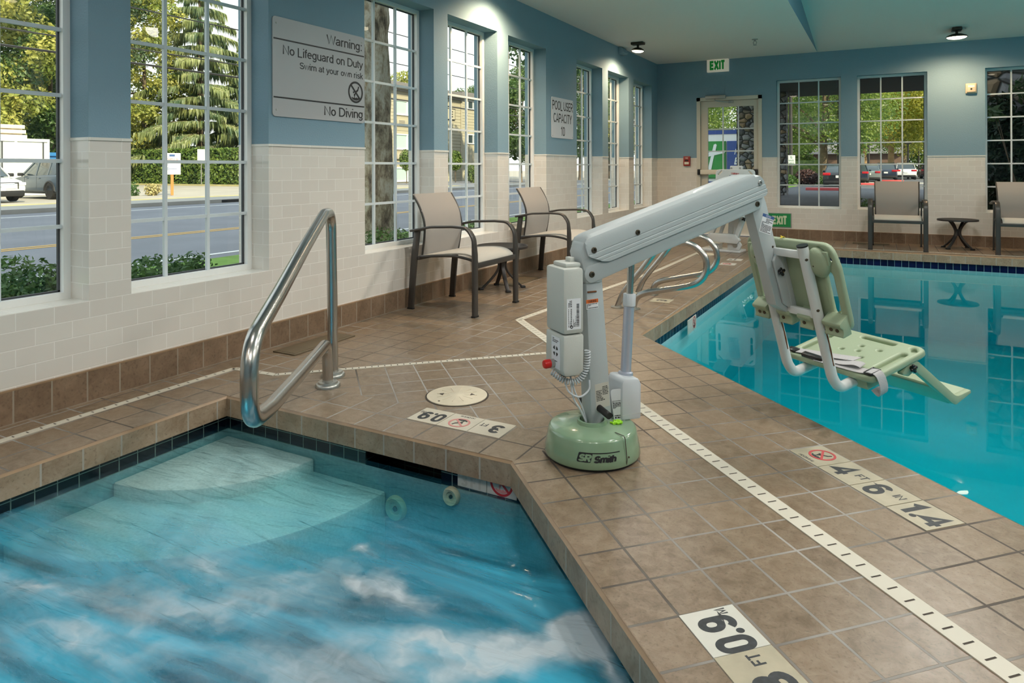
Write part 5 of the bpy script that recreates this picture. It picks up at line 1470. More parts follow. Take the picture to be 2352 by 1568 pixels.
lines_label(mb, 0.026, 0.050, 0.008, 0.024, 3, 3, M @ Matrix.Rotation(PI / 2, 4, 'Z'))
mb.m = M; ring(mb, (-0.010, -0.046), 0.003, 0.006, 16, 0, 0.0002); mb.build('small_print', 'ink', lb)
mb = MB(); mb.m = Mf(-0.1672, 0.012, 0.388); mb.box((-0.032, -0.058, 0), (0.032, 0.058, 0.0008)); pad = mb.build('keypad', 'label_white', ctl)
mb = MB(); mb.m = Mf(-0.1684, 0.012, 0.394)
for k in range(4):
    a = PI / 4 + k * PI / 2
    mb.prism([(0.016 * math.cos(a + q) + 0.004 * math.cos(a), 0.016 * math.sin(a + q) + 0.004 * math.sin(a)) for q in (-0.55, -0.28, 0, 0.28, 0.55)] + [(0.006 * math.cos(a), 0.006 * math.sin(a))], 0, 0.0004)
mb.build('keypad_button', 'ink', pad)
mb = MB(); lines_label(mb, -0.022, 0.022, 0.036, 0.054, 3, 7, Mf(-0.1682, 0.012, 0.388)); lines_label(mb, -0.02, 0.012, -0.034, -0.028, 1, 8, Mf(-0.1682, 0.012, 0.388)); mb.build('small_print', 'ink', pad)
mb = MB(); mb.m = Mf(-0.167, -0.004, 0.345); mb.cyl((0, 0, 0), (0, 0, 0.016), 0.016, n=20); mb.build('stop_collar', 'alu', ctl)
mb = MB(); mb.m = Mf(-0.167, -0.004, 0.345); mb.lathe([(0.0155, 0.014), (0.0165, 0.018), (0.0165, 0.036), (0.014, 0.041), (0, 0.042)], 24); mb.build('stop_button', 'red_plastic', ctl)
# ---- cords
ctr = smooth_path([(-0.172, 0.01, 0.312), (-0.145, -0.02, 0.288), (-0.115, -0.035, 0.278), (-0.085, -0.045, 0.288), (-0.065, -0.05, 0.318), (-0.056, -0.05, 0.355), (-0.054, -0.048, 0.392)], 10)
tot = sum((b - a).length for a, b in zip(ctr, ctr[1:])); turns = 24
hp = []; acc = 0
for i in range(len(ctr) - 1):
    tg = (ctr[i + 1] - ctr[i]).normalized(); e1 = tg.cross(Vector((0, 1, 0.2))).normalized(); e2 = tg.cross(e1)
    seg = (ctr[i + 1] - ctr[i]).length
    for j in range(4):
        ph = 2 * PI * turns * (acc + seg * j / 4) / tot
        hp.append(ctr[i].lerp(ctr[i + 1], j / 4) + (e1 * math.cos(ph) + e2 * math.sin(ph)) * 0.0095)
    acc += seg
# finer helix
hp = smooth_path(hp, 2)
mb = MB(); mb.tube(hp, 0.0030, 6); mb.build('coiled_cord', 'motor_white', lift)
mb = MB()
for p in ([(-0.135, -0.02, 0.29), (-0.125, -0.03, 0.245), (-0.09, -0.05, 0.225), (-0.05, -0.05, 0.245), (-0.045, -0.045, 0.28)], [(-0.11, -0.02, 0.29), (-0.105, -0.03, 0.22), (-0.075, -0.03, 0.17), (-0.045, -0.02, 0.115)], [(-0.10, 0.0, 0.29), (-0.085, -0.01, 0.23), (-0.055, -0.01, 0.17), (-0.038, -0.012, 0.112)]):
    mb.tube(smooth_path(p, 6), 0.0035, 8)
mb.build('cable', 'motor_white', lift)
# ---- mast fittings
for y0, y1 in ((-0.034, -0.105), (0.034, 0.095)):
    mb = MB(); mb.tube([(0.004, y0, 0.166), (0.004, y1, 0.158)], 0.0125, 16); mb.build('turning_handle', 'black_rubber', lift)
mb = MB(); M = Mn(-0.0255, 0.0362, 0.558) @ Matrix.Rotation(R(2), 4, 'Z'); mb.m = M; mb.box((-0.026, -0.018, 0), (0.026, 0.018, 0.0004)); wl = mb.build('warning_label', 'label_white', mast)
mb = MB(); mb.m = M; mb.box((-0.026, 0.004, 0.0003), (0.026, 0.018, 0.0007)); mb.build('warning_band', 'label_orange', wl)
o = text('lettering', 'WARNING', 0.012, 'ink', (-0.0255, -0.0371, 0.569), (PI / 2, R(-2), 0), wl, 0.8, bold=0.0002, ext=0.0001)
mb = MB(); lines_label(mb, -0.024, 0.024, -0.016, 0.003, 4, 11, M @ Matrix.Translation((0, 0, 0.0006))); mb.build('small_print', 'ink', wl)
mb = MB(); M = Mn(0.017, 0.0362, 0.212) @ Matrix.Rotation(R(4), 4, 'Z'); mb.m = M; mb.box((-0.030, -0.046, 0), (0.030, 0.046, 0.0004)); wl = mb.build('spec_label', 'label_grey', mast)
mb = MB(); lines_label(mb, -0.026, -0.002, -0.02, 0.022, 7, 13, M @ Matrix.Translation((0, 0, 0.0005))); lines_label(mb, 0.002, 0.027, 0.0, 0.034, 6, 14, M @ Matrix.Translation((0, 0, 0.0005))); lines_label(mb, -0.004, 0.027, -0.02, -0.008, 2, 15, M @ Matrix.Translation((0, 0, 0.0005))); mb.build('small_print', 'ink', wl)
mb = MB(); mb.box((-0.046, -0.040, 0.601), (-0.008, -0.034, 0.607), 0.001); mb.build('rusty_bracket', 'rust', mast)
mb = MB(); M = Matrix.Translation((0.838, -0.0365, 0.824)) @ Matrix.Rotation(R(17), 4, 'Y') @ Matrix.Rotation(PI / 2, 4, 'X'); mb.m = M; mb.box((-0.033, -0.040, 0), (0.033, 0.040, 0.0006)); nl = mb.build('notice_label', 'label_white', post)
mb = MB(); mb.m = M; mb.box((-0.033, 0.027, 0.0004), (0.033, 0.040, 0.0009)); mb.build('notice_band', 'label_blue', nl)
mb = MB(); lines_label(mb, -0.029, 0.029, -0.037, 0.008, 8, 21, M @ Matrix.Translation((0, 0, 0.0007))); lines_label(mb, -0.008, 0.029, 0.008, 0.024, 3, 22, M @ Matrix.Translation((0, 0, 0.0007))); mb.build('small_print', 'ink', nl)
tm = text('lettering', 'NOTICE', 0.0115, 'label_white', (0, 0, 0), (0, 0, 0), nl, 0.95, ext=0.0001); tm.matrix_local = M @ Matrix.Translation((0, 0.0335, 0.0010))
# ---- actuator
mb = MB(); mb.prism([(0.088, 0.112), (0.176, 0.106), (0.178, 0.240), (0.168, 0.262), (0.100, 0.270), (0.090, 0.250)], -0.062, 0.045, 'y', 0.010); mot = mb.build('actuator_motor', 'motor_white', lift)
mb = MB(); mb.box((0.088, -0.0625, 0.131), (0.178, -0.0615, 0.1325)); mb.build('motor_seam', 'case_grey', mot)
axis0, axis1 = Vector((0.146, 0, 0.268)), Vector((0.176, 0, 0.735))
pa = lambda t_: axis0.lerp(axis1, t_)
mb = MB(); mb.tube([pa(-0.01), pa(0.012), pa(0.02), pa(0.56)], [0.029, 0.028, 0.0205, 0.0205], 20); mb.build('actuator_tube', 'alu_tube', lift)
mb = MB(); mb.tube([pa(0.555), pa(0.56), pa(0.655), pa(0.66)], [0.022, 0.0245, 0.0245, 0.023], 20); mb.build('tube_collar', 'motor_white', lift)
mb = MB(); mb.tube([pa(0.65), pa(1.0)], 0.0135, 16); mb.build('actuator_rod', 'steel', lift)
mb = MB(); M = Matrix.Translation((0.082, -0.045, 0.168)) @ Matrix.Rotation(R(-30), 4, 'Z') @ Matrix.Rotation(R(-7), 4, 'Y') @ Matrix.Rotation(PI / 2, 4, 'X'); plate(mb, rrect(0.046, 0.122, 0.012, 3), [], 0.0014, 0.0004, M); card = mb.build('instruction_card', 'label_white', lift)
mb = MB(); lines_label(mb, -0.020, 0.020, -0.012, 0.018, 10, 31, M @ Matrix.Translation((0, 0, 0.0016)), 0.3); lines_label(mb, -0.018, 0.020, -0.05, -0.035, 2, 32, M @ Matrix.Translation((0, 0, 0.0016)), 0.3); mb.build('small_print', 'ink', card)
g = random.Random(9); mb = MB()
for k in range(14): mb.ball((0.052 + g.uniform(-0.02, 0.02), -0.075 + g.uniform(-0.014, 0.014), 0.1155 + g.uniform(0, 0.006)), 0.005, n=4)
mb.tube(smooth_path([(0.03, -0.07, 0.119), (0.045, -0.085, 0.121), (0.06, -0.068, 0.122), (0.073, -0.08, 0.119), (0.06, -0.09, 0.12), (0.04, -0.078, 0.122)], 4), 0.004, 6)
tag(mb.build('wrist_coil', 'lime'), None, None); o = bpy.data.objects['wrist_coil']; o.matrix_world = Matrix.Translation((2.25, 2.426, 0)) @ Matrix.Rotation(RZ, 4, 'Z'); tag(o, 'small lime green coiled key band lying on the green lift base', 'key band')

# ================================================================== second lift, by the door
l2 = thing('pool_lift', 'white pool lift parked far back in front of the door', 'pool lift', (1.48, 8.80, 0), R(-8))
mb = MB(); mb.box((-0.34, 0.02, 0.0), (0.18, 0.26, 0.03), 0.006); mb.box((-0.22, 0.05, 0.03), (-0.10, 0.20, 0.10), 0.006); mb.build('base_plate', 'lift_white', l2)
mb = MB(); mb.prism(rquad([(0.02, 0.03), (0.17, 0.03), (0.20, 0.10), (0.15, 0.17), (0.02, 0.14)], 0.03), 0.02, 0.06, 'y', 0.005); pv = mb.build('pivot_bracket', 'lift_white', l2)
mb = MB(); mb.m = Matrix.Translation((0.12, 0.02, 0.095)) @ Matrix.Rotation(PI / 2, 4, 'X'); mb.lathe([(0, 0), (0.030, 0), (0.030, 0.008), (0, 0.010)], 20); mb.build('pivot_bolt', 'alu', pv)
mb = MB(); mb.prism(rquad([(-0.20, 0.20), (-0.18, 0.235), (0.14, 0.235), (0.19, 0.16), (0.16, 0.115), (-0.18, 0.13)], 0.015), -0.03, 0.05, 'y', 0.008); mb.build('cross_beam', 'lift_white', l2)
for x0, x1 in ((-0.20, -0.07), (0.13, 0.24)):
    mb = MB(); mb.prism([(x0 - 0.03, 0.17), (x0 + 0.03, 0.17), (x1 + 0.03, 0.47), (x1 - 0.03, 0.47)], -0.02, 0.04, 'y', 0.006); mb.build('side_strut', 'lift_white', l2)
mb = MB(); mb.prism([(0.00, 0.22), (0.06, 0.22), (0.09, 0.50), (0.02, 0.50)], 0.10, 0.14, 'y', 0.004); mb.prism([(-0.12, 0.22), (-0.08, 0.22), (0.02, 0.50), (-0.03, 0.50)], 0.10, 0.14, 'y', 0.004); mb.build('rear_strut', 'lift_white', l2)
Mh = Matrix.Translation((0.09, -0.02, 0.475)) @ Matrix.Rotation(R(3), 4, 'X')
mb = MB(); plate(mb, rquad([(-0.245, -0.22), (0.245, -0.22), (0.245, 0.22), (-0.245, 0.22)], 0.05), [slot(0.2, 0, 0.2, 0.03, 90)[::-1], slot(-0.2, 0, 0.2, 0.03, 90)[::-1]], 0.032, 0.008, Mh); sp = mb.build('seat_pan', 'lift_white', l2, sharp=60)
mb = MB(); mb.box((-0.02, -0.255, 0.43), (0.07, -0.235, 0.462), 0.004); mb.cyl((0.04, -0.26, 0.445), (0.04, -0.235, 0.445), 0.021, n=16); mb.build('pan_knob', 'black_plastic', sp)
mb = MB(); ribbon(mb, [(-0.14, -0.1, 0.515), (0.02, -0.08, 0.53), (0.10, -0.1, 0.53), (0.22, -0.08, 0.515)], (0, 0.05, 0)); mb.box((0.02, -0.12, 0.513), (0.16, -0.06, 0.536), 0.006); mb.build('seat_belt', 'ink', l2)
Mh = Matrix.Translation((0.125, 0.02, 0.80)) @ Matrix.Rotation(R(86), 4, 'X')
mb = MB(); plate(mb, rquad([(-0.245, -0.24), (0.245, -0.24), (0.245, 0.24), (-0.245, 0.24)], 0.055), [slot(0.2, 0, 0.22, 0.034, 90)[::-1], slot(-0.2, 0, 0.22, 0.034, 90)[::-1], slot(0.19, 0.195, 0.07, 0.016, -45)[::-1], slot(-0.19, 0.195, 0.07, 0.016, 45)[::-1]], 0.028, 0.008, Mh); bk = mb.build('backrest', 'lift_white', l2, sharp=60)
mb = MB(); mb.m = Mh; plate(mb, rrect(0.16, 0.34, 0.012), [], 0.003, 0.001, Mh @ Matrix.Translation((-0.01, 0.04, 0.029)) @ Matrix.Rotation(R(-6), 4, 'Z')); wl = mb.build('warning_card', 'sign_pale', bk)
M = Mh @ Matrix.Translation((-0.01, 0.04, 0.033)) @ Matrix.Rotation(R(-6), 4, 'Z')
tm = text('lettering', 'WARNING', 0.030, 'ink_red', (0, 0, 0), (0, 0, 0), wl, 0.95, ext=0.0002, bold=0.0008); tm.matrix_local = M @ Matrix.Translation((0, 0.145, 0))
mb = MB()
rr = random.Random(5); mb.m = M
for i in range(12):
    x = -0.068
    while x < 0.06: w = rr.uniform(0.006, 0.02); mb.box((x, 0.112 - i * 0.021, 0), (min(x + w, 0.068), 0.120 - i * 0.021, 0.0003)); x += w + 0.005
mb.build('small_print', 'label_blue', wl)
mb = MB(); mb.box((0.05, 0.04, 0.98), (0.20, 0.09, 1.085), 0.010); hd = mb.build('top_bracket', 'lift_white', l2)
for x in (0.07, 0.18):
    mb = MB(); mb.cyl((x, 0.04, 1.055), (x, 0.034, 1.055), 0.012, n=12); mb.build('bracket_bolt', 'alu', hd)
mb = MB(); mb.box((0.09, 0.06, 0.20), (0.16, 0.11, 1.0), 0.006); mb.build('back_post', 'lift_white', l2)
knob('star_knob', (0.25, -0.03, 0.43), (0, -1, 0), 0.03, l2)
# ================================================================== outside
GZ = -0.2
pm('asphalt', S(128, 130, 136), 0.9, var=0.10, vscale=0.8, bump=0.3, bscale=40)
pm('asphalt_dark', S(92, 94, 100), 0.85, var=0.15, vscale=1.2, bump=0.3, bscale=40)
pm('gravel', S(172, 165, 152), 0.95, var=0.12, vscale=0.6, bump=0.4, bscale=30)
pm('concrete', S(170, 166, 158), 0.9, var=0.06, vscale=2)
pm('dry_grass', S(180, 170, 120), 0.95, var=0.2, vscale=1.5, bump=0.6, bscale=30)
pm('lawn', S(112, 150, 60), 0.95, var=0.25, vscale=3, bump=0.6, bscale=60)
pm('bark_mulch', S(86, 66, 48), 0.95, var=0.3, vscale=20, bump=0.7, bscale=60)
pm('paint_white', S(236, 236, 232), 0.7)
pm('paint_yellow', S(222, 178, 96), 0.7)
pm('red_kerb', S(206, 84, 84), 0.7)
leafmat('leaf_shrub', S(52, 84, 44), S(100, 132, 66), 0.25, 6)
leafmat('leaf_hedge', S(70, 100, 46), S(128, 150, 72), 0.25, 3)
leafmat('leaf_yellow', S(128, 146, 66), S(198, 194, 104), 0.4, 0.6)
leafmat('leaf_green', S(60, 92, 50), S(112, 140, 70), 0.4, 0.6)
leafmat('leaf_maple', S(128, 158, 58), S(228, 214, 92), 0.55, 0.35)
leafmat('leaf_lot', S(80, 116, 56), S(146, 166, 76), 0.5, 0.5)
leafmat('leaf_dark', S(46, 70, 46), S(92, 114, 66), 0.3, 0.6)
leafmat('leaf_cedar', S(84, 112, 80), S(158, 166, 104), 0.35, 0.5)
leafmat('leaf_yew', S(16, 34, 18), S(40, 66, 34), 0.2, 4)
leafmat('leaf_red', S(84, 62, 60), S(112, 84, 80), 0.2, 4)
pm('bark', S(112, 98, 80), 0.95, var=0.3, vscale=3, bump=0.8, bscale=12)
pm('bark_pale', S(168, 140, 104), 0.95, var=0.25, vscale=2, bump=0.6, bscale=10)
pm('timber_orange', S(206, 132, 74), 0.8)
pm('lumber', S(232, 222, 204), 0.8, var=0.05)
pm('container_white', S(232, 236, 234), 0.55)
pm('dumpster_blue', S(44, 116, 176), 0.5)
pm('tyre', S(30, 30, 31), 0.8)
pm('rim', S(170, 172, 176), 0.35, 0.7)
pm('car_glass', S(58, 70, 76), 0.08, spec=0.8)
pm('car_white', S(240, 242, 242), 0.2, coat=0.6)
pm('car_slate', S(62, 78, 94), 0.3, 0.2, coat=0.3)
pm('car_black', S(34, 36, 40), 0.2, coat=0.6)
pm('car_silver', S(160, 170, 172), 0.25, 0.5, coat=0.5)
pm('car_navy', S(48, 58, 76), 0.22, 0.2, coat=0.6)
pm('car_maroon', S(76, 40, 44), 0.22, 0.2, coat=0.6)
pm('cladding_black', S(36, 37, 39), 0.6)
pm('tail_red', S(196, 40, 50), 0.25)
pm('head_lamp', S(220, 226, 230), 0.15)
pm('siding', S(176, 170, 150), 0.8)
pm('curtain', S(176, 204, 196), 0.8)
pm('roof_grey', S(120, 118, 118), 0.9)
pm('brown_brick', S(128, 104, 92), 0.9, var=0.1, vscale=2)
pm('soffit_dark', S(44, 42, 42), 0.9)
pm('pole_dark', S(44, 42, 40), 0.5)
pm('sign_green', S(34, 146, 58), 0.4)
pm('sign_green_dark', S(22, 108, 46), 0.4)
pm('sign_blue', S(40, 74, 150), 0.4)
pm('sign_white', S(240, 243, 244), 0.4)
pm('text_green', S(90, 190, 70), 0.4)
pm('text_red', S(206, 90, 90), 0.5)
def stonemat():
    m, nt, out = newmat('river_stone')
    N, L = nt.nodes.new, nt.links.new
    b = N('ShaderNodeBsdfPrincipled'); b.inputs['Roughness'].default_value = 0.8
    tc = N('ShaderNodeTexCoord'); mp = N('ShaderNodeMapping'); mp.inputs['Scale'].default_value = (3.4, 3.4, 4.2)
    L(tc.outputs['Object'], mp.inputs['Vector'])
    v = N('ShaderNodeTexVoronoi'); v.feature = 'F1'; v.inputs['Scale'].default_value = 1; v.inputs['Randomness'].default_value = 0.9
    e = N('ShaderNodeTexVoronoi'); e.feature = 'DISTANCE_TO_EDGE'; e.inputs['Scale'].default_value = 1; e.inputs['Randomness'].default_value = 0.9
    L(mp.outputs[0], v.inputs['Vector']); L(mp.outputs[0], e.inputs['Vector'])
    s = N('ShaderNodeSeparateColor'); L(v.outputs['Color'], s.inputs[0])
    r = N('ShaderNodeValToRGB'); r.color_ramp.interpolation = 'CONSTANT'
    cols = [S(112, 114, 116), S(150, 152, 154), S(128, 118, 104), S(96, 98, 102), S(168, 146, 118), S(138, 140, 146)]
    r.color_ramp.elements[0].color = cols[0]; r.color_ramp.elements[1].color = cols[5]; r.color_ramp.elements[1].position = 0.84
    for i in range(1, 5): el = r.color_ramp.elements.new(i / 6); el.color = cols[i]
    L(s.outputs[0], r.inputs[0])
    q = N('ShaderNodeValToRGB'); q.color_ramp.elements[0].position = 0.03; q.color_ramp.elements[1].position = 0.10
    L(e.outputs['Distance'], q.inputs[0])
    x = N('ShaderNodeMix'); x.data_type = 'RGBA'; x.inputs['A'].default_value = S(46, 44, 42)
    L(q.outputs[0], x.inputs['Factor']); L(r.outputs[0], x.inputs['B']); L(x.outputs['Result'], b.inputs['Base Color'])
    q2 = N('ShaderNodeValToRGB'); q2.color_ramp.elements[1].position = 0.3; L(e.outputs['Distance'], q2.inputs[0])
    bp = N('ShaderNodeBump'); bp.inputs['Strength'].default_value = 0.9; bp.inputs['Distance'].default_value = 0.08
    L(q2.outputs[0], bp.inputs['Height']); L(bp.outputs[0], b.inputs['Normal']); L(b.outputs[0], out.inputs[0])
stonemat()
def planebark():
    m, nt, out = newmat('bark_plane')
    N, L = nt.nodes.new, nt.links.new
    b = N('ShaderNodeBsdfPrincipled'); b.inputs['Roughness'].default_value = 0.95
    tc = N('ShaderNodeTexCoord'); mp = N('ShaderNodeMapping'); mp.inputs['Scale'].default_value = (1, 1, 0.45)
    L(tc.outputs['Object'], mp.inputs['Vector'])
    n = N('ShaderNodeTexNoise'); n.inputs['Scale'].default_value = 5.5; n.inputs['Detail'].default_value = 10; n.inputs['Roughness'].default_value = 0.72; n.inputs['Distortion'].default_value = 0.15
    L(mp.outputs[0], n.inputs['Vector'])
    r = N('ShaderNodeValToRGB')
    for i, (p, c) in enumerate([(0.36, S(78, 68, 58)), (0.44, S(142, 130, 114)), (0.50, S(186, 176, 156)), (0.57, S(216, 214, 204)), (0.66, S(176, 150, 114))]):
        el = r.color_ramp.elements[i] if i < 2 else r.color_ramp.elements.new(p)
        el.position = p; el.color = c
    L(n.outputs['Fac'], r.inputs[0]); L(r.outputs[0], b.inputs['Base Color'])
    bp = N('ShaderNodeBump'); bp.inputs['Strength'].default_value = 1.0; bp.inputs['Distance'].default_value = 0.05
    L(n.outputs['Fac'], bp.inputs['Height']); L(bp.outputs[0], b.inputs['Normal']); L(b.outputs[0], out.inputs[0])
planebark()

# ---- ground
def slab(name, a, b, z0, z1, mat):
    mb = MB(); mb.box((*a, z0), (*b, z1)); return struct(mb.build(name, mat))
def hole_ground():
    mb = MB()
    x0, x1, y0, y1 = -0.27, 9.21, -3.21, LY + 0.27
    E = 260
    mb.add([(-E, -E, GZ - .02), (x0, -E, GZ - .02), (x0, E, GZ - .02), (-E, E, GZ - .02), (x1, -E, GZ - .02), (E, -E, GZ - .02), (E, E, GZ - .02), (x1, E, GZ - .02), (x0, y0, GZ - .02), (x1, y0, GZ - .02), (x1, y1, GZ - .02), (x0, y1, GZ - .02)],
           [(0, 1, 2, 3), (4, 5, 6, 7), (1, 4, 9, 8), (11, 10, 7, 2)])
    return struct(mb.build('ground', 'gravel'))
hole_ground()
slab('road', (-18.4, -80), (-5.0, 230), GZ - 0.018, GZ + 0.0, 'asphalt')
slab('lawn', (-5.0, -40), (-1.75, 60), GZ - 0.018, GZ + 0.02, 'lawn')
slab('ground_planting_bed', (-1.75, -20), (-0.28, 12), GZ - 0.018, GZ + 0.03, 'bark_mulch')
slab('road_parking_lot', (-2.6, LY + 0.9), (70, 220), GZ - 0.018, GZ + 0.005, 'asphalt_dark')
slab('ground_planting_bed', (-2.6, LY + 0.28), (9, LY + 0.9), GZ - 0.018, GZ + 0.06, 'bark_mulch')
slab('path_kerb', (-18.75, -80), (-18.4, 46), GZ - 0.018, GZ + 0.13, 'concrete')
slab('path', (-20.6, -80), (-18.75, 46), GZ - 0.018, GZ + 0.13, 'concrete')
slab('lawn_verge', (-23.2, -60), (-20.6, 40), GZ - 0.018, GZ + 0.05, 'dry_grass')
slab('lawn_strip', (-62, 34.2), (-37.5, 37.6), GZ - 0.018, GZ + 0.06, 'dry_grass')
slab('road_far_lot', (-60, 42), (-18.4, 66), GZ - 0.018, GZ + 0.002, 'asphalt')
slab('path_light', (-3.6, 58), (30, 63), GZ - 0.018, GZ + 0.012, 'concrete')
for i, (x, w, m) in enumerate([(-5.5, 0.11, 'paint_white'), (-8.75, 0.10, 'paint_yellow'), (-8.98, 0.10, 'paint_yellow'), (-12.62, 0.10, 'paint_yellow'), (-12.86, 0.10, 'paint_yellow'), (-16.9, 0.12, 'paint_white')]):
    slab('road_marking', (x - w / 2, -80), (x + w / 2, 200), GZ, GZ + 0.006, m)
mb = MB(); mb.box((-18.72, 17.2, GZ + 0.02), (-18.38, 19.1, GZ + 0.11), 0.01); tag(mb.build('storm_drain', 'soffit_dark'), 'dark storm drain inlet in the kerb across the street', 'drain')

# ---- plants
def shrub(name, clumps, n, size, seed, mat, label, cat='shrub', group=None, stem='bark', aspect=0.5):
    c0 = clumps[0]
    t = thing(name, label, cat, (c0[0], c0[1], GZ + 0.03), 0, group)
    rel = [(c[0] - c0[0], c[1] - c0[1], c[2] - GZ - 0.03, c[3], c[4], c[5]) for c in clumps]
    leafmesh('foliage', mat, foliage(rel, n, size, seed, 0.4, aspect), t)
    mb = MB(); rr = random.Random(seed)
    for k in range(7):
        c = rel[k % len(rel)]
        mb.tube([(rr.uniform(-.04, .04), rr.uniform(-.04, .04), -0.02), (c[0] * .5 + rr.uniform(-.1, .1) * c[3], c[1] * .5 + rr.uniform(-.1, .1) * c[4], c[2] * 0.5), (c[0] + rr.uniform(-.4, .4) * c[3], c[1] + rr.uniform(-.4, .4) * c[4], c[2] + rr.uniform(0, .4) * c[5])], [0.012, 0.009, 0.004], 6)
    mb.build('stem', stem, t)
    return t
g1 = 'clipped shrubs along the window wall outside'
shrub('shrub', [(-1.15, 1.9, 0.16, 0.45, 0.50, 0.34), (-1.05, 2.30, 0.18, 0.34, 0.32, 0.34), (-1.3, 2.15, 0.30, 0.25, 0.3, 0.26)], 8840, 0.022, 1, 'leaf_shrub', 'dense green shrub outside the leftmost window', group=g1)
shrub('shrub', [(-1.12, 2.95, 0.16, 0.42, 0.36, 0.32), (-1.1, 3.20, 0.24, 0.26, 0.16, 0.24), (-1.2, 3.42, 0.06, 0.30, 0.24, 0.26)], 8160, 0.022, 2, 'leaf_shrub', 'dense green shrub outside the window left of the warning sign', group=g1)
shrub('shrub', [(-1.15, 5.40, 0.12, 0.36, 0.50, 0.36), (-1.1, 5.90, 0.12, 0.34, 0.34, 0.32)], 7140, 0.022, 3, 'leaf_shrub', 'bright green shrub at the foot of the big trunk', group=g1)
shrub('shrub', [(-1.2, 6.95, 0.10, 0.34, 0.40, 0.34), (-1.15, 7.4, 0.12, 0.3, 0.34, 0.30)], 5440, 0.022, 4, 'leaf_shrub', 'green shrub outside the window behind the nearest chair', group=g1)
shrub('shrub', [(-1.2, 8.6, 0.05, 0.34, 0.6, 0.26)], 4080, 0.022, 5, 'leaf_shrub', 'low green shrub outside the window behind the farther chair', group=g1)
shrub('shrub', [(-1.2, 10.6, 0.08, 0.34, 0.5, 0.26), (-1.2, 11.6, 0.08, 0.34, 0.5, 0.26)], 4080, 0.022, 6, 'leaf_shrub', 'low green shrub outside the narrow far windows', group=g1)
g2 = 'bushes outside the back wall'
shrub('shrub', [(2.98, 12.0, 0.22, 0.30, 0.30, 0.36), (3.30, 12.1, 0.18, 0.25, 0.28, 0.30)], 5440, 0.022, 7, 'leaf_shrub', 'bright green bush outside, left behind the chair at the back wall', group=g2)
shrub('shrub', [(3.78, 12.05, 0.20, 0.26, 0.28, 0.34)], 3060, 0.022, 8, 'leaf_shrub', 'bright green bush outside, right behind the chair at the back wall', group=g2)
# spiky plant
t = thing('spiky_plant', 'reddish spiky plant outside the window beside the door', 'plant', (2.45, 11.75, GZ + 0.06))
mb = MB(); rr = random.Random(3)
for k in range(26):
    a = rr.uniform(0, 2 * PI); l = rr.uniform(0.35, 0.62); b = rr.uniform(0.10, 0.5)
    d = Vector((math.cos(a) * b, math.sin(a) * b, 1)).normalized(); w = Vector((-math.sin(a), math.cos(a), 0)) * 0.010
    m_ = d * l * 0.6; tip = d * l + Vector((math.cos(a), math.sin(a), -0.3)) * 0.05 * b
    mb.add([tuple(-w), tuple(w), tuple(m_ + w * .8), tuple(m_ - w * .8), tuple(tip)], [(0, 1, 2, 3), (3, 2, 4)])
mb.build('blade', 'leaf_red', t)
o = t.children[0]; o['kind'] = 'stuff'
def tree(name, pos, h, trunk_r, clumps, n, size, seed, leaf, bark, label, group, branches=5, lean=(0, 0), fork=0.45, cat='tree'):
    t = thing(name, label, cat, (pos[0], pos[1], GZ), 0, group)
    leafmesh('crown', leaf, foliage(clumps, int(n * 3.2), size * 0.55, seed, 0.2, 0.6), t)
    mb = MB(); rr = random.Random(seed)
    top = h * 0.75
    tp = [(lean[0] * k / 5 + rr.uniform(-.06, .06) * trunk_r * 3, lean[1] * k / 5, -0.1 + (top + 0.1) * k / 5) for k in range(6)]
    mb.tube(smooth_path(tp, 3), [trunk_r * (1.25 if i == 0 else 1 - 0.75 * i / 15) for i in range(16)], 10)
    mb.build('trunk', bark, t)
    mb = MB()
    for k in range(branches):
        c = clumps[(k * 3 + 1) % len(clumps)]
        z0 = h * (fork + 0.06 * k) * 0.75
        s = (lean[0] * z0 / top, lean[1] * z0 / top, z0)
        mb.tube(smooth_path([s, (s[0] * .6 + c[0] * .4, s[1] * .6 + c[1] * .4, s[2] * .5 + c[2] * .5), (c[0], c[1], c[2])], 4), [trunk_r * 0.42 * (1 - 0.8 * i / 8) for i in range(9)], 7)
    mb.build('branch', bark, t)
    return t
def crown(seed, rx, ry, z0, z1, k, r):
    rr = random.Random(seed); out = []
    for i in range(k):
        z = z0 + (z1 - z0) * (i + 0.5) / k
        f = math.sin(PI * min(1, max(0.12, (z - z0 + r * .6) / (z1 - z0 + r)))) ** 0.6
        a = i * 2.4 + rr.uniform(-.4, .4); q = rr.uniform(0.35, 1.0)
        out.append((rx * f * q * math.cos(a), ry * f * q * math.sin(a), z, r * rr.uniform(.8, 1.25), r * rr.uniform(.8, 1.25), r * rr.uniform(.6, .9)))
    return out
gs = 'trees across the street'
tree('ash_tree', (-46.5, 22.0), 17, 0.32, crown(1, 4.4, 4.4, 3.5, 17, 22, 1.9), 9000, 0.26, 1, 'leaf_yellow', 'bark', 'yellow-green tree across the street above the white container', gs)
tree('willow_tree', (-47.5, 26.4), 13, 0.30, crown(2, 3.4, 3.4, 1.4, 12, 18, 1.8), 7500, 0.24, 2, 'leaf_green', 'bark', 'soft green drooping tree behind the blue dumpster', gs)
tree('dark_tree', (-56.0, 32.0), 19, 0.35, crown(3, 4.4, 4.4, 2.5, 19, 22, 2.1), 8000, 0.28, 3, 'leaf_dark', 'bark', 'dark green tree behind the drooping one, across the street', gs)
tree('ash_tree', (-55.0, 38.2), 19, 0.30, crown(4, 4.0, 4.0, 2.0, 19, 22, 1.9), 9000, 0.26, 4, 'leaf_yellow', 'bark', 'yellow-green tree left of the drooping conifer behind the hedge', gs)
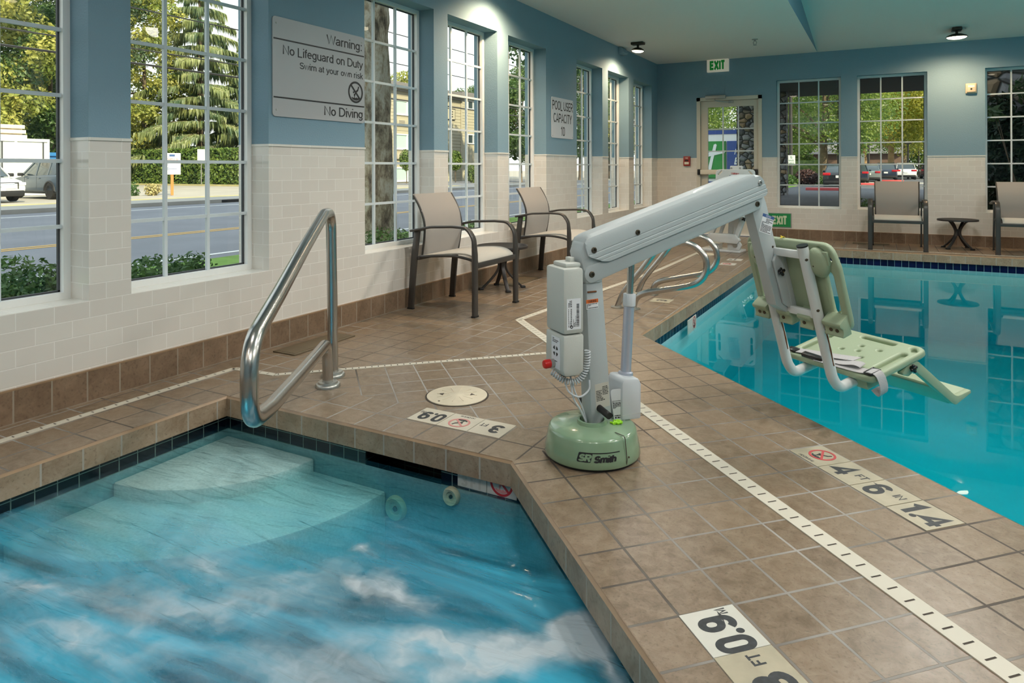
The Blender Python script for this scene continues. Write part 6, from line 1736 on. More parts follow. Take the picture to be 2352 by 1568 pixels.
def cedar(pos, h, rb, n_tier, seed, label):
    t = thing('cedar_tree', label, 'tree', (pos[0], pos[1], GZ), 0, gs)
    rr = random.Random(seed); g = np.random.default_rng(seed)
    mb = MB(); mb.tube([(0, 0, -.1), (0.1, 0, h * .5), (0, 0, h)], [0.42, 0.26, 0.04], 10); mb.build('trunk', 'bark', t)
    V = []; br = MB()
    for i in range(n_tier):
        z = 2.2 + (h - 2.6) * (i / n_tier) ** 1.05
        L_ = rb * (1 - (z / h) ** 1.25) + 0.7
        for k in range(6):
            a = i * 1.7 + k * PI / 3 + rr.uniform(-.3, .3); l = L_ * rr.uniform(.75, 1.1)
            ca, sa = math.cos(a), math.sin(a)
            pts = [Vector((ca * l * q, sa * l * q, z + l * (0.16 * q - 0.34 * q * q))) for q in (0, .25, .5, .75, 1)]
            br.tube(pts, [0.07, 0.05, 0.04, 0.025, 0.01], 5)
            m = int(230 * l / 3)
            for j in range(m):
                q = g.random() ** 0.6; p = Vector((ca * l * q, sa * l * q, z + l * (0.16 * q - 0.34 * q * q)))
                off = Vector((-sa, ca, 0)) * g.normal() * 0.22 * l * (1.1 - q * .7) * 0.6
                p = p + off; hang = 0.35 + 0.65 * g.random()
                wd = Vector((g.normal(), g.normal(), 0)).normalized() * 0.062
                o2 = Vector((ca, sa, 0)) * 0.12
                V += [tuple(p - wd), tuple(p + wd), tuple(p + wd * 0.6 + o2 - Vector((0, 0, hang * .6))), tuple(p + o2 * 1.4 - Vector((0, 0, hang)))]
    br.build('branch', 'bark', t)
    v = np.array(V); f = np.arange(len(v)).reshape(-1, 4)
    leafmesh('needles', 'leaf_cedar', (v, f), t)
    return t
cedar((-52.0, 41.6), 20, 6.6, 15, 5, 'tall drooping conifer above the hedge across the street')
cedar((-49.5, 46.5), 17, 6.2, 13, 6, 'smaller drooping conifer right of the tall one across the street')
# hedge
t = thing('hedge', 'long clipped green hedge across the street', 'hedge', (-49.5, 36.4, GZ))
g = np.random.default_rng(8); n = 15000
face = g.integers(0, 4, n); u = g.random(n); w = g.random(n)
px = -12 + 24 * u; py = np.where(face < 2, -0.7, np.where(face == 2, 0.7, -0.7 + 1.4 * w)); pz = np.where(face == 3, 2.78, 0.05 + 2.75 * w)
p = np.stack([px, py, pz], 1) + g.normal(size=(n, 3)) * 0.06
nr = np.where((face == 3)[:, None], np.array([0, 0, 1.0]), np.where((face == 2)[:, None], np.array([0, 1.0, 0]), np.array([0, -1.0, 0]))) + g.normal(size=(n, 3)) * 0.55
nr /= np.linalg.norm(nr, axis=1)[:, None]; tt = np.cross(nr, g.normal(size=(n, 3))); tt /= np.linalg.norm(tt, axis=1)[:, None]; bb = np.cross(nr, tt)
s_ = 0.12 * (0.7 + 0.6 * g.random(n))[:, None]
leafmesh('foliage', 'leaf_hedge', (np.stack([p - tt * s_, p - bb * s_ * .6, p + tt * s_, p + bb * s_ * .6], 1).reshape(-1, 3), np.arange(4 * n).reshape(-1, 4)), t)
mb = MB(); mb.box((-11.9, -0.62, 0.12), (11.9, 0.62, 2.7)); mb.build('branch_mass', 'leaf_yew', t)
for x, y, s, m, lab in ((-28.6, 20.0, 0.55, 'leaf_shrub', 'grey-green weed clump left of the parking sign'), (-28.0, 20.9, 0.4, 'dry_grass', 'dry weed clump at the foot of the parking sign')):
    shrub('weed', [(x, y, 0.05, s, s, s * .8)], 500, 0.07, int(x * -10), m, lab, 'weed', 'weeds by the parking sign')
# ---- plane tree close to the wall
t = thing('plane_tree', 'big mottled tree trunk close outside the window right of the warning sign', 'tree', (-2.06, 6.18, GZ))
mb = MB(); rr = random.Random(2)
zs_ = [-0.1, 0.1, 0.35, 0.7, 1.2, 1.8, 2.4, 3.0, 3.6, 4.4, 5.4, 7.0]
rs_ = [0.46, 0.38, 0.33, 0.30, 0.285, 0.275, 0.265, 0.25, 0.255, 0.23, 0.21, 0.17]
vs = []; fs = []; n = 40
path_ = [(0.02 * math.sin(z * 1.3), 0.02 * math.cos(z * 2)) for z in zs_]
from mathutils import noise as mnoise
zz = [zs_[0] + (zs_[-1] - zs_[0]) * k / 90 for k in range(91)]
for z in zz:
    r = float(np.interp(z, zs_, rs_)); cx = float(np.interp(z, zs_, [p[0] for p in path_])); cy = float(np.interp(z, zs_, [p[1] for p in path_]))
    for k in range(n):
        a = 2 * PI * k / n
        d = mnoise.noise(Vector((math.cos(a) * 1.6, math.sin(a) * 1.6, z * 1.5))) * 0.05 + mnoise.noise(Vector((math.cos(a) * 5, math.sin(a) * 5, z * 5))) * 0.022
        vs.append((cx + (r + d) * math.cos(a), cy + (r + d) * math.sin(a), z))
for i in range(90):
    for k in range(n): fs.append((i * n + k, i * n + (k + 1) % n, (i + 1) * n + (k + 1) % n, (i + 1) * n + k))
mb.add(vs, fs, True); mb.build('trunk', 'bark_plane', t, sharp=80)
mb = MB()
cl = [(-1.5, 2.5, 5.6, 1.6, 1.8, 1.2), (-0.9, 5.6, 4.75, 0.7, 1.2, 0.55), (-1.6, 7.4, 4.9, 1.1, 1.5, 0.8), (-2.2, 9.4, 4.6, 1.3, 1.5, 0.9), (0.4, 1.2, 6.6, 1.8, 1.6, 1.1), (-2.8, 11.5, 4.9, 1.5, 1.5, 1.0)]
for c in cl[1:]: mb.tube(smooth_path([(-0.2, -0.05, 5.0), (c[0] * .5, c[1] * .5, 5.9), (c[0], c[1], c[2])], 4), [0.09 * (1 - 0.8 * i / 8) for i in range(9)], 7)
mb.build('branch', 'bark', t)
leafmesh('crown', 'leaf_green', foliage(cl[1:], 5200, 0.07, 21, 0.3, 0.75), t)
# ---- street trees seen through the far windows
gf = 'trees along the street farther on'
for i, (p, h, r, lf, n, lab) in enumerate([((-24.7, 53.1), 9.5, 3.2, 'leaf_green', 6500, 'round green street tree seen through the window above the farther chair'),
        ((-24.0, 65.0), 14, 4.0, 'leaf_green', 6000, 'green street tree seen through the first narrow window past the capacity sign'),
        ((-24.9, 75.8), 15, 4.5, 'leaf_green', 6000, 'green street tree seen through the second narrow window past the capacity sign'),
        ((-20.5, 72.5), 13, 3.6, 'leaf_yellow', 5000, 'paler street tree seen through the last narrow window'),
        ((-43.0, 62.0), 12, 3.6, 'leaf_yellow', 5000, 'yellow-green tree rising behind the apartment building'),
        ((-41.0, 72.0), 11, 3.0, 'leaf_green', 4000, 'thin green tree behind the apartment roof')]):
    tree('street_tree', p, h, 0.16 if i == 0 else 0.22, crown(30 + i, r, r, h * (0.24 if i == 0 else 0.2), h, 14, r * 0.46), n, 0.22, 30 + i, lf, 'bark', lab, gf)
for p, lab in (((-30.6, 44.5), 'ball-shaped clipped shrub in front of the apartment windows'), ((-29.9, 50.6), 'ball-shaped clipped shrub at the corner of the apartment building')):
    shrub('ball_shrub', [(p[0], p[1], 1.72, 0.62, 0.62, 0.9)], 1800, 0.09, int(p[1]), 'leaf_hedge', lab, 'shrub', 'clipped ball shrubs by the apartments')
shrub('shrub', [(-27.4, 49.6, 0.6, 0.75, 0.75, 0.85)], 1500, 0.09, 77, 'leaf_hedge', 'rounded loose shrub on the ground by the apartment building', 'shrub')
# ---- apartment building
ap_ = thing('apartment_building', 'pale two-storey apartment building across the street', 'building', (-33, 52, GZ))
mb = MB(); mb.box((-6, -7.5, 0), (0, 4.4, 8.0)); mb.box((-6, 4.4, 0), (-0.6, 12, 8.3)); mb.build('wall', 'siding', ap_)
mb = MB()
for k in range(26): mb.box((0, -7.5, 0.3 + k * 0.30), (0.03, 4.4, 0.34 + k * 0.30))
for k in range(14): mb.box((-0.6, 4.4, 4.2 + k * 0.29), (-0.57, 12, 4.24 + k * 0.29))
for k in range(16): mb.box((-0.6, 4.6 + k * 0.46, 0.1), (-0.56, 4.64 + k * 0.46, 4.1))
mb.box((0, 4.25, 0), (0.10, 4.45, 8.0)); mb.build('siding_board', 'siding', ap_)
mb = MB(); mb.box((-6.4, -7.9, 8.0), (0.7, 4.6, 8.5)); mb.box((-6.4, 4.6, 8.3), (0.0, 12.5, 8.8)); mb.build('roof', 'roof_grey', ap_)
for y0, y1, z0, z1, xx in [(-5.9, -3.5, 5.9, 7.0, 0), (-5.9, -3.5, 2.95, 4.1, 0), (-5.9, -3.5, 0.2, 1.25, 0), (6.5, 7.7, 7.3, 8.05, -0.6), (6.5, 7.7, 3.8, 4.6, -0.6)]:
    mb = MB(); f_w = 0.10
    for a, b in (((y0 - f_w, z0 - f_w), (y1 + f_w, z0)), ((y0 - f_w, z1), (y1 + f_w, z1 + f_w)), ((y0 - f_w, z0), (y0, z1)), ((y1, z0), (y1 + f_w, z1)), (((y0 + y1) / 2 + .3, z0), ((y0 + y1) / 2 + .4, z1))):
        mb.box((xx, *a), (xx + 0.12, *b))
    w = mb.build('window', 'sign_white', ap_)
    mb = MB(); mb.box((xx, y0, z0), (xx + 0.04, y1, z1)); mb.build('pane', 'curtain' if xx == 0 else 'car_glass', w)
for z in (4.95, 2.05):
    mb = MB(); mb.box((0, -5.9, z), (0.25, -4.2, z + 0.45), 0.02); ac = mb.build('air_conditioner', 'siding', ap_)
    mb = MB()
    for k in range(5): mb.box((0.25, -5.7, z + 0.06 + k * .075), (0.265, -4.9, z + 0.09 + k * .075))
    mb.build('grille', 'roof_grey', ac)
t = thing('wall_sign', 'dark framed sign board on the apartment building', 'sign', (-32.95, 54.5, 6.2))
mb = MB(); mb.box((0, -0.7, -0.55), (0.06, 0.7, 0.55)); mb.build('sign_frame', 'cladding_black', t)
mb = MB(); mb.box((0.05, -0.62, -0.47), (0.075, 0.62, 0.47)); mb.build('sign_panel', 'siding', t)
text('lettering', 'E', 0.8, 'cladding_black', (0.08, 0.1, 0), PL, t, 1.0, bold=0.02)
# ---- wires
for i, z in enumerate((4.3, 4.75, 6.0, 7.4)):
    mb = MB(); mb.tube([(-17, y, z + 0.00002 * (y - 20) ** 2 + 0.02) for y in range(-40, 130, 6)], 0.022 if i else 0.035, 5)
    tag(mb.build('overhead_wire', 'pole_dark'), ['lowest and thickest overhead wire across the street', 'second overhead wire up across the street', 'third overhead wire up across the street', 'highest overhead wire across the street'][i], 'wire', 'overhead wires along the street')
mb = MB(); mb.cyl((-17, 128, GZ), (-17, 128, 9), 0.14, n=10); mb.cyl((-17, -42, GZ), (-17, -42, 9), 0.14, n=10)
po = mb.build('utility_pole', 'bark'); tag(po, 'wooden utility pole far along the street', 'pole')

# ---- cars
def car(pos, heading, body, label, kind='suv', group='parked cars', plate=None, clad=False):
    t = thing('car', label, 'car', (pos[0], pos[1], GZ), heading, group)
    suv = kind == 'suv'
    H_ = 1.62 if suv else 1.42
    zb, zs = (0.28, 0.98) if suv else (0.22, 0.90)
    Lh = 2.22 if suv else 2.35
    W_ = 0.90
    prof = [(-Lh, zb + .16), (-Lh + .02, zs - .10), (-Lh + .12, zs + (0.06 if suv else 0.02)), (0.62, zs + .01), (1.25, zs - .03), (1.95, zs - .16), (Lh - .05, zs - .32), (Lh, zb + .22), (Lh - .12, zb), (-Lh + .14, zb)]
    mb = MB(); mb.prism(prof, -W_, W_, 'y', 0.09, 3); bd = mb.build('body', body, t)
    if suv: cab = [(-2.10, zs), (-1.86, zs + .34), (-1.70, H_ - .05), (-1.45, H_), (0.05, H_), (0.30, H_ - .06), (1.12, zs)]
    else: cab = [(-1.70, zs), (-1.05, H_ - .05), (-0.85, H_), (0.05, H_), (0.28, H_ - .06), (1.12, zs)]
    def cabin(scale_lo, scale_hi, grow):
        bmx = bmesh.new(); A = []; B = []
        for x, z in cab:
            k = (z - zs) / (H_ - zs); w = scale_lo + (scale_hi - scale_lo) * k
            A.append(bmx.verts.new((x, -w, z))); B.append(bmx.verts.new((x, w, z)))
        bmx.faces.new(A); bmx.faces.new(B[::-1]); nn = len(A)
        for i in range(nn): bmx.faces.new((A[i], B[i], B[(i + 1) % nn], A[(i + 1) % nn]))
        bmesh.ops.recalc_face_normals(bmx, faces=bmx.faces[:])
        ed = [e for e in bmx.edges if len(e.link_faces) == 2 and e.calc_face_angle(0) > .5]
        bmesh.ops.bevel(bmx, geom=ed, offset=0.05, segments=2, profile=.5, affect='EDGES', clamp_overlap=True)
        return bmx
    mb = MB(); mb.bm(cabin(W_ - .08, W_ - .22, 0), True); gl = mb.build('windows', 'car_glass', t)
    # roof and pillars over the glass
    mb = MB()
    x0, x1 = cab[-4][0] - (.62 if suv else .1), cab[-2][0]
    mb.prism([(cab[2][0] if suv else cab[1][0], H_ - .035), (cab[3][0] if suv else cab[2][0], H_ + .012), (0.05, H_ + .012), (0.30, H_ - .045)], -W_ + .20, W_ - .20, 'y', 0.02)
    for sgn in (-1, 1):
        def pil(xa, za, xb, zb_, w):
            def yy(z): return (W_ - .08 - .14 * (z - zs) / (H_ - zs)) * sgn
            mb.tube([(xa, yy(za), za), (xb, yy(zb_), zb_)], 1, sect=[(-w, -.015), (w, -.015), (w, .015), (-w, .015)], up=(1, 0, 0))
        pil(1.10, zs, 0.28, H_ - .05, .045); pil(-0.10, zs, -0.16, H_ - .03, .05)
        if suv: pil(-1.05, zs, -1.15, H_ - .03, .05); pil(-1.98, zs + .05, -1.62, H_ - .06, .12)
        else: pil(-1.55, zs, -0.95, H_ - .06, .09)
    mb.build('roof', body, t)
    for x in (-1.36, 1.38):
        for sgn in (-1, 1):
            mb = MB(); mb.m = Matrix.Translation((x, sgn * (W_ - .10), 0.345)) @ Matrix.Rotation(-PI / 2 * sgn, 4, 'X')
            mb.lathe([(0.20, 0.0), (0.33, 0.0), (0.345, 0.03), (0.345, 0.19), (0.325, 0.215), (0.23, 0.215), (0.22, 0.20)], 28, (0, 0, -0.10)); w = mb.build('wheel', 'tyre', t)
            mb = MB(); mb.m = Matrix.Translation((x, sgn * (W_ - .10), 0.345)) @ Matrix.Rotation(-PI / 2 * sgn, 4, 'X')
            mb.lathe([(0, .07), (0.06, .095), (0.07, .09), (0.075, .03), (0.20, .02), (0.215, .08), (0.23, .108), (0.235, .09)], 28)
            for q in range(5):
                mb.m = Matrix.Translation((x, sgn * (W_ - .10), 0.345)) @ Matrix.Rotation(-PI / 2 * sgn, 4, 'X') @ Matrix.Rotation(q * 2 * PI / 5, 4, 'Z')
                mb.prism([(0.04, -0.035), (0.22, -0.05), (0.22, 0.05), (0.04, 0.035)], 0.05, 0.095)
            mb.build('rim', 'rim', w)
            mb = MB(); mb.tube([(x + 0.40 * math.cos(a), sgn * (W_ - .005), 0.345 + 0.40 * math.sin(a)) for a in [PI * k / 12 for k in range(13)]], 0.05 if clad else 0.03, 8); mb.build('wheel_arch', 'cladding_black', t)
    mb = MB(); mb.box((-Lh + .10, -W_ + .03, zb - .06), (Lh - .14, W_ - .03, zb + .12), 0.03); mb.build('sill_cladding', 'cladding_black', t)
    mb = MB(); mb.box((Lh - .16, -W_ + .06, zb - .05), (Lh + .02, W_ - .06, zb + .17), 0.04); mb.build('front_bumper', 'cladding_black', t)
    mb = MB(); mb.box((-Lh - .02, -W_ + .06, zb - .02), (-Lh + .16, W_ - .06, zb + .17), 0.04); mb.build('rear_bumper', 'cladding_black', t)
    for sgn in (-1, 1):
        mb = MB(); mb.box((-Lh - .01, sgn * (W_ - .44), zs - .17), (-Lh + .20, sgn * (W_ + .006), zs + .0), 0.03); mb.build('tail_lamp', 'tail_red', t)
        mb = MB(); mb.box((Lh - .26, sgn * (W_ - .40), zs - .34), (Lh - .02, sgn * (W_ + .004), zs - .21), 0.03); mb.build('head_lamp', 'head_lamp', t)
        mb = MB(); mb.box((0.78, sgn * (W_ - .02), zs + .0), (0.96, sgn * (W_ + .17), zs + .14), 0.03); mb.build('door_mirror', body if not clad else 'cladding_black', t)
        for x in (-0.55, 0.45):
            mb = MB(); mb.box((x - .10, sgn * (W_ - .01), zs - .12), (x + .10, sgn * (W_ + .022), zs - .08), 0.01); mb.build('door_handle', body, t)
            mb = MB(); mb.box((x + .22, sgn * (W_ - .002), zb + .14), (x + .235, sgn * (W_ + .0025), zs - .02)); mb.build('door_gap', 'cladding_black', t)
        if suv:
            mb = MB(); mb.tube([(-1.5, sgn * .62, H_), (-1.4, sgn * .62, H_ + .05), (0.0, sgn * .62, H_ + .05), (0.12, sgn * .62, H_)], 0.02, 6); mb.build('roof_rail', 'cladding_black', t)
    mb = MB(); mb.box((Lh - .03, -.55, zb + .24), (Lh + .012, .55, zs - .34), 0.01); gr = mb.build('grille', body if clad == 'white' else 'cladding_black', t)
    if clad == 'white':
        mb = MB()
        for a, b in (((-.62, .52), (.62, .55)), ((-.62, .30), (-.59, .52)), ((.59, .30), (.62, .52))): mb.box((Lh - .01, a[0], zb + a[1] - .06), (Lh + .02, b[0], zb + b[1] - .06))
        mb.build('grille_trim', 'cladding_black', gr)
        mb = MB(); mb.m = Matrix.Translation((Lh + .012, 0, zs - .42)) @ MX; mb.lathe([(0, 0), (.06, 0), (.05, .012), (0, .014)], 20); mb.build('badge', 'alu', gr)
    mb = MB(); mb.box((-Lh - .025, -.16, zs - .32), (-Lh + .01, .16, zs - .17)); pt = mb.build('number_plate', 'sign_white', t)
    if plate:
        mb = MB(); mb.box((Lh, -.16, zb + .17), (Lh + .035, .16, zb + .31)); pt = mb.build('number_plate', 'sign_white', t)
    return t
car((-28.45, 13.55), 0.0, 'car_white', 'white crossover facing the street at the left edge of the photo', 'suv', plate=' ', clad='white')
car((-29.3, 17.1), PI - 0.02, 'car_slate', 'slate blue crossover parked tail to the street beside the white one', 'suv', clad=True)
car((0.75, 49.8), PI / 2 + .02, 'car_black', 'black sedan parked nearest beyond the window beside the door', 'sedan')
car((1.36, 62.2), PI / 2, 'car_navy', 'dark sedan mostly hidden at the left edge of the middle back window', 'sedan')
car((2.15, 67.0), PI / 2 + .03, 'car_silver', 'silver sedan parked beyond the middle back window', 'sedan')
car((3.50, 73.0), PI / 2, 'car_navy', 'dark blue SUV parked between the silver sedan and the white SUV', 'suv')
car((5.15, 79.0), PI / 2 + .04, 'car_white', 'white SUV parked beyond the middle back window', 'suv')
car((7.7, 85.5), PI / 2, 'car_maroon', 'dark maroon SUV parked right of the white SUV', 'suv')
for x, y, lab in ((0.50, 40.3, 'red parking stop in front of the black sedan'), (2.35, 53.2, 'red parking stop left behind the chair at the back wall'), (3.85, 66.0, 'red parking stop in front of the white SUV')):
    mb = MB(); mb.prism([(-.14, 0), (.14, 0), (.09, .15), (-.09, .15)], -0.95, 0.95, 'x', 0.02)
    o = mb.build('parking_stop', 'red_kerb', loc=(x, y, GZ)); tag(o, lab, 'parking stop', 'red parking stops')
# ---- container, lumber, dumpster
t = thing('shipping_container', 'white shipping container behind the parked cars', 'container', (-33.3, 15.9, GZ))
mb = MB(); mb.box((-6, -3.05, 0.05), (-0.03, 3.05, 2.72)); mb.build('container_body', 'container_white', t)
mb = MB()
for y in (-3.05, -1.6, -0.55, 0.5, 1.5, 2.95): mb.box((-0.06, y, 0.05), (0.03, y + 0.10, 2.74))
mb.box((-0.06, -3.05, 2.62), (0.04, 3.05, 2.76)); mb.box((-0.06, -3.05, 0.0), (0.04, 3.05, 0.16)); mb.build('corner_post', 'container_white', t)
mb = MB()
for y in (-2.2, 0.95, 2.75): mb.box((-0.03, y, 0.2), (0.012, y + 0.05, 2.6))
mb.build('lock_rod', 'dark_gap', t)
for i in range(3):
    mb = MB(); mb.box((-34.6 - i * 0.02, 13.2, 2.56 + i * 0.24), (-33.5, 18.05 - i * 0.05, 2.74 + i * 0.24), 0.01); mb.box((-34.4, 13.6, 2.52 + i * 0.24), (-34.25, 17.9, 2.56 + i * 0.24)); mb.box((-33.8, 13.6, 2.52 + i * 0.24), (-33.65, 17.9, 2.56 + i * 0.24))
    tag(mb.build('lumber_board', 'lumber'), ['lowest pale board bundle on the white container', 'middle pale board bundle on the white container', 'topmost pale board bundle on the white container'][i], 'lumber', 'boards stacked on the container')
t = thing('dumpster', 'blue dumpster behind the slate blue crossover', 'dumpster', (-40.5, 22.6, GZ))
mb = MB(); mb.box((-1.5, -1.6, 0.1), (1.0, 2.4, 2.15), 0.03); mb.build('bin_body', 'dumpster_blue', t)
mb = MB()
for y in (-1.6, -0.6, 0.4, 1.4, 2.3): mb.box((0.98, y, 0.1), (1.10, y + .12, 2.1))
mb.box((0.95, -1.65, 2.05), (1.14, 2.45, 2.25)); mb.build('bin_rib', 'dumpster_blue', t)
# ---- signs across the street
t = thing('parking_sign', 'white parking sign on an orange wooden post across the street', 'sign', (-26.9, 21.15, GZ), R(-30))
MS = Matrix(((0, 0, 1, 0), (1, 0, 0, 0), (0, 1, 0, 0), (0, 0, 0, 1)))
mb = MB(); mb.box((-0.06, -0.06, 0), (0.04, 0.06, 1.1)); mb.build('post', 'timber_orange', t)
mb = MB(); mb.box((0.04, -0.37, 1.0), (0.06, 0.37, 2.03)); sp_ = mb.build('sign_panel', 'sign_white', t)
mb = MB(); mb.box((0.06, -0.12, 1.86), (0.063, 0.12, 1.97)); mb.build('logo_block', 'label_blue', sp_)
text('lettering', 'PARKING', 0.16, 'text_red', (0.0635, 0, 1.74), PL, sp_, 1.0); text('lettering', 'FOR ONLY:', 0.15, 'text_red', (0.0635, 0, 1.60), PL, sp_, 0.82)
mb = MB(); lines_label(mb, -0.30, 0.30, -0.5, 0.0, 9, 41, Matrix.Translation((0.0632, 0, 1.53)) @ MS); mb.build('small_print', 'label_blue', sp_)
t = thing('street_sign', 'small white sign on a thin metal post in front of the hedge', 'sign', (-42.3, 34.4, GZ), R(-45))
mb = MB(); mb.cyl((0, 0, 0), (0, 0, 2.3), 0.04, n=8); mb.build('post', 'alu', t)
mb = MB(); mb.box((0.04, -0.26, 1.75), (0.07, 0.26, 2.75)); mb.build('sign_panel', 'sign_white', t)
# ---- entrance canopy and stone pillar
mb = MB(); mb.box((-2.70, 32.7, GZ), (-0.56, 33.4, 4.44)); tag(mb.build('stone_pillar', 'river_stone'), 'river stone pillar of the entrance canopy beyond the door', 'pillar')
mb = MB(); mb.box((-1.9, 13.6, 4.44), (30, 35.4, 5.4)); o = mb.build('roof_canopy', 'soffit_dark'); struct(o)
mb = MB(); mb.box((4.62, 14.6, GZ), (9.2, 15.0, 4.5)); struct(mb.build('wall_stone_wing', 'river_stone'))
gw = 'evergreens in front of the stone wing'
shrub('evergreen', [(4.95, 13.9, 0.9, 0.42, 0.35, 1.1), (4.95, 13.9, 1.75, 0.26, 0.26, 0.55)], 4200, 0.05, 61, 'leaf_yew', 'dark cone-shaped evergreen outside the right-hand window', 'shrub', gw)
shrub('evergreen', [(5.55, 13.6, 0.8, 0.55, 0.35, 1.1), (5.35, 13.5, 1.6, 0.3, 0.26, 0.5)], 4200, 0.05, 62, 'leaf_yew', 'dark spreading evergreen right of the cone-shaped one outside', 'shrub', gw)
shrub('laurel', [(5.25, 12.9, 2.25, 0.36, 0.25, 0.22), (5.55, 12.95, 2.0, 0.35, 0.25, 0.3), (4.75, 13.0, 1.9, 0.12, 0.2, 0.12)], 420, 0.075, 63, 'leaf_green', 'leafy green branch across the top of the right-hand window', 'shrub', None, aspect=0.4)
# ---- monument sign beyond the door
t = thing('monument_sign', 'green white and blue roadside sign seen through the door', 'sign', (-4.3, 38, 0))
mb = MB(); mb.box((-2.4, 0.02, GZ), (2.3, 0.5, 3.05)); mb.build('sign_body', 'sign_white', t)
mb = MB(); mb.box((-2.42, -0.01, 2.86), (2.32, 0.52, 3.08)); mb.box((-2.42, -0.01, 0.22), (2.32, 0.5, 0.30)); mb.build('sign_band', 'sign_blue', t)
mb = MB(); mb.box((-2.2, -0.03, 0.52), (0.02, 0.03, 2.48)); gp = mb.build('green_panel', 'sign_green', t)
mb = MB(); mb.box((-2.2, -0.05, 0.45), (0.10, -0.0, 0.52)); mb.box((0.02, -0.05, 0.45), (0.10, 0.0, 2.48)); mb.build('panel_edge', 'sign_green_dark', t)
mb = MB(); mb.box((0.14, -0.03, 0.52), (2.2, 0.03, 2.48)); bp_ = mb.build('blue_panel', 'sign_blue', t)
mb = MB()
mb.prism([(-0.94, 0.66), (-0.75, 0.66), (-0.58, 1.5), (-0.39, 2.27), (-0.45, 2.34), (-0.55, 2.30), (-0.72, 1.6)], -0.06, -0.03, 'y')
mb.prism([(-1.80, 0.66), (-1.60, 0.66), (-1.42, 1.5), (-1.20, 2.27), (-1.26, 2.34), (-1.38, 2.30), (-1.56, 1.6)], -0.06, -0.03, 'y')
mb.prism([(-1.95, 1.30), (-1.3, 1.52), (-0.7, 1.68), (0.02, 1.84), (0.02, 1.97), (-0.75, 1.90), (-1.3, 1.72), (-1.95, 1.44)], -0.065, -0.03, 'y')
mb.build('script_letter', 'sign_white', gp)
text('lettering', 'H', 0.42, 'sign_white', (0.62, -0.035, 1.90), PBk, bp_, 0.9, shear=0.2); text('lettering', 'E', 0.52, 'sign_white', (0.62, -0.035, 1.40), PBk, bp_, 0.9, shear=0.2, bold=0.01)
text('lettering', 'Enter', 0.30, 'text_green', (-0.52, -0.0, 0.04), PBk, t, 0.95, bold=0.01)
# ---- back parking lot
gb = 'maples of the parking lot'
def maple(pos, h, r, seed, label, n=8000, leaf='leaf_maple', bark='bark', z0=0.30, lean=(0, 0)):
    return tree('maple_tree', pos, h, 0.36, crown(seed, r, r, h * z0, h, 20, r * 0.42), n, 0.21, seed, leaf, bark, label, gb, 6, lean, 0.30)
maple((-0.9, 60.5), 12, 6.0, 41, 'big dark green maple beyond the window beside the door', 9500, 'leaf_lot')
maple((4.1, 84), 14, 6.5, 42, 'sunlit golden maple in the middle back window', 10000, 'leaf_maple', 'bark_pale')
maple((9.5, 82), 14, 6.0, 43, 'golden maple at the right side of the middle back window', 9000, 'leaf_maple', 'bark_pale')
maple((5.6, 99), 14, 6.0, 44, 'maple standing behind the sunlit golden one', 7000, 'leaf_maple', 'bark')
maple((1.3, 92), 13, 5.5, 45, 'green maple between the dark one and the golden one', 7000, 'leaf_lot', 'bark_pale')
maple((-6.5, 78), 12, 5.5, 46, 'green maple far behind the stone pillar', 6000, 'leaf_lot')
maple((-9.6, 52), 11, 4.5, 47, 'leafy maple above the roadside sign', 3600, 'leaf_lot', 'bark', 0.34)
maple((-4.2, 30.5), 8.5, 2.4, 49, 'leafy branches in the top of the door glass', 900, 'leaf_lot', 'bark', 0.52)
for i, (x, y, h, r) in enumerate([(-16, 118, 13, 9), (-2, 122, 13, 9), (12, 122, 14, 9), (-9, 100, 9, 6)]):
    tree('background_tree', (x, y), h, 0.4, crown(50 + i, r, r * .6, 0.8, h, 22, r * 0.34), 7000, 0.34, 50 + i, 'leaf_lot', 'bark', ['broad green tree at the far left end of the parking lot', 'broad green tree at the far end of the lot behind the dark maple', 'broad green tree at the far end of the lot behind the golden maples', 'low broad tree beyond the brick building'][i], 'far trees behind the parking lot')
def pole(pos, h, r, label, lamp=False):
    t = thing('lamp_post', label, 'post', (pos[0], pos[1], GZ), 0, 'dark posts in the parking lot')
    mb = MB(); mb.cyl((0, 0, 0), (0, 0, h), r, r * .8, 10); mb.build('shaft', 'pole_dark', t)
    mb = MB(); mb.box((-.3, -.15, h), (.3, .15, h + .12), 0.03); mb.build('lamp_head', 'pole_dark', t)
    return t
for p, h, r, lab in (((-2.55, 52.6), 6.6, 0.14, 'dark post carrying the 15 minute sign'), ((0.15, 60.0), 6.5, 0.10, 'dark post in front of the trunk of the dark maple'), ((2.05, 74.4), 4.8, 0.12, 'brown post above the silver sedan'), ((5.55, 81.2), 3.6, 0.10, 'dark post behind the white SUV'), ((6.95, 92.5), 3.8, 0.10, 'thin dark post at the right of the middle back window')):
    pole(p, h, r, lab)
t = thing('parking_sign', 'small white sign reading 15 MINUTE PARKING on a dark post', 'sign', (-2.5, 52.3, 1.55))
mb = MB(); mb.cyl((0, 0.06, GZ - 1.55), (0, 0.06, 0.3), 0.035, n=8); mb.build('post', 'pole_dark', t)
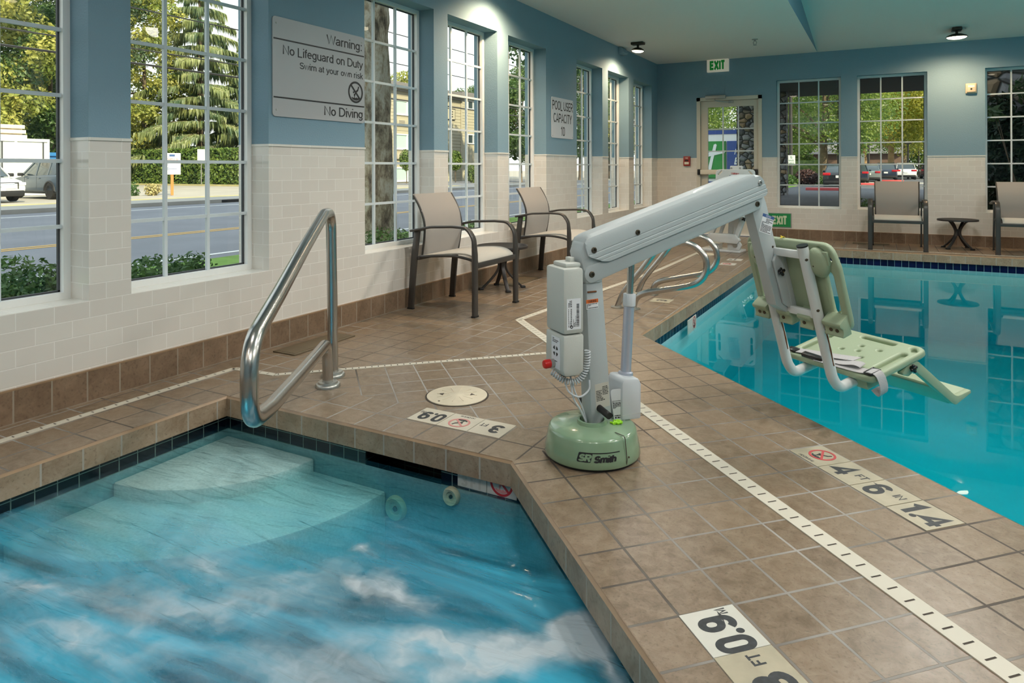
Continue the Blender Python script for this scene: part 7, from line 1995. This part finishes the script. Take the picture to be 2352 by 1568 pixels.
mb = MB(); mb.box((-0.27, 0, -0.36), (0.27, 0.03, 0.36)); mb.build('sign_panel', 'sign_white', t)
for b, y, s in (('15', 0.20, 0.24), ('MINUTE', -0.02, 0.16), ('PARKING', -0.22, 0.16)): text('lettering', b, s, 'sign_green_dark', (0, -0.003, y), PBk, t, 0.8)
t = thing('roadside_sign', 'small blue and white roadside sign above the silver sedan', 'sign', (0.6, 84, 1.6))
mb = MB(); mb.box((-0.9, 0, -0.8), (0.9, 0.1, 0.9)); mb.build('sign_panel', 'sign_white', t)
mb = MB(); mb.box((-0.9, -0.02, -0.8), (0.9, 0.0, -0.3)); mb.build('sign_band', 'dumpster_blue', t)
mb = MB(); mb.box((-0.3, 0.02, -1.8), (0.3, 0.08, -0.8)); mb.build('post', 'pole_dark', t)
shrub('round_bush', [(-1.35, 50.2, 0.30, 0.80, 0.7, 0.62)], 2200, 0.10, 71, 'leaf_red', 'round reddish bush beside the stone pillar', 'shrub')
shrub('low_bush', [(0.5, 55.5, 0.15, 1.2, 0.7, 0.5), (-0.6, 54.5, 0.05, 1.0, 0.7, 0.4)], 1600, 0.10, 72, 'leaf_shrub', 'low green bush left of the black sedan', 'shrub')
shrub('low_bush', [(-2.3, 49.0, 0.1, 0.6, 0.7, 0.5)], 900, 0.10, 73, 'leaf_shrub', 'low green bush at the foot of the stone pillar', 'shrub')
mb = MB(); mb.box((-7.5, 94, GZ), (-3.2, 96, 1.9), 0.15); o = mb.build('clipped_hedge', 'leaf_hedge'); tag(o, 'pale clipped hedge block far across the parking lot', 'hedge')
t = thing('brick_building', 'low brick building with a green roof beyond the parking lot', 'building', (-3.5, 108, GZ))
mb = MB(); mb.box((-6, 0, 0), (9, 8, 3.2)); mb.build('wall', 'brown_brick', t)
mb = MB(); mb.prism([(-0.6, 3.1), (8.6, 3.1), (4, 5.6)], -6.5, 9.5, 'x'); mb.build('roof', 'roof_grey', t)
mb = MB(); mb.box((-3, -0.05, 0.8), (-0.5, 0.02, 2.4)); mb.build('window', 'car_glass', t)
